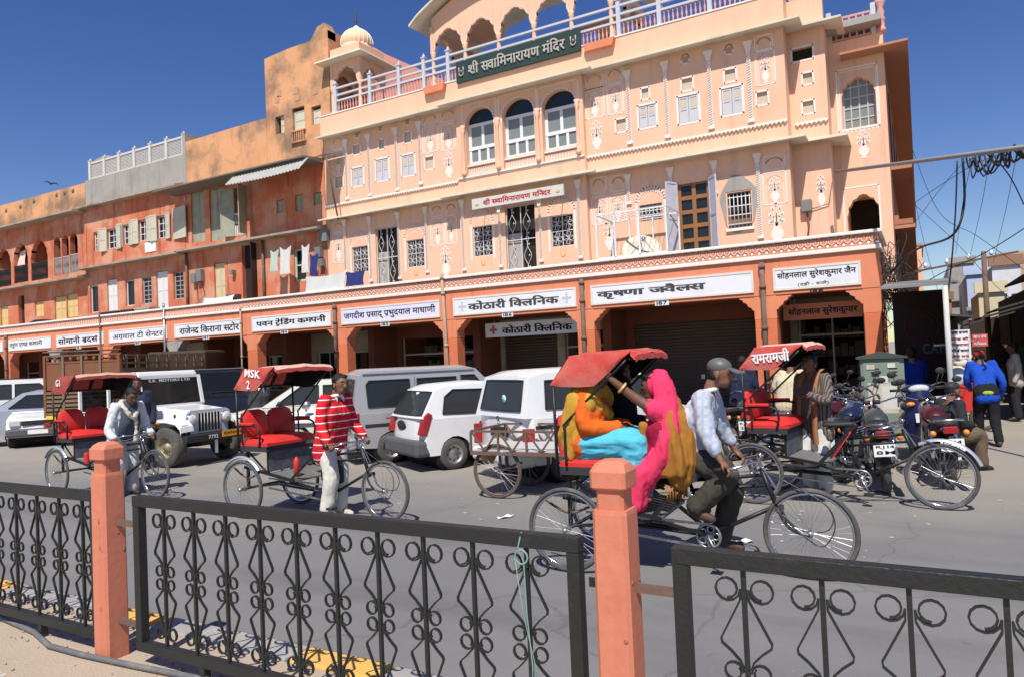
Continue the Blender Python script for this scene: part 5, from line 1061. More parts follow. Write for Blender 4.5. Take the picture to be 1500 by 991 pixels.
def rickshaw(label, loc, head, canopy=REDC, ctop=PINKC, text=None, ttag=None, seatm=RED, rearmud=True, steer=0, front=1.0, paintm=BLKP, mud=False, name='cycle_rickshaw', dropped=0, armw=True, dk=1):
    t = thing(name, label, 'rickshaw', loc, head, 'cycle rickshaws with folding red canopies')
    for s in (-1, 1):
        wheel(t, 0, s*.45, .35, 36, hubw=.08)
        if rearmud: fender(t, 0, s*.45, .395, radians(38), radians(150), mat('mudguard_silver', (.55, .56, .58), .35, .1, 6, metal=.6))
    cycle_front(t, paintm, steer=steer, mud=mud)
    g = MB(); g.tube([(0, -.5, .35), (0, .5, .35)], .016, 8)
    for s in (-1, 1):
        g.bar((-.06, s*.36, .60), (.78, s*.36, .47), .03); g.bar((0, s*.36, .35), (.0, s*.36, .80), .03); g.bar((.36, s*.36, .53), (.36, s*.36, .82), .025)
        g.bar((.36, s*.36, .53), (.0, s*.36, .80), .016); g.bar((.70, s*.34, .47), (1.02, s*.12, .86), .03); g.bar((.0, s*.36, .36), (.70, s*.33, .44), .022); g.bar((.70, s*.33, .46), (1.08, s*.05, .29), .025)
    g.bar((1.02, -.12, .86), (1.02, .12, .86), .03).bar((.70, -.34, .46), (.70, .34, .46), .03).bar((-.05, -.42, .80), (-.05, .42, .80), .03)
    obj('chassis', g, paintm, t)
    for s in (-.36, .36): obj('leaf_spring', MB().tube(ctube([(-.28, s, .60), (0, s, .47), (.3, s, .60)]), .012, 5), RUST, t)
    fb = obj('footboard', MB().add([(.36, -.36, .545), (.78, -.34, .475), (.78, .34, .475), (.36, .36, .545), (.36, -.36, .525), (.78, -.34, .455), (.78, .34, .455), (.36, .36, .525)], [(0, 1, 2, 3), (7, 6, 5, 4), (0, 4, 5, 1), (1, 5, 6, 2), (2, 6, 7, 3), (3, 7, 4, 0)]), mat('worn_tin', (.26, .26, .25), .5, .2, 6, metal=.5), t)
    g = MB()
    for k in range(9): y = -.32+k*.08; g.bar((.37, y, .547), (.77, y, .479), .008)
    obj('tread_ribs', g, MATS['worn_tin'], fb)
    obj('seat_box', MB().box(-.06, .40, -.42, .42, .80, .865), mat('dark_seat_box', (.04, .04, .045), .6), t); obj('seat_apron', MB().box(.36, .38, -.36, .36, .56, .798), mat('apron_print', (.10, .11, .13), .6, .6, 14), t)
    c = MB(); n = 8; vs = []
    for i in range(n+1):
        u = i/n
        for j in range(n+1): v = j/n; e = min(1, 6*u, 6*(1-u))*min(1, 6*v, 6*(1-v)); vs.append((-.05+.47*u, -.42+.84*v, .90+.075*e**.5-.012*max(0, 1-abs(v-.5)*22)))
    fs = [(i*(n+1)+j, (i+1)*(n+1)+j, (i+1)*(n+1)+j+1, i*(n+1)+j+1) for i in range(n) for j in range(n)]
    c.add(vs, fs, True).box(-.05, .42, -.42, .42, .866, .90); obj('seat_cushion', c, seatm, t)
    for s in (-1, 1):
        b = MB(Matrix.Translation((-.03, s*.205, .955)) @ Matrix.Rotation(radians(-9), 4, 'Y')); vs = []
        for x, k in ((-.035, .9), (-.02, 1), (.03, 1), (.055, .82)):
            for q in ((-.19, 0), (.19, 0), (.195, .2), (.16, .30), (.08, .335), (-.08, .335), (-.16, .30), (-.195, .2)): vs.append((x, q[0]*k, .17+(q[1]-.17)*k))
        b.add(vs, [tuple(range(8))[::-1], tuple(range(24, 32))]+[(8*i+k, 8*i+(k+1) % 8, 8*i+8+(k+1) % 8, 8*i+8+k) for i in range(3) for k in range(8)], False); obj('backrest', b, seatm, t, auto=True)
        if armw: obj('armrest', MB().tube(ctube([(-.05, s*.44, 1.10), (.18, s*.44, 1.11), (.29, s*.44, 1.08), (.32, s*.44, .99), (.29, s*.43, .86)]), .013, 7), paintm, t); obj('arm_pad', MB().box(-.02, .22, s*.44-.03, s*.44+.03, 1.115, 1.15), seatm, t, bevel=.012)
    # canopy on folding bows
    g = MB()
    for s in (-1, 1): g.tube([(-.06, s*.44, .80), (-.07, s*.445, 1.56)], .013, 7); g.tube(ctube([(.02, s*.445, .88), (.02, s*.445, 1.18), (.06, s*.445, 1.26), (.58, s*.44, 1.74)]), .011, 7)
    g.tube([(-.07, -.445, 1.56), (-.07, .445, 1.56)], .012, 6); g.tube([(.60, -.44, 1.75), (.60, .44, 1.75)], .012, 6); g.tube([(-.06, -.44, 1.2), (-.06, .44, 1.2)], .01, 6); obj('canopy_bow', g, paintm, t)
    X = [(-.085, 1.56), (.10, 1.785), (.62, 1.80), (.62+.34*front, 1.765)]; cc = MB(); vs = []; ny = 10; sub = 4; L = []
    for (a, b), (c_, d) in zip(X, X[1:]):
        for k in range(sub): u = k/sub; L.append((a+(c_-a)*u, b+(d-b)*u))
    L.append(X[-1])
    for x, z in L:
        for j in range(ny+1): v = j/ny*2-1; vs.append((x, v*.455, z+.025*(1-v*v)-.008*sin(v*9+x*7)*(1-v*v)))
    fs = [(i*(ny+1)+j, (i+1)*(ny+1)+j, (i+1)*(ny+1)+j+1, i*(ny+1)+j+1) for i in range(len(L)-1) for j in range(ny)]
    ct = obj('canopy', cc.add(vs, fs, True), ctop, t)
    cb = MB(); vs2 = [(x, y, z-.012) for x, y, z in vs]; obj('canopy_lining', cb.add(vs2, fs), BLKC, ct)
    for s in (-1, 1):
        sd = MB(); P = [(-.088, 1.545), (.095, 1.79), (.62, 1.805), (.50, 1.70), (.30, 1.535), (.1, 1.53)]
        # slightly sagging side flap with its own thickness
        vs = []; N = 10
        top = [(-.088, 1.56), (-.03, 1.63), (.03, 1.70), (.095, 1.79), (.2, 1.795), (.3, 1.797), (.4, 1.80), (.5, 1.803), (.56, 1.804), (.62, 1.805), (.625, 1.803)]
        bot = [(-.088, 1.545), (-.04, 1.54), (.03, 1.535), (.1, 1.533), (.17, 1.53), (.24, 1.532), (.30, 1.535), (.38, 1.595), (.46, 1.665), (.54, 1.735), (.62, 1.80)]
        for (a, b), (c_, d) in zip(top, bot):
            for k in range(4): u = k/3; vs.append((a+(c_-a)*u, s*(.458+.012*sin(pi*u)+.006*sin(a*30)*u), b+(d-b)*u))
        f2 = [(4*i+k, 4*i+4+k, 4*i+5+k, 4*i+1+k) for i in range(10) for k in range(3)]
        fl = obj('canopy_flap', sd.add(vs, f2, True), canopy, ct); obj('flap_lining', MB().add([(x, y-s*.012, z) for x, y, z in vs], f2, True), BLKC, fl)
        if text and s == -1:
            for tx, (x, z, w, h, ti, ic) in text: lettering('lettering', tx, Matrix.Translation((x, s*.476, z)) @ Matrix(((1, 0, 0, 0), (0, 0, -1, 0), (0, 1, 0, 0), (0, 0, 0, 1))) @ Matrix.Rotation(ti, 4, 'Z'), w, h, ic, fl, .03, .004)
    obj('rear_flap', MB().add([(-.09, -.455, 1.56), (-.09, .455, 1.56), (.095, .455, 1.788), (.095, -.455, 1.788), (-.095, -.45, 1.555), (-.095, .45, 1.555), (.085, .45, 1.79), (.085, -.45, 1.79)], [(0, 1, 2, 3), (7, 6, 5, 4)]), canopy, ct)
    fr = MB(); n = 12; vs = []
    for i in range(n+1): v = i/n*2-1; x = .62+.34*front; vs += [(x, v*.455, 1.765+.025*(1-v*v)), (x+.004, v*.455, 1.725+.02*(1-v*v)+.008*sin(v*14))]
    obj('front_valance', fr.add(vs, [(2*i, 2*i+2, 2*i+3, 2*i+1) for i in range(n)]), canopy, ct)
    for s in (-1, 1):
        sv = MB(); sv.add([(.62, s*.457, 1.80), (.62+.34*front, s*.457, 1.765), (.62+.34*front, s*.459, 1.735), (.625, s*.461, 1.77)], [(0, 1, 2, 3)]); obj('side_valance', sv, canopy, ct)
    return t
WINK = mat('white_canopy_paint', (.85, .83, .80), .7)
rF = rickshaw('black cycle rickshaw nearest the camera carrying the women passengers', (-2.655, 5.90, 0), radians(1.5), ctop=REDC, rearmud=False, front=.12, armw=False)
rB = rickshaw('empty cycle rickshaw with MSK 2 on its red canopy flap', (-7.19, 6.42, 0), radians(-1), text=[('M|S|K', (.27, 1.735, .27, .095, radians(-6), WINK)), ('2', (.19, 1.605, .055, .10, radians(-3), WINK))], front=.12)
rA = rickshaw('cycle rickshaw with G1 on its faded canopy at the left', (-11.45, 6.56, 0), radians(-3), canopy=mat('dull_red_canopy', (.38, .07, .055), .75, .15, 4, .1, 40, stain=(.46, .16, .12), sscale=3, samt=.5), ctop=mat('sand_canopy_top', (.58, .38, .25), .85, .1, 4), text=[('G|1', (.16, 1.70, .13, .10, 0, WINK))], front=.12)
rD = rickshaw('parked cycle rickshaw with white script on its red canopy before the motorcycles', (-1.72, 9.05, 0), radians(-6), text=[('रा|म|रा|म|जी', (.27, 1.69, .42, .15, radians(4), WINK))], front=.12, mud=mat('mudguard_grey', (.42, .45, .52), .4, metal=.4), rearmud=False, steer=radians(4))
# clutter carried on the rickshaws
obj('tool_bag', MB().box(.86, 1.2, -.03, .05, .40, .66), PLASTB, rB, bevel=.04); obj('red_bottle', MB().lathe([(.0, 0), (.035, 0), (.035, .2), (.015, .24), (0, .25)], 10, (.66, -.2, .48)), RED, rB); obj('red_rag', MB().box(.6, .68, -.36, -.3, .46, .66), RED, rA, bevel=.02); obj('red_guard', MB().bar((.80, -.2, .52), (1.0, -.13, .82), .05, .02), RED, rD)
# ------------------------------------------------------------------ goods tricycle with a low railed platform
t = thing('flat_cart', 'goods tricycle with a railed flat platform behind the white cars', 'cart', (-4.84, 8.42, 0), radians(3), None)
for s in (-1, 1): wheel(t, 0, s*.45, .35, 36, rimm=RUST, hubw=.08)
cart = t; g = MB(); x0, x1, h = -.35, 1.25, .62
for s in (-1, 1): g.bar((x0, s*.5, .58), (x1, s*.5, .58), .04)
for x in (x0, .3, x1): g.bar((x, -.48, .581), (x, .48, .581), .035)
g.tube([(0, -.52, .35), (0, .52, .35)], .016).bar((0, -.36, .36), (0, -.36, .57), .03).bar((0, .36, .36), (0, .36, .57), .03); obj('platform_frame', g, RUST, t); 
for k in range(6): obj('plank', MB().box(x0+.02, x1-.02, -.47+k*.158, -.47+k*.158+.15, .603, .622), mat('pale_tin_deck', (.52, .51, .50), .6, .1, 5), t)
g = MB()
for s in (-1, 1):
    g.bar((x0, s*.49, .86), (x1, s*.49, .86), .028); n = 4
    for k in range(n+1): x = x0+(x1-x0)*k/n; g.bar((x, s*.49, .6), (x, s*.49, .85), .024)
    for k in range(n): a, b = x0+(x1-x0)*k/n, x0+(x1-x0)*(k+1)/n; g.bar((a+.02, s*.49, .845), ((a+b)/2, s*.49, .61), .02); g.bar((b-.02, s*.49, .845), ((a+b)/2, s*.49, .61), .02)
g.bar((x0, -.48, .86), (x0, .48, .86), .028); obj('side_rail', g, RUST, t)
g = MB(); g.tube([(1.25, 0, .58), (1.7, 0, .40)], .018).tube([(1.7, 0, .40), (2.25, 0, .80)], .018).tube([(1.25, 0, .60), (1.55, 0, .85)], .016); obj('cycle_frame', g, BLKP, t); wheel(t, 2.5, 0, .35, 32); obj('fork', MB().tube([(2.25, .05, .85), (2.5, .05, .35)], .012).tube([(2.25, -.05, .85), (2.5, -.05, .35)], .012), BLKP, t); obj('saddle', MB().ball((1.55, 0, .88), .13, .09, .04), PLASTB, t); obj('handlebar', MB().tube(ctube([(2.0, -.28, .92), (2.18, -.2, .97), (2.24, 0, .95), (2.18, .2, .97), (2.0, .28, .92)]), .012), CHROME, t)
sk_ = MB(); sk_.add([(-.42, -.3, .58), (-.42, .3, .58), (-.30, .3, .60), (-.30, -.3, .60), (-.40, -.05, .38), (-.33, .05, .36)], [(0, 1, 5, 4), (3, 4, 5, 2), (0, 4, 3), (1, 2, 5), (0, 3, 2, 1)]); obj('sack', sk_, mat('jute', (.42, .30, .16), .95, .2, 20), t)
# ------------------------------------------------------------------ motorcycles
def motorcycle(label, loc, head, tank, plate='', lean=3, seat=PLASTB, front=True):
    t = thing('motorcycle', label, 'motorcycle', loc, head, 'motorcycles parked at the corner'); t.rotation_euler.x = radians(-lean)
    for x in (0, 1.27):
        w = wheel(t, x, 0, .31, 18, tw=.045, hubw=.12)
    for x, a0, a1, r in ((0, .6, 2.9, .36), (1.27, .5, 2.4, .35)): g = fender(t, x, 0, r, a0, a1, tank if x else PLASTB, .12); g.location.z = .0
    g = MB(); g.tube([(.35, 0, .32), (.95, 0, .33), (1.02, 0, .8)], .03, 8).tube([(.2, 0, .70), (1.02, 0, .80)], .028, 8)
    for s in (-1, 1): g.tube([(0, s*.09, .31), (.45, s*.09, .33)], .02, 6).tube([(-.25, s*.11, .76), (.4, s*.11, .62)], .014, 6)
    obj('frame', g, BLKP, t); g = MB()
    for s in (-1, 1): g.tube([(1.27, s*.08, .31), (1.06, s*.08, .92)], .024, 8)
    obj('fork', g, CHROME, t); g = MB()
    for s in (-1, 1): g.tube([(.05, s*.13, .36), (.12, s*.13, .70)], .03, 8)
    obj('shock', g, CHROME, t)
    e = MB().box(.5, .85, -.13, .13, .28, .5); e.lathe([(.1, -.17), (.12, -.1), (.12, .1), (.1, .17)], 14, (.66, 0, .36), 'y')
    for k in range(5): e.box(.66, .86, -.1, .1, .5+k*.032, .515+k*.032)
    obj('engine', e, mat('engine_alloy', (.30, .30, .30), .5, .2, 8, metal=.6), t, bevel=.01)
    vs = []; P = [(.42, .10, .74, .80), (.5, .14, .72, .90), (.7, .15, .72, .95), (.92, .12, .76, .95), (1.04, .05, .84, .92)]
    for x, w, z0, z1 in P: vs += [(x, -w*.8, z0), (x, -w, (z0+z1)/2), (x, -w*.6, z1-.02), (x, 0, z1), (x, w*.6, z1-.02), (x, w, (z0+z1)/2), (x, w*.8, z0), (x, 0, z0)]
    obj('tank', MB().add(vs, [(8*i+k, 8*i+(k+1) % 8, 8*i+8+(k+1) % 8, 8*i+8+k) for i in range(4) for k in range(8)]+[tuple(range(8))[::-1], tuple(range(32, 40))], True), tank, t)
    vs = []
    for x, w, z in ((-.34, .10, .84), (-.1, .125, .82), (.2, .12, .80), (.44, .09, .83)): vs += [(x, -w, z-.07), (x, -w, z-.01), (x, 0, z+.01), (x, w, z-.01), (x, w, z-.07)]
    obj('seat', MB().add(vs, [(5*i+k, 5*i+(k+1) % 5, 5*i+5+(k+1) % 5, 5*i+5+k) for i in range(3) for k in range(5)]+[(4, 3, 2, 1, 0), tuple(range(15, 20))], True), seat, t)
    obj('side_cover', MB().box(.05, .42, -.12, .12, .50, .70), tank, t, bevel=.03)
    obj('tail_cowl', MB().add([(-.40, -.09, .74), (-.40, .09, .74), (-.38, .07, .80), (-.38, -.07, .80), (.0, -.12, .66), (.0, .12, .66), (.0, .12, .78), (.0, -.12, .78)], [(0, 3, 2, 1), (4, 5, 6, 7), (0, 1, 5, 4), (1, 2, 6, 5), (2, 3, 7, 6), (3, 0, 4, 7)]), tank, t)
    obj('tail_lamp', MB().box(-.43, -.385, -.075, .075, .70, .785), LAMPR, t, bevel=.012)
    for s in (-1, 1): obj('indicator', MB().ball((-.34, s*.17, .70), .03, .035, .035), LAMPO, t)
    obj('grab_rail', MB().tube(ctube([(.1, -.15, .82), (-.3, -.16, .84), (-.42, -.1, .86), (-.42, .1, .86), (-.3, .16, .84), (.1, .15, .82)]), .012), CHROME, t)
    pl = obj('number_plate', MB().box(-.452, -.444, -.12, .12, .50, .645), WHT2, t)
    if plate:
        for k, ln in enumerate(plate.split('/')): lettering('lettering', '|'.join(ln), Matrix.Translation((-.4525, 0, .605-.06*k)) @ Matrix(((0, 0, -1, 0), (-1, 0, 0, 0), (0, 1, 0, 0), (0, 0, 0, 1))), .19, .042, INK, pl, .01, .002)
    obj('plate_bracket', MB().bar((-.44, 0, .64), (-.3, 0, .74), .05, .01), PLASTB, t)
    obj('exhaust', MB().tube(ctube([(.85, -.14, .35), (.6, -.16, .24), (.2, -.17, .26), (-.35, -.18, .33)]), .034, 10).lathe([(.03, 0), (.048, .05), (.048, .5), (.03, .55)], 12, (0, 0, 0)) if False else MB().tube(ctube([(.85, -.14, .35), (.6, -.16, .24), (.3, -.17, .25)]), .02, 8).tube([(.3, -.17, .25), (.2, -.175, .26), (-.36, -.18, .32), (-.38, -.18, .32)], [.02, .046, .05, .03], 12), CHROME, t)
    g = MB().tube(ctube([(.78, .36, 1.02), (.92, .3, 1.06), (1.02, .1, 1.0), (1.02, -.1, 1.0), (.92, -.3, 1.06), (.78, -.36, 1.02)]), .012, 7); hb = obj('handlebar', g, CHROME, t)
    for s in (-1, 1): obj('grip', MB().tube([(.77, s*.365, 1.018), (.88, s*.32, 1.05)], .018, 8), PLASTB, hb); obj('mirror', MB().tube([(.93, s*.28, 1.06), (.96, s*.34, 1.22)], .006, 5).ball((.96, s*.36, 1.25), .02, .06, .04), PLASTB, hb)
    obj('headlamp', MB().lathe([(.02, -.16), (.08, -.1), (.1, 0), (.1, .02), (0, .025)], 16, (1.12, 0, .88), 'x'), CHROME, t); obj('dial', MB().lathe([(.045, 0), (.05, .05), (0, .055)], 12, (1.02, .06, .98)).lathe([(.045, 0), (.05, .05), (0, .055)], 12, (1.02, -.06, .98)), PLASTB, t)
    obj('stand', MB().tube([(.5, .14, .3), (.42, .3, .02)], .012), BLKP, t)
    return t
def at(px, py): p = onZ(px, py, 0); return (p.x, p.y, 0)
TK1, TK2, TK3, TK4 = paint('tank_black', (.015, .015, .02)), paint('tank_maroon', (.07, .010, .012)), paint('tank_blue', (.012, .018, .06)), paint('tank_green_grey', (.05, .06, .055))
motorcycle('motorcycle at the right end of the row, rear towards the street', at(1393, 714), radians(98), TK2, 'RJ14/10M9621')
motorcycle('dark motorcycle left of the end one, its white plate low behind the spoked wheel', at(1300, 722), radians(97), TK4, 'RJ14/8M')
motorcycle('blue tank motorcycle left of the green cabinet', at(1232, 705), radians(78), TK3)
motorcycle('motorcycle behind the parked red rickshaw with a tilted white plate', at(1180, 690), radians(60), TK2, 'RJ14/7554')
motorcycle('motorcycle behind the red seat of the parked rickshaw', at(1120, 672), radians(70), TK1, 'RJ14/2M')
motorcycle('motorcycle partly hidden behind the nearest rider', at(1075, 672), radians(75), TK4)
motorcycle('motorcycle standing behind the scooter by the cabinet', at(1262, 668), radians(95), TK1)
motorcycle('motorcycle deep in the row, left of the cabinet foot', at(1248, 662), radians(84), TK2)
motorcycle('motorcycle with a blue tank deep in the row behind the striped shirt', at(1205, 655), radians(82), TK3)
motorcycle('motorcycle at the back of the row beside the white block', at(1365, 662), radians(92), TK4)
# scooter facing the street
t = thing('scooter', 'dark blue scooter facing the street before the green cabinet', 'scooter', at(1342, 664), radians(-80), None); t.rotation_euler.x = radians(4)
for x in (0, 1.2): wheel(t, x, 0, .23, 12, tw=.05, hubw=.1)
SB = paint('scooter_blue', (.012, .016, .06)); vs = []
for z, x, w in ((.25, .95, .18), (.45, 1.02, .24), (.70, 1.0, .23), (.95, .93, .17), (1.05, .90, .14)): vs += [(x, -w, z), (x+.10, -w*.5, z+.01), (x+.13, 0, z+.02), (x+.10, w*.5, z+.01), (x, w, z)]
obj('apron', MB().add(vs+[(v[0]-.05, v[1], v[2]) for v in vs], [(5*i+k, 5*i+k+1, 5*i+6+k, 5*i+5+k) for i in range(4) for k in range(4)]+[(25+5*i+k, 25+5*i+5+k, 25+5*i+6+k, 25+5*i+k+1) for i in range(4) for k in range(4)], True), SB, t)
obj('front_mudguard', MB().ball((1.2, 0, .36), .26, .09, .14), SB, t); obj('floor', MB().box(.4, .96, -.17, .17, .25, .31), SB, t, bevel=.02); obj('rear_body', MB().ball((.1, 0, .52), .48, .2, .22), SB, t); obj('seat', MB().ball((.15, 0, .76), .42, .15, .08), PLASTB, t)
hb = obj('handlebar_cowl', MB().ball((.88, 0, 1.08), .10, .22, .08), SB, t); obj('headlamp', MB().ball((.96, 0, 1.09), .05, .14, .06), LAMPW, hb)
for s in (-1, 1): obj('indicator', MB().ball((1.07, s*.15, .88), .04, .06, .035), LAMPO if s < 0 else LAMPW, t); obj('grip', MB().tube([(.85, s*.2, 1.08), (.80, s*.36, 1.08)], .02, 8), PLASTB, hb); obj('mirror', MB().tube([(.86, s*.24, 1.1), (.87, s*.3, 1.28)], .007, 5).ball((.87, s*.32, 1.32), .02, .065, .05), PLASTB, hb)
pl = obj('number_plate', MB().box(1.155, 1.165, -.12, .12, .62, .75), WHT2, t)
# ------------------------------------------------------------------ cars built from a side profile (local: x forward from the rear axle, y left)
def car(name, label, cat, loc, head, prof, W, wheels, house, paintm, glassq, belt, tumble=.12, wr=.28, group=None, bow=.06, cladding=None, plan=.10, tyrew=.085, rimm=None):
    """prof: lower body outline (x,z) from rear bottom round the top to front bottom; wheel arches are cut below; house: greenhouse outline (x,z) above the belt"""
    t = thing(name, label, cat, loc, head, group); hw = W/2
    xs = [p[0] for p in prof]; xa, xb = min(xs), max(xs); L = xb-xa; zs0 = min(p[1] for p in prof)
    poly = list(prof)
    for x in sorted(wheels, reverse=True):             # arches, walking back along the sill
        r = wr+.055; zc = wr; n = 9; a0 = math.acos(max(-1, min(1, (zs0-zc)/r)))
        poly += [(x+r*sin(a0-2*a0*k/n), zc+r*cos(a0-2*a0*k/n)) for k in range(n+1)]
    def shape(x, y, z, top):
        u = (x-(xa+xb)/2)/(L/2); x2 = x-plan*u*abs(u)*(abs(y)/hw)**2.5
        return (x2, y, z)
    ys = [-1, -.94, -.5, 0, .5, .94, 1]; m = MB(); vs = []; n = len(poly); cz = sum(p[1] for p in poly)/n
    for f in ys:
        for x, z in poly:
            k = .018 if abs(f) == 1 else 0; zz = z+(-k if z > cz else k*.0); xx = x+(k if x < xa+.1 else -k if x > xb-.1 else 0)
            side = 1-.05*max(0, (z-belt+.25))-.04*max(0, .45-z); vs.append(shape(xx, f*hw*side, zz, False))
    fs = [tuple(range(n)), tuple(range(n*6, n*7))[::-1]]+[(n*j+i, n*j+(i+1) % n, n*j+n+(i+1) % n, n*j+n+i) for j in range(6) for i in range(n)]
    me = MB().add(vs, fs); b = obj('body', me, paintm, t, auto=True)
    # greenhouse
    zt = max(p[1] for p in house)
    def hy(z): return hw*(1-.05*.25)-.015-tumble*(z-belt)/(zt-belt)
    m = MB(); vs = []; n = len(house)
    for f in (-1, -.93, -.5, 0, .5, .93, 1):
        for x, z in house:
            crown = .03*(1-f*f)*(1 if z > zt-.12 else 0); k = .02 if abs(f) == 1 and z > zt-.05 else 0
            bw = bow*(1-f*f); xc = (house[0][0]+house[-1][0])/2; vs.append((x+(bw if x > xc else -bw*.5), f*hy(z), z+crown-k))
    fs = [tuple(range(n)), tuple(range(n*6, n*7))[::-1]]+[(n*j+i, n*j+(i+1) % n, n*j+n+(i+1) % n, n*j+n+i) for j in range(6) for i in range(n)]
    obj('cabin', MB().add(vs, fs), paintm, t, auto=True)
    for q in glassq:                                   # side windows: quads (x,z); 'F'/'R': screens given by two heights on the outline
        if q[0] == 'S':
            for s in (-1, 1):
                pts = q[1]; c = Vector((sum(p[0] for p in pts)/len(pts), sum(p[1] for p in pts)/len(pts)))
                r = MB(); big = [((Vector(p)-c)*1.0+c) for p in pts]; V = [(p.x, s*(hy(p.y)+.006), p.y) for p in big]; g = obj('side_window', MB().add(V+[(x, y-s*.012, z) for x, y, z in V], [tuple(range(len(V))), tuple(range(len(V), 2*len(V)))[::-1]]), CARGL, t)
                rim = MB(); k = len(V)
                for i in range(k): rim.bar(Vector(V[i])+Vector((0, s*.003, 0)), Vector(V[(i+1) % k])+Vector((0, s*.003, 0)), .022, .016)
                obj('window_rubber', rim, PLASTB, g)
        else:
            (xa_, za), (xb_, zb2), ins = q[1], q[2], q[3]; d = Vector((xb_-xa_, zb2-za)).normalized(); nrm = Vector((d.y, -d.x)); 
            if q[0] == 'R': nrm = -nrm
            V = []; k = 6
            for (x, z) in ((xa_, za), (xb_, zb2)):
                for i in range(k+1): f = (i/k*2-1)*ins; bw = bow*(1-f*f); V.append((x+nrm.x*.012+(bw if q[0] == 'F' else -bw*.5), f*hy(z), z+nrm.y*.012))
            F_ = [(i, i+1, k+2+i, k+1+i) for i in range(k)]; g = obj('windscreen' if q[0] == 'F' else 'rear_window', MB().add(V, F_), CARGL, t)
            rim = MB(); ring_ = V[:k+1]+V[k+1:][::-1]; rim.tube(ring_, .012, 5, closed=True); obj('window_rubber', rim, PLASTB, g)
    for x in wheels:
        obj('wheel_well', MB().lathe([(wr+.05, -hw+.03), (wr+.05, hw-.03)], 20, (x, 0, wr), 'y'), BLKC, t)
        for s in (-1, 1):
            y = s*(hw-tyrew+.012); wv = obj('wheel', MB().lathe([(wr*.62, -tyrew), (wr*.9, -tyrew), (wr*.985, -tyrew*.7), (wr, 0), (wr*.985, tyrew*.7), (wr*.9, tyrew), (wr*.62, tyrew)], 28, axis='y', cap=False), RUBBER, t); wv.location = (x, y, wr)
            rim = MB().lathe([(wr*.64, s*tyrew*.98), (wr*.60, s*tyrew*.99), (wr*.56, s*tyrew*.7), (wr*.30, s*tyrew*.55), (wr*.2, s*tyrew*.85), (0, s*tyrew*.9)], 24, axis='y', cap=False); obj('rim', rim, rimm or STEEL, wv); hl = MB()
            for k in range(8): a = 2*pi*k/8; hl.lathe([(wr*.055, s*tyrew*.60), (wr*.055, s*tyrew*.66)], 8, (wr*.43*cos(a), 0, wr*.43*sin(a)), 'y')
            obj('rim_holes', hl, BLKC, wv)
    return t, hy
SILV = paint('silver_paint', (.33, .33, .34), .32); WHP = paint('white_car_paint', (.78, .78, .77), .3); CRM = paint('pale_cream_paint', (.66, .68, .58), .35); BLKCAR = paint('black_car_paint', (.012, .013, .016), .2); SILB = paint('silver_blue_paint', (.30, .335, .40), .25)
G_ = 'vehicles parked in front of the arcade'
def frame_at(px, py, head, lx, ly):
    # root position so that local ground point (lx,ly) falls on a pixel of the photograph
    p = onZ(px, py, 0); c, s = cos(head), sin(head); return (p.x-(lx*c-ly*s), p.y-(lx*s+ly*c), 0)
# silver van
h = radians(56); vW = 1.48
van, hy = car('parked_van', 'silver van with black side stripe, rear towards the street', 'van', frame_at(575, 677, h, 0, -vW/2+.05), h, [(-.68, .32), (-.72, .5), (-.72, .98), (2.55, .98), (2.72, .90), (2.80, .6), (2.78, .3)], vW, (0, 2.05), [(-.72, .96), (-.59, 1.68), (-.35, 1.78), (1.6, 1.78), (1.85, 1.72), (2.58, .97)], SILV,
    [('S', [(-.42, 1.08), (.42, 1.08), (.42, 1.58), (-.38, 1.58), (-.44, 1.5)]), ('S', [(.58, 1.08), (1.40, 1.08), (1.40, 1.58), (.58, 1.58)]), ('S', [(1.52, 1.08), (2.25, 1.06), (1.80, 1.60), (1.52, 1.60)]), ('R', (-.70, 1.07), (-.603, 1.61), .82), ('F', (2.52, 1.02), (1.90, 1.66), .88)], .97, .10, wr=.29, bow=.05, group=G_)
for s in (-1, 1):
    obj('side_stripe', MB().box(-.5, 2.3, s*vW/2*.995-.004 if s > 0 else s*vW/2*.995-.006, s*vW/2*.995+.006 if s > 0 else s*vW/2*.995+.004, .70, .765), PLASTB, van)
    tl = obj('tail_lamp', MB().box(-.745, -.62, s*.60-.02 if s < 0 else .60, s*.735+.0 if s < 0 else .735, .58, .98) if False else MB().box(-.74, -.60, *sorted((s*.62, s*.742)), .62, .98), LAMPR, van, bevel=.01); obj('lamp_clear', MB().box(-.742, -.602, *sorted((s*.625, s*.744)), .62, .72), LAMPW, tl)
    obj('pinstripe', MB().bar((-.1, s*.741, .87), (1.4, s*.741, .80), .003, .012), RED, van)
obj('rear_bumper', MB().box(-.80, -.66, -.70, .70, .30, .52), SILV, van, bevel=.04); obj('roof_gutter', MB().box(-.5, 1.8, -.655, -.635, 1.71, 1.73).box(-.5, 1.8, .635, .655, 1.71, 1.73), SILV, van); obj('rear_stripe', MB().box(-.745, -.722, -.5, .5, .70, .76), PLASTB, van)
obj('door_line', MB().box(.50, .508, -.745, -.735, .40, 1.62).box(1.455, 1.463, -.745, -.735, .36, 1.62), PLASTB, van)
van.scale = (.94, .94, .94)
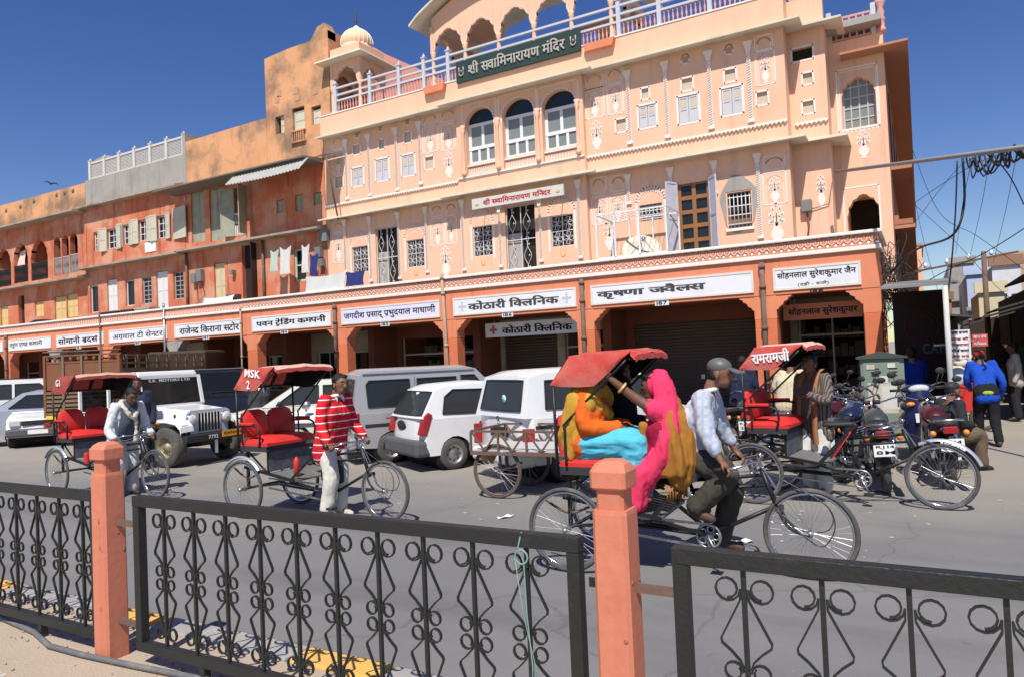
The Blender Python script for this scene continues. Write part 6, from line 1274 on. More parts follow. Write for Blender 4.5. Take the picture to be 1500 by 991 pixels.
# white hatchback
h = radians(61); W2 = 1.5
hat, hy = car('parked_hatchback', 'white hatchback with grey bumper and slanted red tail lamps', 'car', frame_at(667, 687, h, 0, -W2/2+.05), h, [(-.56, .28), (-.64, .45), (-.64, .62), (-.58, .95), (2.25, .92), (2.72, .82), (2.92, .62), (2.9, .28)], W2, (0, 2.35), [(-.58, .94), (-.26, 1.43), (-.05, 1.50), (.7, 1.53), (1.25, 1.47), (2.2, .92)], WHP,
    [('S', [(-.18, 1.0), (.70, .97), (.70, 1.40), (.08, 1.42), (-.10, 1.30)]), ('S', [(.80, .97), (1.75, .95), (1.28, 1.36), (.80, 1.40)]), ('R', (-.548, .99), (-.287, 1.39), .90), ('F', (2.1, .98), (1.32, 1.42), .88)], .93, .14, wr=.28, bow=.06, group=G_)
for s in (-1, 1): obj('tail_lamp', MB().prism([(-.645, .66), (-.52, .64), (-.40, 1.0), (-.47, 1.05), (-.555, .98)], *sorted((s*.60, s*.762))), LAMPR, hat, bevel=.015); obj('door_handle', MB().ball((.62, s*.748, .80), .09, .012, .035), PLASTB, hat)
obj('rear_bumper', MB().box(-.74, -.40, -.745, .745, .27, .56), BUMPER, hat, bevel=.06); obj('plate_recess', MB().ball((-.63, .12, .80), .02, .20, .09), PLASTB, hat)
obj('door_line', MB().box(.745, .752, -.757, -.75, .32, .93), PLASTB, hat)
hat.scale = (.92, .92, .92)
# white compact van
h = radians(61); p = onZ(773, 633, .75); c, s_ = cos(h), sin(h)
wv, hy = car('parked_minivan', 'white minivan behind the women passengers, rear window with a round sticker', 'car', (p.x-(-.62*c+.72*s_), p.y-(-.62*s_-.72*c), 0), h, [(-.60, .28), (-.66, .45), (-.64, .95), (2.3, .95), (2.75, .85), (2.9, .6), (2.88, .28)], 1.5, (0, 2.3), [(-.64, .94), (-.50, 1.51), (-.25, 1.58), (1.2, 1.60), (1.45, 1.54), (2.3, .95)], WHP,
    [('S', [(-.30, 1.05), (.35, 1.03), (.35, 1.45), (-.26, 1.45)]), ('S', [(.47, 1.03), (1.2, 1.02), (1.2, 1.45), (.47, 1.45)]), ('S', [(1.3, 1.02), (1.98, 1.0), (1.5, 1.44), (1.3, 1.45)]), ('R', (-.618, 1.03), (-.513, 1.46), .80), ('F', (2.2, 1.0), (1.5, 1.5), .88)], .94, .10, wr=.28, bow=.04, group=G_)
for s in (-1, 1): obj('tail_lamp', MB().box(-.675, -.52, *sorted((s*.66, s*.755)), .50, .80), LAMPR, wv, bevel=.012); obj('side_stripe', MB().box(-.5, 2.2, *sorted((s*.741, s*.755)), .78, .83), PLASTB, wv)
obj('rear_bumper', MB().box(-.74, -.5, -.74, .74, .26, .46), WHP, wv, bevel=.05); obj('plate_recess', MB().box(-.668, -.655, -.24, .24, .66, .80), PLASTB, wv); obj('sticker', MB().lathe([(.06, 0), (.06, .003)], 16, (-.625, -.12, 1.2), 'x'), mat('pale_blue_sticker', (.45, .68, .70), .6), wv)
obj('badge', MB().torus((-.672, 0, .92), .03, .006, 'x', 10, 5), PLASTB, wv); obj('plate', MB().box(-.70, -.672, -.2, .2, .52, .60), mat('cream_plate', (.75, .70, .50), .6), wv)
# silver blue saloon and small white car at the far left
h = radians(52); sal, hy = car('parked_saloon', 'silver blue saloon with red tail lamp at the left edge', 'car', frame_at(30, 652, h, 0, -.78), h, [(-.95, .30), (-1.02, .5), (-1.0, .92), (-.8, .97), (2.5, .92), (3.1, .78), (3.3, .55), (3.28, .28)], 1.68, (0, 2.5), [(-.62, .95), (.0, 1.36), (.3, 1.42), (1.2, 1.42), (2.15, .93)], SILB, [('S', [(-.25, 1.0), (.62, .99), (.62, 1.33), (.15, 1.33)]), ('S', [(.72, .99), (1.85, .97), (1.2, 1.33), (.72, 1.34)]), ('R', (-.545, 1.0), (-.03, 1.34), .85), ('F', (2.05, .98), (1.3, 1.37), .88)], .94, .16, wr=.30, group=G_)
for s in (-1, 1): obj('tail_lamp', MB().box(-1.03, -.80, *sorted((s*.62, s*.80)), .66, .93), LAMPR, sal, bevel=.03)
obj('rear_bumper', MB().box(-1.10, -.7, -.82, .82, .30, .58), SILB, sal, bevel=.06)
h = radians(-33); sm, hy = car('parked_small_car', 'small white car with black grille facing the street beside the truck', 'car', frame_at(50, 655, h, 2.75, -.1), h, [(-.5, .28), (-.55, .5), (-.52, .88), (2.0, .86), (2.62, .74), (2.72, .58), (2.7, .28)], 1.42, (0, 2.15), [(-.50, .87), (-.2, 1.33), (.1, 1.38), (1.0, 1.38), (1.8, .87)], WHP, [('S', [(-.1, .93), (.6, .92), (.6, 1.28), (.05, 1.28)]), ('S', [(.7, .92), (1.5, .90), (1.02, 1.28), (.7, 1.3)]), ('R', (-.46, .93), (-.24, 1.27), .85), ('F', (1.7, .93), (1.08, 1.32), .86)], .87, .13, wr=.27, group=G_)
obj('grille', MB().box(2.66, 2.735, -.36, .36, .58, .70), PLASTB, sm, bevel=.01)
for s in (-1, 1): obj('headlamp', MB().box(2.60, 2.73, *sorted((s*.38, s*.64)), .57, .72), LAMPW, sm, bevel=.02)
obj('front_bumper', MB().box(2.55, 2.82, -.70, .70, .30, .50), BUMPER, sm, bevel=.04); obj('number_plate', MB().box(2.822, 2.83, -.22, .22, .36, .47), WHT2, sm)
p = onZ(-5, 632, 0); h = radians(60); suv, hy = car('parked_estate', 'white estate car with roof rails beyond the saloon at the left edge', 'car', (p.x, p.y, 0), h, [(-.7, .4), (-.75, .6), (-.72, 1.05), (2.6, 1.0), (3.1, .9), (3.2, .4)], 1.7, (0, 2.5), [(-.70, 1.04), (-.5, 1.65), (-.2, 1.74), (1.3, 1.74), (2.2, 1.02)], WHP, [('S', [(-.4, 1.12), (.5, 1.12), (.5, 1.6), (-.3, 1.6)]), ('S', [(.6, 1.12), (1.8, 1.1), (1.3, 1.6), (.6, 1.6)]), ('R', (-.674, 1.12), (-.516, 1.6), .82), ('F', (2.1, 1.08), (1.4, 1.68), .86)], 1.03, .12, wr=.33, group=G_)
obj('roof_rail', MB().tube([(-.3, -.6, 1.78), (1.2, -.6, 1.78)], .02), PLASTB, suv)
# pale cream hatchback facing the street behind the second rickshaw
h = radians(-140); cm, hy = car('parked_cream_car', 'pale cream car behind the second rickshaw, facing left', 'car', frame_at(385, 655, h, 2.0, .4), h, [(-.6, .3), (-.66, .5), (-.62, .92), (2.2, .9), (2.75, .78), (2.85, .58), (2.83, .28)], 1.5, (0, 2.25), [(-.60, .91), (-.3, 1.4), (0, 1.45), (1.1, 1.45), (1.95, .91)], CRM, [('S', [(-.2, .98), (.62, .97), (.62, 1.35), (-.02, 1.35)]), ('S', [(.72, .97), (1.65, .95), (1.1, 1.35), (.72, 1.36)]), ('R', (-.56, .98), (-.33, 1.34), .85), ('F', (1.86, .97), (1.18, 1.39), .86)], .91, .13, wr=.28, group=G_)
for s in (-1, 1): obj('headlamp', MB().box(2.70, 2.86, *sorted((s*.40, s*.70)), .60, .75), LAMPW, cm, bevel=.02)
obj('front_bumper', MB().box(2.65, 2.93, -.74, .74, .30, .52), BUMPER, cm, bevel=.04); obj('mirror', MB().ball((1.55, .82, .98), .06, .09, .06), PLASTB, cm)
# black off-roader behind the jeep
h = radians(-22); p = onZ(300, 640, 0); bk, hy = car('parked_black_car', 'black closed off-roader behind the white open jeep', 'car', (p.x-1.9, p.y+1.3, 0), h, [(-.8, .5), (-.85, .7), (-.85, 1.1), (2.2, 1.1), (3.0, 1.05), (3.1, .5)], 1.7, (0, 2.4), [(-.85, 1.09), (-.82, 1.72), (-.7, 1.8), (1.6, 1.8), (2.1, 1.1)], BLKCAR, [('S', [(-.7, 1.18), (.1, 1.18), (.1, 1.66), (-.7, 1.66)]), ('S', [(.2, 1.18), (.95, 1.18), (.95, 1.66), (.2, 1.66)]), ('S', [(1.05, 1.18), (1.9, 1.16), (1.6, 1.66), (1.05, 1.66)]), ('F', (2.05, 1.18), (1.68, 1.72), .88), ('R', (-.85, 1.18), (-.82, 1.66), .8)], 1.09, .06, wr=.36, group=G_, bow=.03)
obj('roof_edge', MB().box(-.8, 1.65, -.80, .80, 1.80, 1.835), STEEL, bk, bevel=.015)
# white jeep
h = radians(3); JW = 1.5
jp = thing('parked_jeep', 'white jeep with round headlamps, seven slot grille and orange plate', 'jeep', frame_at(249, 684, h, 2.02, -.66), h, G_)
WJ = paint('jeep_white', (.80, .80, .78), .35)
wr = .38
for x in (0, 2.02):
    for s in (-1, 1):
        w = obj('wheel', MB().lathe([(wr*.55, -.11), (wr*.9, -.115), (wr*.99, -.09), (wr, 0), (wr*.99, .09), (wr*.9, .115), (wr*.55, .11)], 28, axis='y', cap=False), RUBBER, jp); w.location = (x, s*.66, wr)
        obj('rim', MB().lathe([(wr*.57, s*.112), (wr*.53, s*.112), (wr*.5, s*.05), (wr*.25, s*.02), (wr*.2, s*.08), (0, s*.085)], 20, axis='y', cap=False), mat('jeep_rim', (.35, .30, .20), .5, .3, 6, metal=.5), w); n = MB()
        for k in range(5): a = 2*pi*k/5; n.lathe([(.014, s*.03), (.014, s*.06)], 6, (.12*cos(a), 0, .12*sin(a)), 'y')
        obj('wheel_nuts', n, CHROME, w)
obj('hood', MB().add([(1.30, -.60, 1.08), (1.30, .60, 1.08), (2.32, .46, 1.0), (2.32, -.46, 1.0), (1.30, -.62, .72), (1.30, .62, .72), (2.32, .48, .72), (2.32, -.48, .72), (1.30, -.5, 1.13), (1.30, .5, 1.13), (2.30, .38, 1.045), (2.30, -.38, 1.045)], [(8, 9, 10, 11), (0, 8, 11, 3), (1, 2, 10, 9), (0, 3, 7, 4), (1, 5, 6, 2), (2, 3, 11, 10), (2, 6, 7, 3), (0, 4, 5, 1), (0, 1, 9, 8), (4, 7, 6, 5)]), WJ, jp, bevel=.02)
for s in (-1, 1):
    f = MB(); n = 12; vs = []; pf = [(1.42, .62), (1.46, .78), (1.58, .87), (1.8, .90), (2.1, .90), (2.36, .86), (2.48, .76), (2.5, .66)]
    for x, z in pf: vs += [(x, s*.50, z+.015), (x, s*.78, z), (x, s*.79, z-.05)]
    obj('fender', f.add(vs, [(3*i+k, 3*i+3+k, 3*i+4+k, 3*i+1+k) for i in range(len(pf)-1) for k in range(2)]), WJ, jp)
    obj('inner_fender', MB().box(1.45, 2.35, *sorted((s*.46, s*.51)), .45, .88), BLKC, jp); obj('fender_lamp', MB().box(2.36, 2.47, *sorted((s*.58, s*.74)), .72, .80), LAMPO if s > 0 else LAMPW, jp, bevel=.01); obj('side_marker', MB().box(1.82, 1.94, *sorted((s*.795, s*.805)), .83, .86), LAMPO, jp)
    hl = obj('headlamp', MB().lathe([(.0, .07), (.07, .062), (.105, .03), (.11, 0), (.12, -.01)][::-1], 22, (2.335, s*.40, .87), 'x'), LAMPW, jp); obj('headlamp_ring', MB().torus((2.345, s*.40, .87), .115, .014, 'x', 24, 6), CHROME, hl)
gp = [(-.52, .60), (.52, .60), (.53, .92), (.50, 1.00), (.42, 1.045), (-.42, 1.045), (-.50, 1.00), (-.53, .92)]
gr = obj('grille', MB().prism(gp, 2.305, 2.33, 'x'), mat('jeep_grille_grey', (.55, .58, .62), .4, .05, 5), jp)
for k in range(7): y = -.225+k*.075; obj('slot', MB().box(2.331, 2.336, y-.02, y+.02, .64, .98), BLKC, gr); obj('slot_bar', MB().box(2.331, 2.342, y+.022, y+.04, .63, .99), CHROME, gr)
obj('body_tub', MB().prism([(-.6, .50), (1.40, .50), (1.40, .72), (1.31, .72), (1.31, 1.13), (.95, 1.10), (.95, .66), (.35, .66), (.35, 1.05), (-.6, 1.05)], -.70, .70), WJ, jp, bevel=.015)
obj('hard_top', MB().add([(-.62, -.70, 1.70), (1.22, -.70, 1.72), (1.22, .70, 1.72), (-.62, .70, 1.70), (-.6, -.66, 1.80), (1.18, -.66, 1.82), (1.18, .66, 1.82), (-.6, .66, 1.80)], [(3, 2, 1, 0), (4, 5, 6, 7), (0, 1, 5, 4), (1, 2, 6, 5), (2, 3, 7, 6), (3, 0, 4, 7)]), WJ, jp, bevel=.03)
ws = MB()
for a, b in (((1.34, -.69, 1.12), (1.22, -.69, 1.72)), ((1.34, .69, 1.12), (1.22, .69, 1.72))): ws.bar(a, b, .07, .06)
ws.bar((1.22, -.69, 1.70), (1.22, .69, 1.70), .06, .05).bar((1.345, -.69, 1.125), (1.345, .69, 1.125), .07, .06); wf = obj('windscreen_frame', ws, WJ, jp); V = [(1.335, -.655, 1.15), (1.335, .655, 1.15), (1.235, .655, 1.68), (1.235, -.655, 1.68)]
obj('windscreen', MB().add(V+[(x-.006, y, z) for x, y, z in V], [(0, 1, 2, 3), (7, 6, 5, 4)]), CARGL, wf); g = MB().tube([(1.36, -.45, 1.13), (1.32, -.15, 1.24)], .006).tube([(1.36, .1, 1.13), (1.32, .42, 1.24)], .006); obj('wiper', g, PLASTB, wf)
lettering('lettering', '|'.join('S.K. MOTORS LTD').replace('| |', ' '), Matrix.Translation((1.245, 0, 1.635)) @ Matrix(((0, 0, 1, 0), (1, 0, 0, 0), (0, 1, 0, 0), (0, 0, 0, 1))) @ Matrix.Rotation(0, 4, 'X'), .95, .055, WHT2, wf, .01, .003)
obj('cab_back', MB().box(-.6, -.56, -.68, .68, 1.06, 1.70), CARGL, jp)
for s in (-1, 1): obj('door_post', MB().bar((.33, s*.69, 1.05), (.33, s*.69, 1.71), .05).bar((-.58, s*.69, 1.05), (-.58, s*.69, 1.71), .05), WJ, jp); obj('mirror', MB().tube([(1.3, s*.7, 1.2), (1.28, s*.9, 1.28)], .008).box(1.26, 1.28, *sorted((s*.84, s*.98)), 1.22, 1.36), PLASTB, jp)
obj('dashboard', MB().box(1.15, 1.30, -.66, .66, .95, 1.12), PLASTB, jp); obj('seat', MB().box(.3, .75, -.55, .55, .70, .85).box(.22, .34, -.55, .55, .86, 1.3), mat('jeep_seat', (.10, .08, .07), .8), jp, bevel=.03); obj('steering_wheel', MB(Matrix.Translation((1.02, -.33, 1.12)) @ Matrix.Rotation(radians(60), 4, 'Y')).torus((0, 0, 0), .18, .014, 'z', 20, 6), PLASTB, jp)
bp = obj('front_bumper', MB().box(2.46, 2.58, -.72, .72, .46, .60), PLASTB, jp, bevel=.015); npj = obj('number_plate', MB().box(2.585, 2.595, .08, .58, .50, .62), mat('plate_orange', (.80, .36, .03), .5), bp); AX = Matrix(((0, 0, 1, 0), (1, 0, 0, 0), (0, 1, 0, 0), (0, 0, 0, 1)))
lettering('lettering', '|'.join('RJ14TG1372'), Matrix.Translation((2.5955, .33, .56)) @ AX, .42, .065, INK, npj, .02, .002); lettering('lettering', '7|7|9|2', Matrix.Translation((2.5805, -.12, .53)) @ AX, .22, .075, WHT2, bp, .01, .002)
obj('chassis', MB().box(-.4, 2.4, -.35, .35, .36, .5).box(-.05, .05, -.6, .6, .33, .43).box(1.97, 2.07, -.6, .6, .33, .43), BLKC, jp); obj('tow_strap', MB().box(2.50, 2.52, -.03, .03, .2, .46), WHT2, jp)
obj('badge', MB().box(1.34, 1.48, -.705, -.70, .80, .83), LAMPO, jp); obj('bonnet_catch', MB().box(2.0, 2.03, -.535, -.51, .86, .98), PLASTB, jp)
# brown truck body, tail towards the street
h = radians(117); p = onZ(66, 652, 0); c, s_ = cos(h), sin(h); TW_ = 2.05
tk = thing('parked_truck', 'rusty brown truck with slatted tailgate and railed top behind the first rickshaw', 'truck', (p.x*.97, p.y*.97, 0), h, G_)
BRW = mat('truck_brown', (.22, .09, .045), .75, .12, 2, .1, 20, stain=(.18, .09, .05), sscale=1.5, samt=.6); BRD = mat('truck_brown_dusty', (.20, .14, .09), .85, .15, 2, stain=(.2, .14, .1), sscale=1.5, samt=.5)
# local x forward; the tail is at x=0, right side at y=-TW_; left corner at origin
tg = obj('tailgate', MB().box(0, .05, -TW_, 0, 1.45, 2.12), BRW, tk)
for k in range(6): obj('slat', MB().box(-.02, .05, -TW_+.05, -.05, .82+k*.105, .885+k*.105), BRD, tg)
for k in range(5): y = -.05-(TW_-.1)*k/4; obj('tail_post', MB().box(-.035, .06, y-.03, y+.03, .75, 2.3), BRW if k in (0, 4) else BRD, tg)
obj('tail_rail', MB().box(-.01, .05, -TW_, 0, 2.121, 2.17).box(-.01, .05, -TW_, 0, 2.30, 2.34), BRW, tk); n = 10
for k in range(n): y = -.1-(TW_-.2)*k/(n-1); obj('rail_baluster', MB().ball((.02, y, 2.235), .03, .05, .065, 8, 6), BRW, tk)
obj('top_bar', MB().tube([(0, 0, 2.42), (0, -TW_, 2.42)], .02), RUST, tk)
sd = MB().box(.051, 4.6, -TW_, -TW_+.05, .85, 1.95).box(.051, 4.6, -TW_, -TW_+.05, 2.05, 2.11).box(.051, 4.6, -TW_, -TW_+.05, 2.25, 2.30)
for k in range(9): x = .2+k*.53; sd.box(x, x+.06, -TW_-.02, -TW_+.06, .8, 2.30)
obj('side_panel', sd, BRD, tk); sd = MB().box(.051, 4.6, -.05, 0, .85, 1.95).box(.051, 4.6, -.05, 0, 2.25, 2.30); obj('side_panel', sd, BRW, tk); obj('load_bed', MB().box(.051, 4.6, -TW_+.051, -.051, .80, .88), BRD, tk)
obj('cab', MB().box(4.7, 6.2, -TW_+.05, -.05, .7, 2.45), mat('truck_cab', (.05, .03, .02), .6), tk, bevel=.08); obj('chassis', MB().box(0, 6.0, -1.4, -.65, .55, .78), BLKC, tk)
for x in (1.1, 5.4):
    for y in (-.2, -TW_+.2): w = obj('wheel', MB().lathe([(.25, -.12), (.42, -.13), (.45, 0), (.42, .13), (.25, .12)], 24, axis='y', cap=False), RUBBER, tk); w.location = (x, y, .45); obj('rim', MB().lathe([(.25, -.1), (.1, .05), (.1, .1), (.25, .1)], 16, axis='y'), RUST, w)
pl = obj('number_plate', MB().box(-.05, -.036, -.42, -.08, .72, .81), mat('plate_yellow', (.78, .58, .03), .5), tk); obj('tail_lamp', MB().box(-.06, -.02, -.2, -.05, .55, .64), LAMPR, tk); obj('tail_lamp', MB().box(-.06, -.02, -1.95, -1.8, .55, .64), LAMPR, tk); obj('rear_bumper', MB().box(-.04, .04, -TW_, 0, .48, .56), RUST, tk)
# ------------------------------------------------------------------ people: lofted limbs fused into one skin by a voxel remesh, clothes as children
FS = bpy.data.scenes.new('fuse')                       # scratch scene so that a remesh does not re-evaluate the whole street; removed at the end
def fuse(mb, voxel=.014, smooth=3, wr=0., wf=9., wdir=(1, 1, 1), seed=0):
    me = mb.mesh('tmp'); o = bpy.data.objects.new('tmp', me); FS.collection.objects.link(o)
    r = o.modifiers.new('r', 'REMESH'); r.mode = 'VOXEL'; r.voxel_size = voxel; r.use_smooth_shade = True
    s = o.modifiers.new('s', 'SMOOTH'); s.factor = .5; s.iterations = smooth
    vl = FS.view_layers[0]; vl.update(); dg = vl.depsgraph; out = bpy.data.meshes.new_from_object(o.evaluated_get(dg)); bpy.data.objects.remove(o); bpy.data.meshes.remove(me)
    if wr:
        ns = [v.normal.copy() for v in out.vertices]
        for v, nn in zip(out.vertices, ns):
            p = v.co; q = Vector((p.x*wdir[0], p.y*wdir[1], p.z*wdir[2]))*wf+Vector((seed, seed*.7, 0))
            d = .75*noise.noise(q)+.5*abs(noise.noise(q*1.7))-.15+.25*noise.noise(q*3.1); v.co = p+nn*d*wr
    for p in out.polygons: p.use_smooth = True
    return out
def limb(mb, pts, rad, n=12):
    P = ctube(pts, 4); m = len(pts)-1; R = []
    for i in range(len(P)): u = i/4; k = min(int(u), m-1); f = u-k; R.append(rad[k]*(1-f)+rad[k+1]*f)
    mb.tube(P, R, n)
    for e, r in ((P[0], R[0]), (P[-1], R[-1])): mb.ball(e, r, n=n, m=8)
def headM(c, f):
    x = Vector(f).normalized(); y = Vector((0, 0, 1)).cross(x).normalized(); z = x.cross(y); c = Vector(c)
    return Matrix(((x.x, y.x, z.x, c.x), (x.y, y.y, z.y, c.y), (x.z, y.z, z.z, c.z), (0, 0, 0, 1)))
def hand(mb, w, d, nrm, curl=.9, side=1, s=1.):
    """palm with four curled fingers and a thumb; w wrist, d direction, nrm the way the palm faces"""
    w, d, nrm = Vector(w), Vector(d).normalized(), Vector(nrm); nrm = (nrm-d*nrm.dot(d)).normalized(); l = d.cross(nrm)*side
    for k in (-1, 0, 1): mb.tube([w+l*k*.016*s, w+d*.05*s+l*k*.023*s, w+d*.085*s+l*k*.025*s], [.014*s, .016*s, .012*s], 7)
    for k, L in ((-1.5, .062), (-.5, .074), (.5, .078), (1.5, .070)):
        p = w+d*.085*s+l*k*.018*s; q = [p]; a = 0
        for j, f in enumerate((.45, .32, .23)):
            a += curl*(.75 if j else .5); q.append(q[-1]+(d*cos(a)+nrm*sin(a))*L*f*s)
        mb.tube(q, [.0095*s, .009*s, .008*s, .006*s], 6)
    p = w+d*.03*s+l*.03*s; mb.tube([p, p+(d*.6+l*.6+nrm*.35).normalized()*.035*s, p+(d*.9+l*.15+nrm*.6).normalized()*.065*s], [.012*s, .0105*s, .007*s], 6)
SKINS = [mat('brown_skin', (.235, .115, .068), .5, .1, 9, spec=.35), mat('dark_brown_skin', (.165, .080, .048), .5, .1, 9, spec=.35)]
HAIR = mat('black_hair', (.010, .009, .009), .5, .2, 60, .6, 90, spec=.35); EYEW = mat('eye_white', (.34, .30, .27), .3); EYEB = mat('eye_dark', (.01, .008, .008), .2); LIPS = mat('lips', (.10, .035, .03), .5)
def cloth(name, col, **k): return mat(name, col, .9, k.pop('var', .12), k.pop('vs', 6), .25, 160, spec=.15, **k)
def striped(name, base, line, scale, axis='Z', thick=.12, off=0., second=None):
    if name in MATS: return MATS[name]
    m = cloth(name, base); n, L = m.node_tree.nodes, m.node_tree.links; b = n['Principled BSDF']; src = b.inputs['Base Color'].links[0].from_socket
    def band(ax, sc, th, col, src):
        sx = n.new('ShaderNodeSeparateXYZ'); tc = n.new('ShaderNodeTexCoord'); L.new(tc.outputs['Object'], sx.inputs[0]); a = n.new('ShaderNodeMath'); a.operation = 'MULTIPLY_ADD'; a.inputs[1].default_value = sc; a.inputs[2].default_value = off; L.new(sx.outputs[ax], a.inputs[0])
        f = n.new('ShaderNodeMath'); f.operation = 'FRACT'; L.new(a.outputs[0], f.inputs[0]); c = n.new('ShaderNodeMath'); c.operation = 'LESS_THAN'; c.inputs[1].default_value = th; L.new(f.outputs[0], c.inputs[0])
        mx = n.new('ShaderNodeMix'); mx.data_type = 'RGBA'; L.new(c.outputs[0], mx.inputs['Factor']); L.new(src, mx.inputs['A']); mx.inputs['B'].default_value = (*col, 1); return mx.outputs['Result']
    out = band(axis, scale, thick, line, src)
    if second: out = band(second[0], second[1], second[2], second[3], out)
    L.new(out, b.inputs['Base Color']); return m
def person(label, loc, rz, J, skin=0, shirt=None, sleeve=1., pants=None, hair=True, hands=True, shoe=None, cap=None, group=None, loose=1., hem=.10, curl=.9, face=None, torso=1., extra=None, skirt=None, wrink=.012, seed=1, collar=None, palm=None):
    t = thing('person', label, 'person', loc, rz, group); V = Vector; J = {k: V(v) for k, v in J.items()}; SK = SKINS[skin]
    pel, che, nek, hd = J['pel'], J['che'], J['nek'], J['head']; f = V(face or (1, 0, 0)).normalized(); lat = (J['shL']-J['shR']).normalized(); hl = (J['hipL']-J['hipR']).normalized()
    m = MB(); 
    for k in (-1, 0, 1): limb(m, [pel+hl*k*.07, (pel+che)/2+lat*k*.06, che+lat*k*.075, nek+lat*k*.05-V((0, 0, .05))], [.105*torso, .095*torso, .105*torso, .05])
    limb(m, [nek-V((0, 0, .04)), nek*.5+hd*.5-f*.01, hd-V((0, 0, .05))-f*.01], [.058, .052, .05])
    for s in 'LR':
        limb(m, [J['sh'+s]-lat*(.03 if s == 'L' else -.03), J['sh'+s], J['el'+s], J['wr'+s]], [.055, .052, .041, .026]); limb(m, [J['hip'+s], J['kn'+s], J['an'+s]], [.085, .058, .038])
        toe = J.get('toe'+s, J['an'+s]+V((.16, 0, -.03))); limb(m, [J['an'+s]-V((0, 0, .02)), J['an'+s]*.4+toe*.6, toe], [.04, .036, .028])
    M = headM(hd, f); h = MB(M); h.ball((0, 0, .02), .098, .077, .105, 16, 12); h.ball((.025, 0, -.055), .062, .055, .062, 14, 10); h.ball((.045, 0, -.095), .028, .032, .022, 10, 8); h.tube([(.088, 0, .015), (.108, 0, -.022), (.098, 0, -.035)], [.010, .017, .015], 8); h.ball((.06, 0, .04), .04, .06, .018, 10, 6)
    m.v += h.v; m.f += [tuple(i+len(m.v)-len(h.v) for i in q) for q in h.f]; m.sm += h.sm
    me = fuse(m, .012, 3); x = MB(M)
    for s in (-1, 1): x.ball((-.005, s*.08, -.01), .022, .008, .032, 8, 6); x.ball((-.01, s*.077, -.012), .012, .012, .022, 6, 5)
    if hands:
        x.M = Matrix.Identity(4)
        for s in 'LR': d = (J['wr'+s]-J['el'+s]).normalized(); d = J.get('hd'+s, d); hand(x, J['wr'+s]-d*.01, d, (palm or {}).get(s, (0, 0, -1)), curl, 1 if s == 'L' else -1)
    bm = bmesh.new(); bm.from_mesh(me); me2 = x.mesh('x'); fix_normals(me2); bm.from_mesh(me2); bm.to_mesh(me); bm.free(); bpy.data.meshes.remove(me2)
    for p in me.polygons: p.use_smooth = True
    body = obj('body', me, SK, t)
    for s in (-1, 1): e = obj('eye', MB(M).ball((.079, s*.030, .012), .011, .013, .0065, 8, 6), EYEW, body); obj('iris', MB(M).ball((.0885, s*.031, .012), .005, .007, .007, 6, 5), EYEB, e)
    obj('lips', MB(M).ball((.082, 0, -.068), .010, .024, .009, 8, 6), LIPS, body); br = MB(M)
    for s in (-1, 1): br.tube([(.094, s*.014, .036), (.090, s*.034, .042), (.078, s*.05, .036)], .005, 5)
    obj('eyebrows', br, HAIR, body)
    if hair:
        hb = MB(M); hb.ball((-.045, 0, -.01), .062, .074, .075, 14, 10)
        if not cap: hb.ball((-.018, 0, .045), .100, .083, .092, 16, 12); hb.ball((.05, .015, .098), .045, .055, .022, 10, 6)
        if hair == 'tache': br2 = MB(M).tube([(.096, -.028, -.055), (.105, 0, -.047), (.096, .028, -.055)], .007, 6); obj('moustache', br2, HAIR, body)
        obj('hair', fuse(hb, .011, 2, .008, 40, seed=seed), HAIR, t)
    if shirt:
        m = MB(); lo = .028*loose
        for k in (-1, -.4, .4, 1):
            a = (pel+che)/2; limb(m, [pel+hl*k*.085-(che-pel).normalized()*hem, a+lat*k*.075, che+lat*k*.085, nek+lat*k*.07-V((0, 0, .055))], [.105*torso+lo*1.2, .10*torso+lo, .108*torso+lo*.8, .05+lo*.3])
        for s in 'LR':
            e = J['el'+s]; w = J['wr'+s]
            if sleeve == 0: continue
            if sleeve <= .5: end = J['sh'+s]+(e-J['sh'+s])*sleeve*2; limb(m, [J['sh'+s]-lat*(.03 if s == 'L' else -.03), J['sh'+s], end], [.07, .068+lo*.4, .062+lo*.6])
            else: end = e+(w-e)*(sleeve-.5)*2; limb(m, [J['sh'+s]-lat*(.03 if s == 'L' else -.03), J['sh'+s], e, end], [.07, .066+lo*.4, .054+lo*.5, .042+lo*.4])
        obj('shirt', fuse(m, .013, 3, wrink, 8, (1.6, 1.6, 1.0), seed), shirt, t)
        if collar: c = MB(); c.tube([nek+V((cos(a)*.066, sin(a)*.07, .0+.012*cos(a))) for a in [2*pi*k/14 for k in range(14)]], .018, 6, closed=True); c.add([nek+V(q) for q in ((.05, .015, .0), (.085, .055, -.07), (.06, .075, .0), (.05, -.015, .0), (.085, -.055, -.07), (.06, -.075, .0))], [(0, 1, 2), (3, 5, 4)]); obj('collar', c, collar, t)
    if pants:
        m = MB(); lo = .02*loose
        for k in (-1, 0, 1): limb(m, [pel+hl*k*.07+(che-pel).normalized()*.06, pel+hl*k*.08-(che-pel).normalized()*.04], [.112, .118])
        for s in 'LR': an = J['an'+s]+(J['kn'+s]-J['an'+s]).normalized()*.03; limb(m, [J['hip'+s], J['hip'+s]*.5+J['kn'+s]*.5, J['kn'+s], J['kn'+s]*.4+an*.6, an], [.108, .095+lo*.5, .074+lo, .066+lo, .060+lo*1.3])
        obj('trousers', fuse(m, .013, 3, wrink*1.1, 7, (1.5, 1.5, .8), seed+3), pants, t)
    if shoe:
        for s in 'LR':
            a = J['an'+s]; toe = J.get('toe'+s, a+V((.16, 0, -.03))); q = MB(); z = min(a.z-.065, toe.z-.02); limb(q, [a+(a-toe)*.25-V((0, 0, .035)), a*.4+toe*.6-V((0, 0, .012)), toe+(toe-a)*.12], [.042, .044, .034]); obj('shoe', fuse(q, .011, 2), shoe, t)
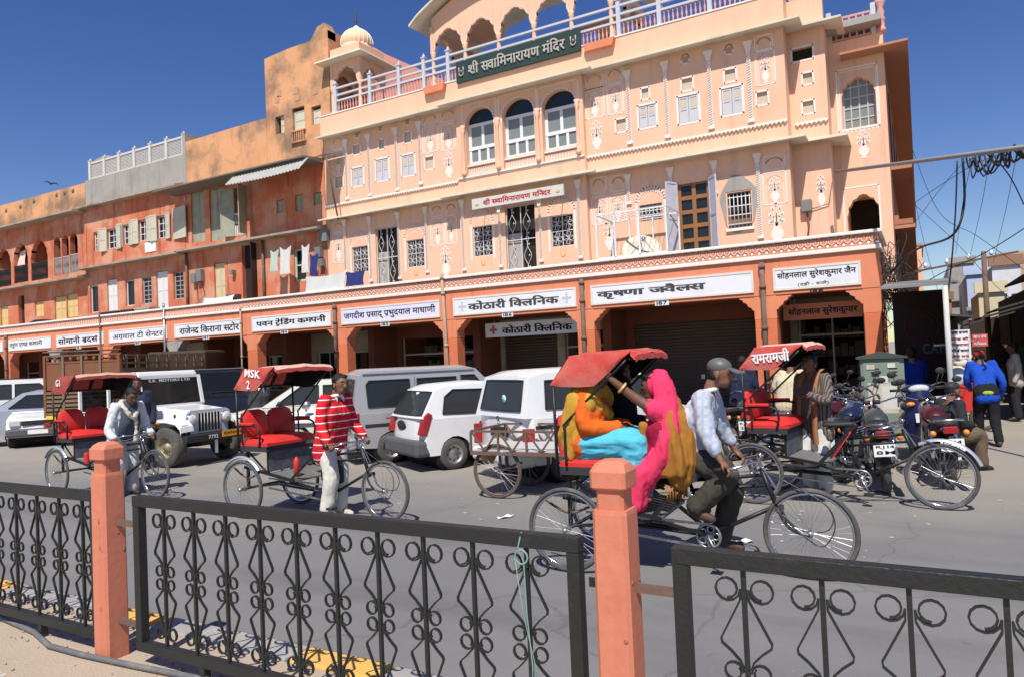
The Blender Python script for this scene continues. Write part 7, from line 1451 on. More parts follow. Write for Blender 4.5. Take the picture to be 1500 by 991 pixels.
    if cap:
        c = MB(M); c.ball((-.010, 0, .050), .102, .084, .074, 18, 12); k = obj('cap', fuse(c, .011, 2), cap, t); b = MB(M); vs = []
        for i in range(9): a = -1.25+2.5*i/8; vs += [(.06+.035*cos(a), .080*sin(a), .048), (.085+.115*max(0, cos(a))**.6, .078*sin(a), .022)]
        vs2 = [(x_, y_, z_-.008) for x_, y_, z_ in vs]; obj('peak', b.add(vs+vs2, [(2*i, 2*i+2, 2*i+3, 2*i+1) for i in range(8)]+[(18+2*i, 18+2*i+1, 18+2*i+3, 18+2*i+2) for i in range(8)]+[(2*i+1, 2*i+3, 18+2*i+3, 18+2*i+1) for i in range(8)]), cap, k)
    if extra: extra(t, J)
    return t
def stand(h=1.66, lean=0., armL=None, armR=None, stride=0., hdx=0., hdz=0., w=.17):
    k = h/1.70; J = dict(pel=(0, 0, .92), che=(.02+lean*.6, 0, 1.25), nek=(.0+lean, 0, 1.43), head=(.035+lean*1.25+hdx, 0, 1.565+hdz), hipL=(0, .09, .90), hipR=(0, -.09, .90), knL=(.04+stride*.5, .10, .49), knR=(.04-stride*.5+.04, -.10, .49), anL=(stride, .11, .085), anR=(-stride, -.11, .085), toeL=(stride+.15, .12, .035), toeR=(-stride+.15, -.12, .035), shL=(lean*.95, w, 1.385), shR=(lean*.95, -w, 1.385), elL=(lean-.03, w+.07, 1.11), elR=(lean-.03, -w-.07, 1.11), wrL=(lean+.05, w+.07, .87), wrR=(lean+.05, -w-.07, .87))
    if armL: J['elL'], J['wrL'] = armL
    if armR: J['elR'], J['wrR'] = armR
    return {a: tuple(c*k for c in b) for a, b in J.items()}
# --- rider of the nearest rickshaw
J = dict(pel=(.94, 0, .98), che=(1.03, 0, 1.25), nek=(1.12, 0, 1.46), head=(1.22, 0, 1.60), hipL=(.90, .09, .96), hipR=(.90, -.09, .96), knL=(1.24, .12, .66), anL=(1.13, .14, .23), toeL=(1.27, .15, .165), knR=(1.27, -.13, .80), anR=(1.00, -.145, .52), toeR=(1.12, -.15, .455), shL=(1.10, .175, 1.40), shR=(1.10, -.175, 1.40), elL=(1.16, .25, 1.13), elR=(1.15, -.25, 1.13), wrL=(1.255, .29, .93), wrR=(1.255, -.29, .93), hdL=Vector((.7, 0, -.7)), hdR=Vector((.7, 0, -.7)))
CHK = striped('blue_check_shirt', (.50, .53, .59), (.38, .43, .54), 17, 'X', .4, 0, ('Z', 15, .35, (.42, .46, .55)))
def capdet(t, J): pass
person('rider of the nearest rickshaw in a pale check shirt and grey cap', rF.location, rF.rotation_euler.z, J, 0, CHK, .78, cloth('dark_olive_trousers', (.062, .056, .046)), True, True, mat('brown_sandal', (.08, .05, .035), .6), mat('grey_leather_cap', (.11, .115, .115), .45, .15, 6, spec=.4), face=(1, -.05, -.12), collar=WHT2, seed=5, hem=.14, wrink=.02, torso=1.08, loose=1.25)
# --- man in red beside the second rickshaw
J = stand(1.70, .10, ((.10, .25, 1.13), (.24, .29, .94)), ((.10, -.25, 1.13), (.24, -.29, .93)), stride=0, hdx=.02); J['hdL'] = J['hdR'] = Vector((.8, 0, -.6))
RS = striped('red_striped_jersey', (.60, .022, .03), (.80, .74, .72), 11.5, 'Z', .14)
person('man in a red jersey with white stripes holding the second rickshaw', (rB.location.x+1.04, rB.location.y-.02, 0), radians(-3), J, 0, RS, 1., cloth('off_white_trousers', (.68, .65, .57)), 'tache', True, mat('pale_shoe', (.5, .47, .42), .7), collar=WHT2, seed=9, hem=.16, wrink=.013, torso=1.05, face=(1, -.12, -.05))
# --- man of the first rickshaw, leaning on the handlebar
J = stand(1.62, .17, ((.16, .27, 1.05), (.30, .29, .94)), ((.14, -.27, 1.05), (.29, -.29, .93)), hdx=.05, hdz=-.03); J['hdL'] = J['hdR'] = Vector((.8, 0, -.6))
def scarf(t, J):
    m = MB(); n = J['nek']; limb(m, [n+Vector((-.06, 0, .03)), n+Vector((-.01, .1, .02)), n+Vector((.1, .10, -.08)), n+Vector((.15, .0, -.22)), n+Vector((.12, -.10, -.08)), n+Vector((0, -.1, .02)), n+Vector((-.06, 0, .03))], [.030]*7); limb(m, [n+Vector((.13, .03, -.18)), n+Vector((.12, .05, -.35)), n+Vector((.10, .05, -.55))], [.032, .026, .032]); obj('scarf', fuse(m, .012, 2, .02, 20), cloth('cream_scarf', (.62, .58, .47)), t)
    m = MB(); limb(m, [J['che']+Vector((.07, -.05, .12)), J['che']+Vector((.09, -.05, -.1)), J['pel']+Vector((.1, -.04, .02))], [.09, .10, .10]); limb(m, [J['che']+Vector((.07, .05, .12)), J['che']+Vector((.09, .05, -.1)), J['pel']+Vector((.1, .04, .02))], [.09, .10, .10]); obj('waistcoat', fuse(m, .013, 3, .008, 9), cloth('slate_waistcoat', (.075, .085, .115)), t)
person('man in a pale grey tunic and cream scarf on the first rickshaw', (rA.location.x+1.05, rA.location.y-.06, 0), radians(-6), J, 1, cloth('pale_grey_tunic', (.60, .62, .62)), 1., cloth('grey_trousers', (.50, .50, .48)), True, True, PLASTB, face=(1, -.15, -.5), seed=12, hem=.38, wrink=.022, loose=1.3, extra=scarf)
p = onZ(200, 690, 0); person('man in a dark blue shirt standing behind the first rickshaw rider', (p.x-.2, p.y+.2, 0), radians(-40), stand(1.72), 1, cloth('dark_blue_shirt', (.03, .035, .06)), 1., cloth('dark_trousers', (.03, .03, .035)), True, True, PLASTB, seed=14)
p = onZ(420, 655, 0)
def jacket(t, J): obj('red_panel', MB().box(J['che'].x+.12, J['che'].x+.14, -.15, .15, J['che'].z-.12, J['che'].z-.04), RED, t)
person('man in a dark jacket standing behind the second rickshaw seat', (p.x-.9, p.y+.1, 0), radians(-20), stand(1.56), 0, cloth('charcoal_jacket', (.05, .05, .055)), 1., cloth('dark_trousers', (.03, .03, .035)), True, True, PLASTB, seed=15, collar=WHT2)
# --- passengers
def sit(x0, z0, d=1, lean=0., h=1., y=0.):
    # seated on (x0,y,z0) facing +x (d=1) or -x
    J = dict(pel=(0, 0, .11), che=(.03+lean*.5, 0, .40), nek=(.04+lean, 0, .575), head=(.085+lean*1.2, 0, .71), hipL=(.02, .09, .10), hipR=(.02, -.09, .10), knL=(.42, .11, .10), knR=(.42, -.11, .10), anL=(.44, .11, -.30), anR=(.44, -.11, -.30), toeL=(.57, .11, -.36), toeR=(.57, -.11, -.36), shL=(.03+lean, .17, .53), shR=(.03+lean, -.17, .53), elL=(.08, .24, .27), elR=(.08, -.24, .27), wrL=(.31, .10, .25), wrR=(.31, -.10, .25))
    return {k: (x0+d*v[0]*h, y+d*v[1]*h, z0+v[2]*h) for k, v in J.items()}
L0, R0 = rF.location, rF.rotation_euler.z
J = sit(.13, .95, 1, .03, .95, -.20)
YEL_S, ORG_S, SKYB = cloth('mustard_shawl', (.55, .30, .045)), cloth('orange_sweater', (.72, .135, .02)), cloth('sky_blue_skirt', (.10, .48, .62)); PNK, BRS, BLS = cloth('hot_pink_sari', (.80, .05, .13)), cloth('ochre_brown_shawl', (.36, .155, .03)), cloth('black_shawl', (.012, .012, .014))
def w1(t, J):
    m = MB(); h, n, c = J['head'], J['nek'], J['che']; m.ball(h+Vector((-.03, 0, .03)), .115, .10, .12, 16, 12); limb(m, [h+Vector((-.06, 0, 0)), n+Vector((-.05, 0, -.03)), c+Vector((-.08, 0, -.05)), J['pel']+Vector((-.10, 0, -.06))], [.10, .13, .155, .13])
    for s in (1, -1):
        for dx in (-.10, -.03, .04): limb(m, [n+Vector((-.02+dx*.4, s*.08, 0)), J['shR' if s < 0 else 'shL']+Vector((dx, s*.02, -.04)), c+Vector((-.05+dx, s*.18, -.1)), J['pel']+Vector((-.12+dx*.6, s*.17, -.06-dx))], [.09, .075, .06, .05])
    limb(m, [n+Vector((.0, -.12, -.05)), c+Vector((.10, -.10, .02)), c+Vector((.13, .05, -.05))], [.07, .06, .05]); obj('shawl', fuse(m, .013, 4, .018, 9, (1.8, 1.8, .6), 3), YEL_S, t)
    m = MB()
    for s in ('L', 'R'): limb(m, [J['hip'+s]-Vector((.0, 0, .0)), J['hip'+s]+Vector((.2, 0, .015)), J['kn'+s]+Vector((.05, 0, 0)), J['kn'+s]*.5+J['an'+s]*.5, J['an'+s]], [.16, .14, .115, .11, .12])
    limb(m, [J['hipL']*.5+J['hipR']*.5, J['knL']*.5+J['knR']*.5, J['anL']*.5+J['anR']*.5+Vector((0, 0, .04))], [.13, .11, .12]); obj('skirt', fuse(m, .013, 3, .024, 9, (.5, 1.8, 1.8), 8), SKYB, t)
    b = MB(); w = J['wrR']; d = (J['wrR']-J['elR']).normalized(); a = d.orthogonal().normalized(); c2 = d.cross(a)
    for k in range(3): b.tube([w-d*(.03+.02*k)+(a*cos(q)+c2*sin(q))*.034 for q in [2*pi*i/12 for i in range(12)]], .005, 5, closed=True)
    obj('bangle', b, CHROME, t)
person('woman passenger in a mustard shawl, orange sweater and sky blue skirt', L0, R0, J, 1, ORG_S, 1., None, True, True, None, face=(1, -.1, -.15), seed=21, torso=1.15, loose=1.2, hem=.0, wrink=.012, extra=w1)
J = sit(.98, .78, -1, .06, .96, -.10); J['elR'] = (.88, -.05, 1.52); J['elL'] = (.70, -.30, 1.50); J['wrL'] = (.50, -.40, 1.655); J['hdL'] = Vector((-.55, -.1, .8)); J['shL'] = (.92, -.26, 1.32); J['shR'] = (.92, .06, 1.30); J['elR'] = (.80, .10, 1.05); J['wrR'] = (.62, .0, 1.02); J['anL'] = (.62, -.22, .56); J['anR'] = (.62, 0, .56); J['toeL'] = (.50, -.22, .52); J['toeR'] = (.50, 0, .52); J['knL'] = (.60, -.2, .86); J['knR'] = (.60, 0, .86)
J['pel'] = (.93, -.1, .93); J['hipL'] = (.92, -.19, .92); J['hipR'] = (.92, -.01, .92); J['che'] = (.93, -.1, 1.17); J['nek'] = (.90, -.1, 1.36); J['head'] = (.86, -.1, 1.50)
J = {k: (v if k[:2] == 'hd' else (v[0]-.15, v[1]-.06, v[2])) for k, v in J.items()}; J['elL'] = (.60, -.36, 1.44); J['wrL'] = (.43, -.43, 1.60)
def w2(t, J):
    h, n, c, p = J['head'], J['nek'], J['che'], J['pel']; m = MB(); m.ball(h+Vector((.05, 0, .02)), .115, .10, .13, 14, 10); limb(m, [n+Vector((.03, -.06, -.05)), J['shL']+Vector((0, 0, .0)), J['shL']*.75+J['elL']*.25], [.08, .082, .066])
    limb(m, [h+Vector((.08, -.03, .02)), n+Vector((.09, -.08, -.05)), c+Vector((.07, -.14, -.05)), p+Vector((-.02, -.17, -.02)), p+Vector((-.16, -.16, -.16)), J['anL']+Vector((.08, -.05, .04))], [.10, .095, .09, .09, .12, .12])
    limb(m, [p+Vector((-.05, -.05, .0)), J['knL']+Vector((0, .05, 0)), J['anL']+Vector((.02, .08, .02))], [.15, .13, .13]); obj('sari', fuse(m, .013, 3, .024, 9, (2.2, 2.2, .45), 4), PNK, t)
    m = MB(); limb(m, [h+Vector((.11, .02, -.08)), n+Vector((.13, .0, -.1)), c+Vector((.13, 0, -.1)), p+Vector((.12, -.02, -.05)), p+Vector((.13, -.05, -.16))], [.07, .11, .14, .15, .10]); [limb(m, [n+Vector((.06+dx, -.13, -.06)), c+Vector((.09+dx, -.17, -.1)), p+Vector((.09+dx*1.3, -.16, -.1))], [.05, .05, .05]) for dx in (-.05, .0, .05)]; limb(m, [c+Vector((-.12, -.12, .02)), p+Vector((-.12, -.12, .12)), p+Vector((-.10, -.14, -.02))], [.05, .055, .05]); obj('shawl', fuse(m, .013, 3, .020, 9, (2.2, 2.2, .45), 6), BRS, t); g = MB()
    for k in range(14): y = -.24+.03*k; q = p+Vector((.14-.1*abs(k-7)/7, y+.05, -.20)); g.tube([q, q+Vector((.02, 0, -.06)), q+Vector((.015, 0, -.12))], .007, 5)
    obj('fringe', g, BRS, t); b = MB(); w = J['wrL']; d = (J['wrL']-J['elL']).normalized(); a = d.orthogonal().normalized(); c2 = d.cross(a)
    b.tube([w-d*.13+(a*cos(q)+c2*sin(q))*.042 for q in [2*pi*i/14 for i in range(14)]], .012, 6, closed=True); obj('bangle', b, mat('gold_bangle', (.72, .52, .18), .35, metal=.3), t)
person('woman passenger in a hot pink sari and ochre shawl raising an arm to the canopy', L0, R0, J, 1, cloth('crimson_blouse', (.34, .012, .05)), 0, None, True, True, None, face=(-1, -.15, -.1), seed=25, torso=1.05, hem=0, extra=w2, curl=.5, palm={'L': (0, 1, .2), 'R': (0, 0, -1)})
J = sit(.16, .96, 1, .05, .90, .20)
def w3(t, J):
    h, n, c, p = J['head'], J['nek'], J['che'], J['pel']; m = MB(); m.ball(h+Vector((-.02, 0, .03)), .115, .10, .12); limb(m, [h, n+Vector((.02, 0, -.02)), c+Vector((.05, 0, 0)), p+Vector((.14, 0, .04)), J['knR']+Vector((0, .08, -.05)), J['anR']+Vector((.0, .08, .05))], [.09, .15, .18, .17, .15, .14]); limb(m, [n+Vector((.02, -.1, -.03)), c+Vector((.14, -.14, -.02)), p+Vector((.28, -.1, .08))], [.08, .09, .08]); obj('shawl', fuse(m, .015, 3, .02, 7), BLS, t)
person('passenger wrapped in a black shawl behind the woman in mustard', L0, R0, J, 1, cloth('black_shirt', (.012, .012, .014)), 1., None, True, False, None, face=(1, -.2, -.1), seed=27, extra=w3)
# --- people at the corner
p = onZ(1200, 722, 0); J = stand(1.70, .02, ((.10, .25, 1.14), (.30, .18, 1.20)), None)
def strap(t, J):
    for s in (-1, 1):
        m = MB(); vs = []; pts = [(-.03, .10, 1.50), (.06, .10, 1.46), (.135, .11, 1.32), (.16, .11, 1.1), (.17, .115, .95), (.19, .12, .78 if s > 0 else .55), (.18, .12, .62 if s > 0 else .30)]
        for x, y, z in pts: vs += [(x, s*y-.035, z), (x, s*y+.035, z), (x-.02, s*y-.035, z), (x-.02, s*y+.035, z)]
        obj('scarf', m.add(vs, [f for i in range(len(pts)-1) for f in ((4*i, 4*i+4, 4*i+5, 4*i+1), (4*i+2, 4*i+3, 4*i+7, 4*i+6), (4*i, 4*i+2, 4*i+6, 4*i+4), (4*i+1, 4*i+5, 4*i+7, 4*i+3))], True), cloth('tan_scarf', (.36, .16, .07)), t)
person('man in a dark striped shirt with a tan scarf beside the parked rickshaw', (p.x, p.y, 0), radians(-120), J, 1, striped('brown_striped_shirt', (.20, .165, .14), (.07, .055, .05), 42, 'Y', .45), 1., cloth('white_trousers', (.66, .65, .62)), True, True, mat('pale_shoe', (.5, .47, .42), .7), seed=31, hem=.20, extra=strap)
def seated_on(px, py, head, label, shirt, pants, z=.80, skin=0, seed=40, **k):
    p = onZ(px, py, 0); return person(label, (p.x, p.y, 0), head, sit(0, z, 1, .06, 1.0), skin, shirt, 1., pants, True, True, PLASTB, seed=seed, **k)
seated_on(1160, 668, radians(75), 'man in a cream waistcoat seated on a motorcycle behind the red rickshaw', cloth('cream_shirt', (.62, .52, .36)), cloth('dark_trousers', (.03, .03, .035)), seed=33)
seated_on(1388, 690, radians(40), 'man in a black jacket crouching among the motorcycles near the white pole', cloth('black_jacket', (.03, .032, .036)), cloth('brown_trousers', (.14, .10, .07)), z=.38, seed=34, cap=PLASTB)
seated_on(1090, 655, radians(85), 'man in navy seated behind the nearest rider', cloth('navy_shirt', (.02, .025, .05)), cloth('dark_trousers', (.03, .03, .035)), seed=35)
p = onZ(1340, 640, 0); person('man in a royal blue sweater standing by the green cabinet', (p.x+.02, p.y+.35, 0), radians(95), stand(1.66, .05, ((.16, .22, 1.12), (.28, .1, 1.2)), ((.16, -.22, 1.12), (.28, -.1, 1.2))), 0, striped('royal_blue_sweater', (.018, .05, .33), (.012, .03, .2), 34, 'Z', .4), 1., cloth('grey_trousers2', (.10, .10, .11)), True, True, PLASTB, seed=36)
p = onZ(1449, 652, 0)
def belt(t, J): m = MB(); m.ball(J['pel']+Vector((-.10, 0, -.01)), .045, .11, .04); obj('shirt_tail', fuse(m, .013, 2), cloth('lime_shirt', (.30, .42, .05)), t)
person('man in a blue jacket and red cap walking up the side street', (p.x, p.y, 0), radians(100), stand(1.64, .22, ((.25, .22, 1.1), (.42, .15, 1.0)), ((.1, -.28, 1.08), (.2, -.26, .85)), stride=.17, hdz=-.06), 0, cloth('cobalt_jacket', (.015, .07, .42)), 1., cloth('black_trousers', (.018, .018, .02)), True, True, mat('brown_sandal', (.08, .05, .035), .6), mat('red_cap', (.55, .04, .03), .8), seed=37, loose=.4, torso=.85, face=(1, .1, -.35), extra=belt)
p = onZ(1492, 615, 0); person('man in a pale shirt in the shade at the right edge', (p.x, p.y, 0), radians(180), stand(1.66), 1, cloth('pale_shirt', (.5, .47, .42)), 1., cloth('dark_trousers', (.03, .03, .035)), True, True, PLASTB, seed=38)
# ------------------------------------------------------------------ street corner: cabinet, kiosk, signs, cables, side street
p = onZ(1296, 652, 0); cb = thing('cable_cabinet', 'grey green utility cabinet with pasted notices and a pitched lid', 'cabinet', (p.x, p.y+.3, 0), radians(6))
CG = mat('cabinet_green', (.20, .255, .20), .6, .08, 4, stain=(.28, .27, .22), sscale=2, samt=.5); PAPER = mat('pasted_paper', (.55, .50, .40), .9, .12, 5, stain=(.35, .30, .24), sscale=4, samt=.5)
obj('case', MB().box(-.34, .34, -.21, .21, 0, 1.50), CG, cb, bevel=.01); obj('lid', MB().prism([(-.40, 1.501), (.40, 1.501), (.40, 1.53), (0, 1.62), (-.40, 1.53)], -.27, .27), mat('cabinet_lid', (.06, .075, .065), .6), cb); obj('plinth', MB().box(-.37, .37, -.24, .24, -.02, .1), GREYP, cb)
dr = obj('door', MB().box(-.30, .27, -.225, -.211, .16, 1.45), CG, cb); obj('handle', MB().box(.21, .235, -.26, -.226, .7, .88), STEEL, dr)
for x in (-.18, .1):
    for k in range(3): obj('vent_slot', MB().box(x, x+.13, -.232, -.2255, 1.20+k*.06, 1.215+k*.06), BLKP, dr)
for i, (x0, x1, z0, z1) in enumerate(((-.24, .22, .55, 1.08), (-.02, .24, .62, 1.02), (-.29, -.12, .35, .8), (-.05, .08, 1.08, 1.2), (-.25, -.12, 1.32, 1.4), (.08, .2, 1.34, 1.42))): obj('notice', MB().box(x0, x1, -.2285-.002*i, -.2255-.002*i, z0, z1), PAPER if i % 2 == 0 else mat('pale_paper', (.62, .60, .54), .9, .1, 6), cb)
# dark kiosk with a sheet roof beside the temple
k0 = onY(1304, 470, 14.6).x; ks = thing('tea_kiosk', 'dark kiosk with a grey sheet roof and faded CAFE panel beside the temple', 'kiosk', (k0+.6, 15.4, 0)); kx1 = onY(1386, 480, 14.6).x+.05
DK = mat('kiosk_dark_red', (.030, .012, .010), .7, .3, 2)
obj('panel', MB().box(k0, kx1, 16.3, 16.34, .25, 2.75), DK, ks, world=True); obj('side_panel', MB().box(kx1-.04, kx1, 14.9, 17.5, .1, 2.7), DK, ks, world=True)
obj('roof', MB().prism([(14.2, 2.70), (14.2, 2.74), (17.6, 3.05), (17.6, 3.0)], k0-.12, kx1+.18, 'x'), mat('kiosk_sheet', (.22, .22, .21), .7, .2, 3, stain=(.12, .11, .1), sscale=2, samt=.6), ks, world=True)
lettering('lettering', 'C|A|F|E', wallM(k0+.72, 1.62, 16.298), .48, .2, mat('faded_cafe_ink', (.11, .11, .13), .8), ks, .03, world=True); obj('painted_cup', MB().torus((k0+.5, 16.296, 2.05), .3, .012, 'y', 24, 5).torus((k0+.5, 16.296, 2.05), .22, .010, 'y', 24, 5), mat('faded_red_ink', (.10, .02, .015), .8), ks, world=True)
px = onY(1389, 500, 14.1); wp = thing('sign_pole', 'white painted pole beside the kiosk', 'pole', (px.x, 14.1, 0)); obj('shaft', MB().tube([(px.x, 14.1, 0), (px.x, 14.1, 2.68)], .042, 10), mat('dirty_white_pole', (.55, .54, .50), .7, .1, 5, streak=.4), wp, world=True); obj('base', MB().lathe([(.09, 0), (.09, .2), (.05, .25)], 12, (px.x, 14.1, 0)), WHT2, wp, world=True)
wb = onZ(1392, 680, 0); st = thing('concrete_block', 'white plastered block between the motorcycles and the pole', 'block', (wb.x, wb.y, 0)); obj('block_body', MB().box(wb.x-.17, wb.x+.17, wb.y+.2, wb.y+.5, 0, .95), WHT2, st, world=True, bevel=.02)
def street_sign(xl, xr, yt, yb, Y, label, lines, board, inks):
    a, b, c, d = rect(xl, xr, yt, yb, Y); t = thing('street_sign', label, 'sign', ((a+b)/2, Y, c)); obj('board', MB().box(a, b, Y, Y+.03, c, d), board, t, world=True); n = len(lines)
    for i, ln in enumerate(lines): lettering('lettering', ln, wallM((a+b)/2, d-(d-c)*(i+.5)/n, Y-.002), (b-a)*.82, (d-c)/n*.55, inks[i], t, .02, world=True)
    obj('bracket', MB().bar((a, Y+.02, (c+d)/2), (a-.25, Y+.02, (c+d)/2), .03), STEEL, t, world=True)
RI = mat('sign_red', (.45, .015, .03), .6)
street_sign(1391, 1422, 483, 525, 15.4, 'white notice board with red and black script above the side street', ['पू|जा हा|उ|स', 'ला|ख की', 'ि|व|क्र|ता|ला'.replace('क्र', 'क^'), 'मो व क|म~|प', 'जै|न मा|र'], WHT2, [INK, RI, RI, INK, RI])
street_sign(1424, 1447, 489, 507, 19, 'small red sign further up the side street', ['बा|ल ए|ण', 'सि|न|का|र'], mat('red_sign_board', (.62, .10, .09), .6), [WHT2, WHT2])
# red vendor cart with sacks and a seated seller
p = onZ(1408, 625, 0); vc = thing('vendor_cart', 'red vendor cart with white sacks up the side street', 'cart', (p.x, p.y, 0)); obj('box', MB().box(-.5, .5, -.6, .6, .35, 1.0), RED, vc, bevel=.02); obj('shelf', MB().box(-.55, .55, -.65, .65, 1.001, 1.05), WHT2, vc)
for s in (-.35, .35): w = obj('wheel', MB().torus((0, 0, 0), .2, .04, 'y', 20, 6), RUBBER, vc); w.location = (s, -.62, .24)
m = MB()
for q in range(5): m.ball((-.4+.2*q, -.3+.1*(q % 2), 1.13), .15, .2, .09, 10, 6)
sk2 = obj('sack', fuse(m, .03, 2, .02, 8), WCL, vc); m = MB().box(-.55, -.15, .1, .5, 1.06, 1.5); obj('red_box', m, RED, vc, bevel=.03)
person('seller in a pale turban sitting on the red vendor cart', (p.x+.05, p.y+.2, 0), radians(-120), sit(0, 1.05, 1, .1, .95), 0, cloth('pale_shirt', (.5, .47, .42)), 1., cloth('pale_dhoti', (.55, .5, .45)), False, True, None, mat('cream_turban', (.6, .54, .47), .9), seed=39)
p = onZ(1395, 640, 0); tag(obj('round_mirror', MB().lathe([(.0, -.01), (.15, -.01), (.16, 0), (.15, .012), (0, .02)], 24, (p.x+.15, p.y+.2, 1.1), 'y').tube([(p.x+.15, p.y+.215, 1.0), (p.x+.12, p.y+.3, .7)], .012), mat('pale_blue_disc', (.62, .72, .78), .3)), 'pale blue round mirror of a parked motorcycle near the walking man', 'mirror')
# heap of popcorn on a barrow behind the second rickshaw
p = onZ(470, 668, 0); bw = thing('snack_barrow', 'flat barrow heaped with white puffed snacks behind the second rickshaw', 'barrow', (p.x-.3, p.y+.3, 0), radians(30)); obj('tray', MB().box(-.9, .9, -.55, .55, .62, .70), mat('barrow_wood', (.20, .13, .08), .8, .2, 5), bw)
for sx in (-.6, .6):
    for sy in (-.5, .5): w = wheel(bw, sx, sy, .28, 12, .03)
obj('cloth_edge', MB().box(-.93, .93, -.58, .58, .60, .66), mat('blue_print_cloth', (.25, .30, .42), .9, .6, 30), bw); m = MB()
for i in range(1500):
    a, r = random.random()*6.28, sqrt(random.random()); x, y = .82*r*cos(a), .5*r*sin(a); z = .71+.26*max(0, 1-r**1.6)*random.uniform(.85, 1.05); s = random.uniform(.015, .03); m.ball((x, y, z), s, s, s*.8, 5, 4)
m.lathe([(.82, .70), (.6, .80), (.3, .9), (0, .93)], 20, (0, 0, 0)); tag(obj('snack_heap', m, mat('puffed_white', (.78, .75, .68), .9, .06, 20), bw), kind='stuff')
hm = thing('helmet', 'pale helmet shaped scooter lamp behind the second rickshaw seat', 'lamp', (p.x-.1, p.y-.25, .95)); obj('shell', MB().ball((0, 0, .08), .1, .08, .09), STEEL, hm); obj('stem', MB().tube([(0, 0, .02), (0, 0, -.35)], .02), STEEL, hm)
# ------------------------------------------------------------------ overhead service pipe, cables, pole
pole_m = mat('grey_conduit', (.30, .29, .26), .7, .15, 4)
a, b = onY(1225, 252, 18.2), onY(1500, 216, 12.0); b2 = a+(b-a)*1.6
tag(obj('conduit', MB().tube([a, b2], .036, 8), pole_m), 'long grey pipe spanning the side street from the temple wall', 'pipe')
def wire(pts, Ys, r, label, name='cable'):
    P = [onY(x, y, Y) for (x, y), Y in zip(pts, Ys)]; tag(obj(name, MB().tube(ctube(P), r*.75, 5), BLKP), label, 'cable', 'overhead cables at the corner')
wire([(1410, 232), (1412, 300), (1395, 345), (1350, 362), (1325, 378), (1305, 400)], [14.3]*3+[15.5, 16.5, 17], .028, 'thick cable hanging from the pipe and curving to the temple corner')
wire([(1402, 236), (1400, 300), (1396, 360), (1390, 420), (1384, 470)], [14.2]*5, .018, 'thin cable dropping from the pipe to the kiosk roof')
wire([(1318, 442), (1370, 405), (1440, 372), (1500, 335)], [17.5, 17, 16, 15], .012, 'cable rising from the temple corner past the pole to the right edge')
wire([(1336, 300), (1380, 270), (1430, 240), (1490, 218)], [20, 18, 16, 13], .009, 'thin cable from the temple side to the pipe coil')
wire([(1335, 215), (1375, 310), (1430, 345), (1500, 395)], [22, 20, 20, 18], .009, 'thin sagging cable from the eave down to the right edge')
wire([(1340, 300), (1400, 355), (1460, 420), (1500, 450)], [25, 22, 22, 20], .009, 'thin cable crossing low over the side street')
wire([(1341, 325), (1400, 250), (1440, 228)], [24, 18, 14.5], .008, 'thin straight cable rising to the coil')
wire([(1425, 228), (1410, 300), (1400, 372)], [14, 18, 24], .007, 'thin cable slanting back from the coil, left of its twin'); wire([(1450, 228), (1438, 300), (1420, 380)], [14, 18, 24], .007, 'thin cable slanting back from the middle of the coil'); wire([(1490, 220), (1475, 300), (1455, 385)], [13, 18, 24], .007, 'thin cable slanting back from the right end of the coil'); wire([(1330, 240), (1350, 340), (1375, 430)], [22, 22, 24], .007, 'thin cable hanging from the temple eave behind the thick one')
wire([(1458, 232), (1480, 260), (1500, 300)], [13.5, 13, 13], .012, 'short cable falling from the coil at the right edge')
m = MB()
for i in range(16):
    x = 1412+i*5.5; P = [onY(x+random.uniform(-4, 4), 232-i*1.0+random.uniform(-6, 2), 14.2-i*.1), onY(x+random.uniform(4, 20), 245-i+random.uniform(0, 18), 14-i*.1), onY(x+random.uniform(14, 34), 229-i*1.2+random.uniform(-4, 6), 13.8-i*.1)]; m.tube(ctube(P, 4), random.uniform(.008, .022), 5)
tag(obj('cable_coil', m, BLKP), 'tangle of black cable loops tied under the long pipe', 'cable', kind='stuff'); m = MB()
for i in range(130):
    q = [onY(1290+random.uniform(0, 28), 375+random.uniform(0, 70), 17.0+random.random()*1.5)]
    for k in range(3): q.append(q[-1]+Vector((random.gauss(.02, .13), random.gauss(0, .15), random.gauss(-.04, .22))))
    m.tube(ctube(q, 4), random.uniform(.004, .010), 4)
tag(obj('wire_tangle', m, mat('dusty_wires', (.05, .046, .042), .8, .3, 10)), 'dusty tangle of service wires at the corner of the arcade', 'wires', kind='stuff')
pb = onY(1452, 560, 27); pt = onY(1447, 368, 27); up = thing('utility_pole', 'thin rusty utility pole with crossarm up the side street', 'pole', (pb.x, 27, 0)); obj('shaft', MB().tube([(pb.x, 27, 0), (pb.x, 27, pt.z)], [.09, .07], 10), RUST, up, world=True); obj('crossarm', MB().bar((pb.x-1.9, 27, pt.z-.45), (pb.x+.9, 27, pt.z-.1), .06), RUST, up, world=True)
for k in range(4): obj('insulator', MB().lathe([(.04, 0), (.06, .08), (.03, .16), (0, .18)], 8, (pb.x-1.6+k*.6, 27, pt.z-.36+.075*k)), WHT2, up, world=True)
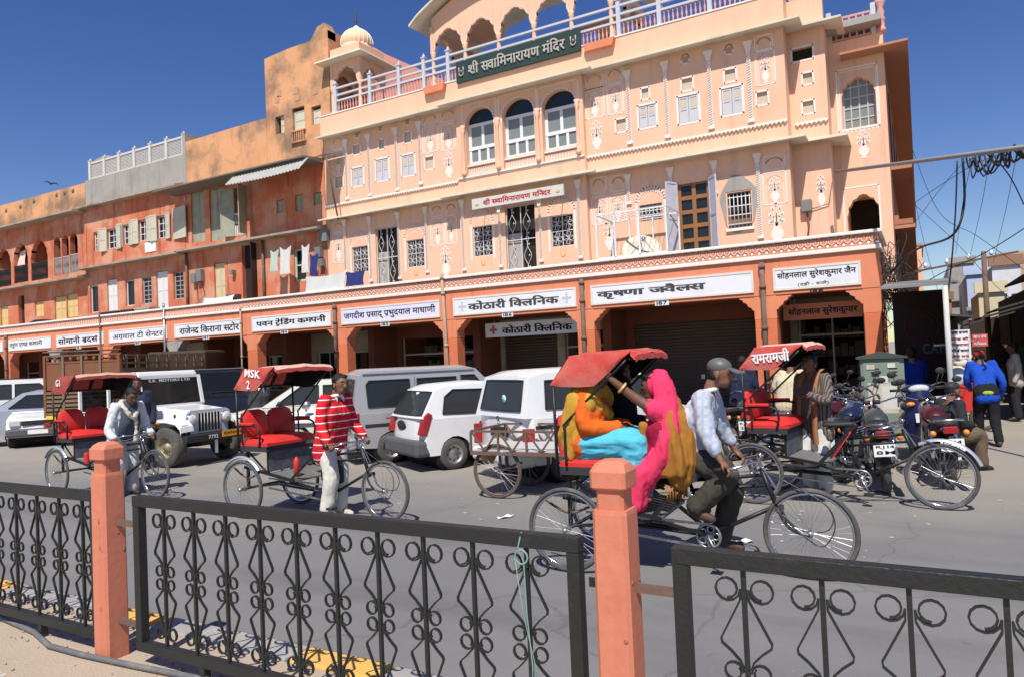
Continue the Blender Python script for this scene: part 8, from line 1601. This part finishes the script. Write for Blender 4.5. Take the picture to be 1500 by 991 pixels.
# buildings up the side street
def blockhouse(name, label, xl, xr, yt, Y, m, depth=12, wins=(), stripe=None):
    a, b = onY(xl, 480, Y).x, onY(xr, 480, Y).x; z = onY((xl+xr)/2, yt, Y).z; t = thing(name, label, 'building', ((a+b)/2, Y, 0)); obj('wall', wall(MB(), a, b, 0, z, Y, [(*rect(*w, Y), .3) for w in wins]).add([(a, Y, 0), (a, Y+depth, 0), (a, Y+depth, z), (a, Y, z), (b, Y, 0), (b, Y+depth, 0), (b, Y+depth, z), (b, Y, z)], [(0, 1, 2, 3), (4, 5, 6, 7), (3, 2, 6, 7)]), m, t, world=True)
    for w in wins: q = rect(*w, Y); win_frame('window', *q, Y+.2, .08, mat('pale_frame', (.5, .46, .40), .6), t, 1, 2)
    obj('parapet', MB().box(a-.15, b+.15, Y-.15, Y+.2, z, z+.5), m if stripe is None else stripe, t, world=True); obj('ledge', MB().box(a-.1, b+.1, Y-.3, Y+.1, z*.62, z*.62+.2), GREYP, t, world=True)
    return t
BLW, YLW, BLU = mat('whitewash_far', (.62, .64, .68), .9), mat('yellow_wash', (.66, .58, .38), .9, .08, 1), mat('pale_blue_wash', (.45, .55, .74), .9, .06, 1)
blockhouse('side_house', 'grey weathered house at the end of the side street', 1394, 1432, 386, 62, GREYP, 15, [(1408, 1416, 432, 448), (1404, 1410, 470, 485)])
blockhouse('side_house', 'pale blue house in the middle of the side street', 1420, 1446, 402, 48, BLU, 10, [(1426, 1436, 440, 458)])
blockhouse('side_house', 'yellow washed house with brown ledges behind the utility pole', 1436, 1474, 428, 40, YLW, 6, [(1440, 1448, 462, 478), (1456, 1468, 465, 482)])
blockhouse('side_house', 'white house with blue panels right of the utility pole', 1458, 1500, 388, 44, BLW, 10, [(1466, 1476, 430, 450), (1482, 1494, 430, 450)], mat('brick_parapet', (.30, .18, .12), .9))
blockhouse('side_house', 'brown brick house with a flat roof behind the white house', 1470, 1540, 380, 50, mat('far_tan', (.45, .33, .22), .9), 10)
blockhouse('side_house', 'ruined brown wall and rubble roof beyond the temple side', 1345, 1396, 440, 55, mat('rubble_brown', (.26, .18, .12), .95, .4, 1, .6, 6), 4)
a = onY(1346, 400, 53); o = thing('annex_building', 'orange annex wall at the back of the temple side', 'building', (a.x, 53, 0)); obj('wall', MB().box(-.46, onY(1352, 400, 53).x, 52.1, 60, 0, onY(1350, 362, 53).z), PEACH, o, world=True); obj('coping', MB().box(-.5, onY(1352, 400, 53).x+.1, 52.05, 60, onY(1350, 362, 53).z, onY(1350, 362, 53).z+.15), SLAB, o, world=True)
# shop row, walls and goods coloured dark for shade, on the right hand side of the side street, with projecting awnings
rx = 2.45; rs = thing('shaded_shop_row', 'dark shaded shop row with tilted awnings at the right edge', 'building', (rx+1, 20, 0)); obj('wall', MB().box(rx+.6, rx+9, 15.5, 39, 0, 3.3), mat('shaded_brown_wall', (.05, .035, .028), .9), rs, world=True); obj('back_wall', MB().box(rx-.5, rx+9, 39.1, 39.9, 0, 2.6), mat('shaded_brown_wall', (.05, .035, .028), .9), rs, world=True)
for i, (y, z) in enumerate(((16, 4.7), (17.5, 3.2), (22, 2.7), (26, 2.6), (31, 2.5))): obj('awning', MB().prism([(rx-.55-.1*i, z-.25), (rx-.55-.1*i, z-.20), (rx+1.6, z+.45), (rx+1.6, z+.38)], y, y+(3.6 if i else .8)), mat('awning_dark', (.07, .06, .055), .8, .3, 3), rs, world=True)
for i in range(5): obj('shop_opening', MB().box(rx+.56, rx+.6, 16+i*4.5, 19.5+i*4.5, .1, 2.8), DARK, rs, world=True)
m = MB()
for i in range(60): y = random.uniform(17, 38); x = rx+random.uniform(-.4, .5); s = random.uniform(.1, .35); m.box(x, x+s, y, y+s, random.choice((0, .4, .9)), random.choice((.4, .9, 1.5)))
tag(obj('shop_goods', m, mat('shade_goods', (.10, .075, .06), .8, .9, 4), rs, world=True), kind='stuff')
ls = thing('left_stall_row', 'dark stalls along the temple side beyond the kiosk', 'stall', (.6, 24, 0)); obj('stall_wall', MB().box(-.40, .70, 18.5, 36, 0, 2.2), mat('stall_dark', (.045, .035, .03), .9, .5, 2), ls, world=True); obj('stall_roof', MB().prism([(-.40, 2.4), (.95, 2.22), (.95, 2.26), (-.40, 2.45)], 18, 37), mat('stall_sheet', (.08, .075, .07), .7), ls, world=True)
# bird
p = onY(75, 270, 40); bd = thing('bird', 'dark bird gliding in the sky at the left', 'bird', p); obj('body', fuse(MB().tube([(-.3, 0, 0), (0, 0, .02), (.28, 0, .05)], [.02, .09, .04], 8).ball((.32, 0, .06), .06, .05, .05).tube([(0, .05, .05), (.08, .4, .16), (-.06, .8, .05)], [.07, .06, .02], 6).tube([(0, -.05, .05), (.08, -.4, .16), (-.06, -.8, .05)], [.07, .06, .02], 6), .025, 2), BLKP, bd)
bpy.data.scenes.remove(FS)
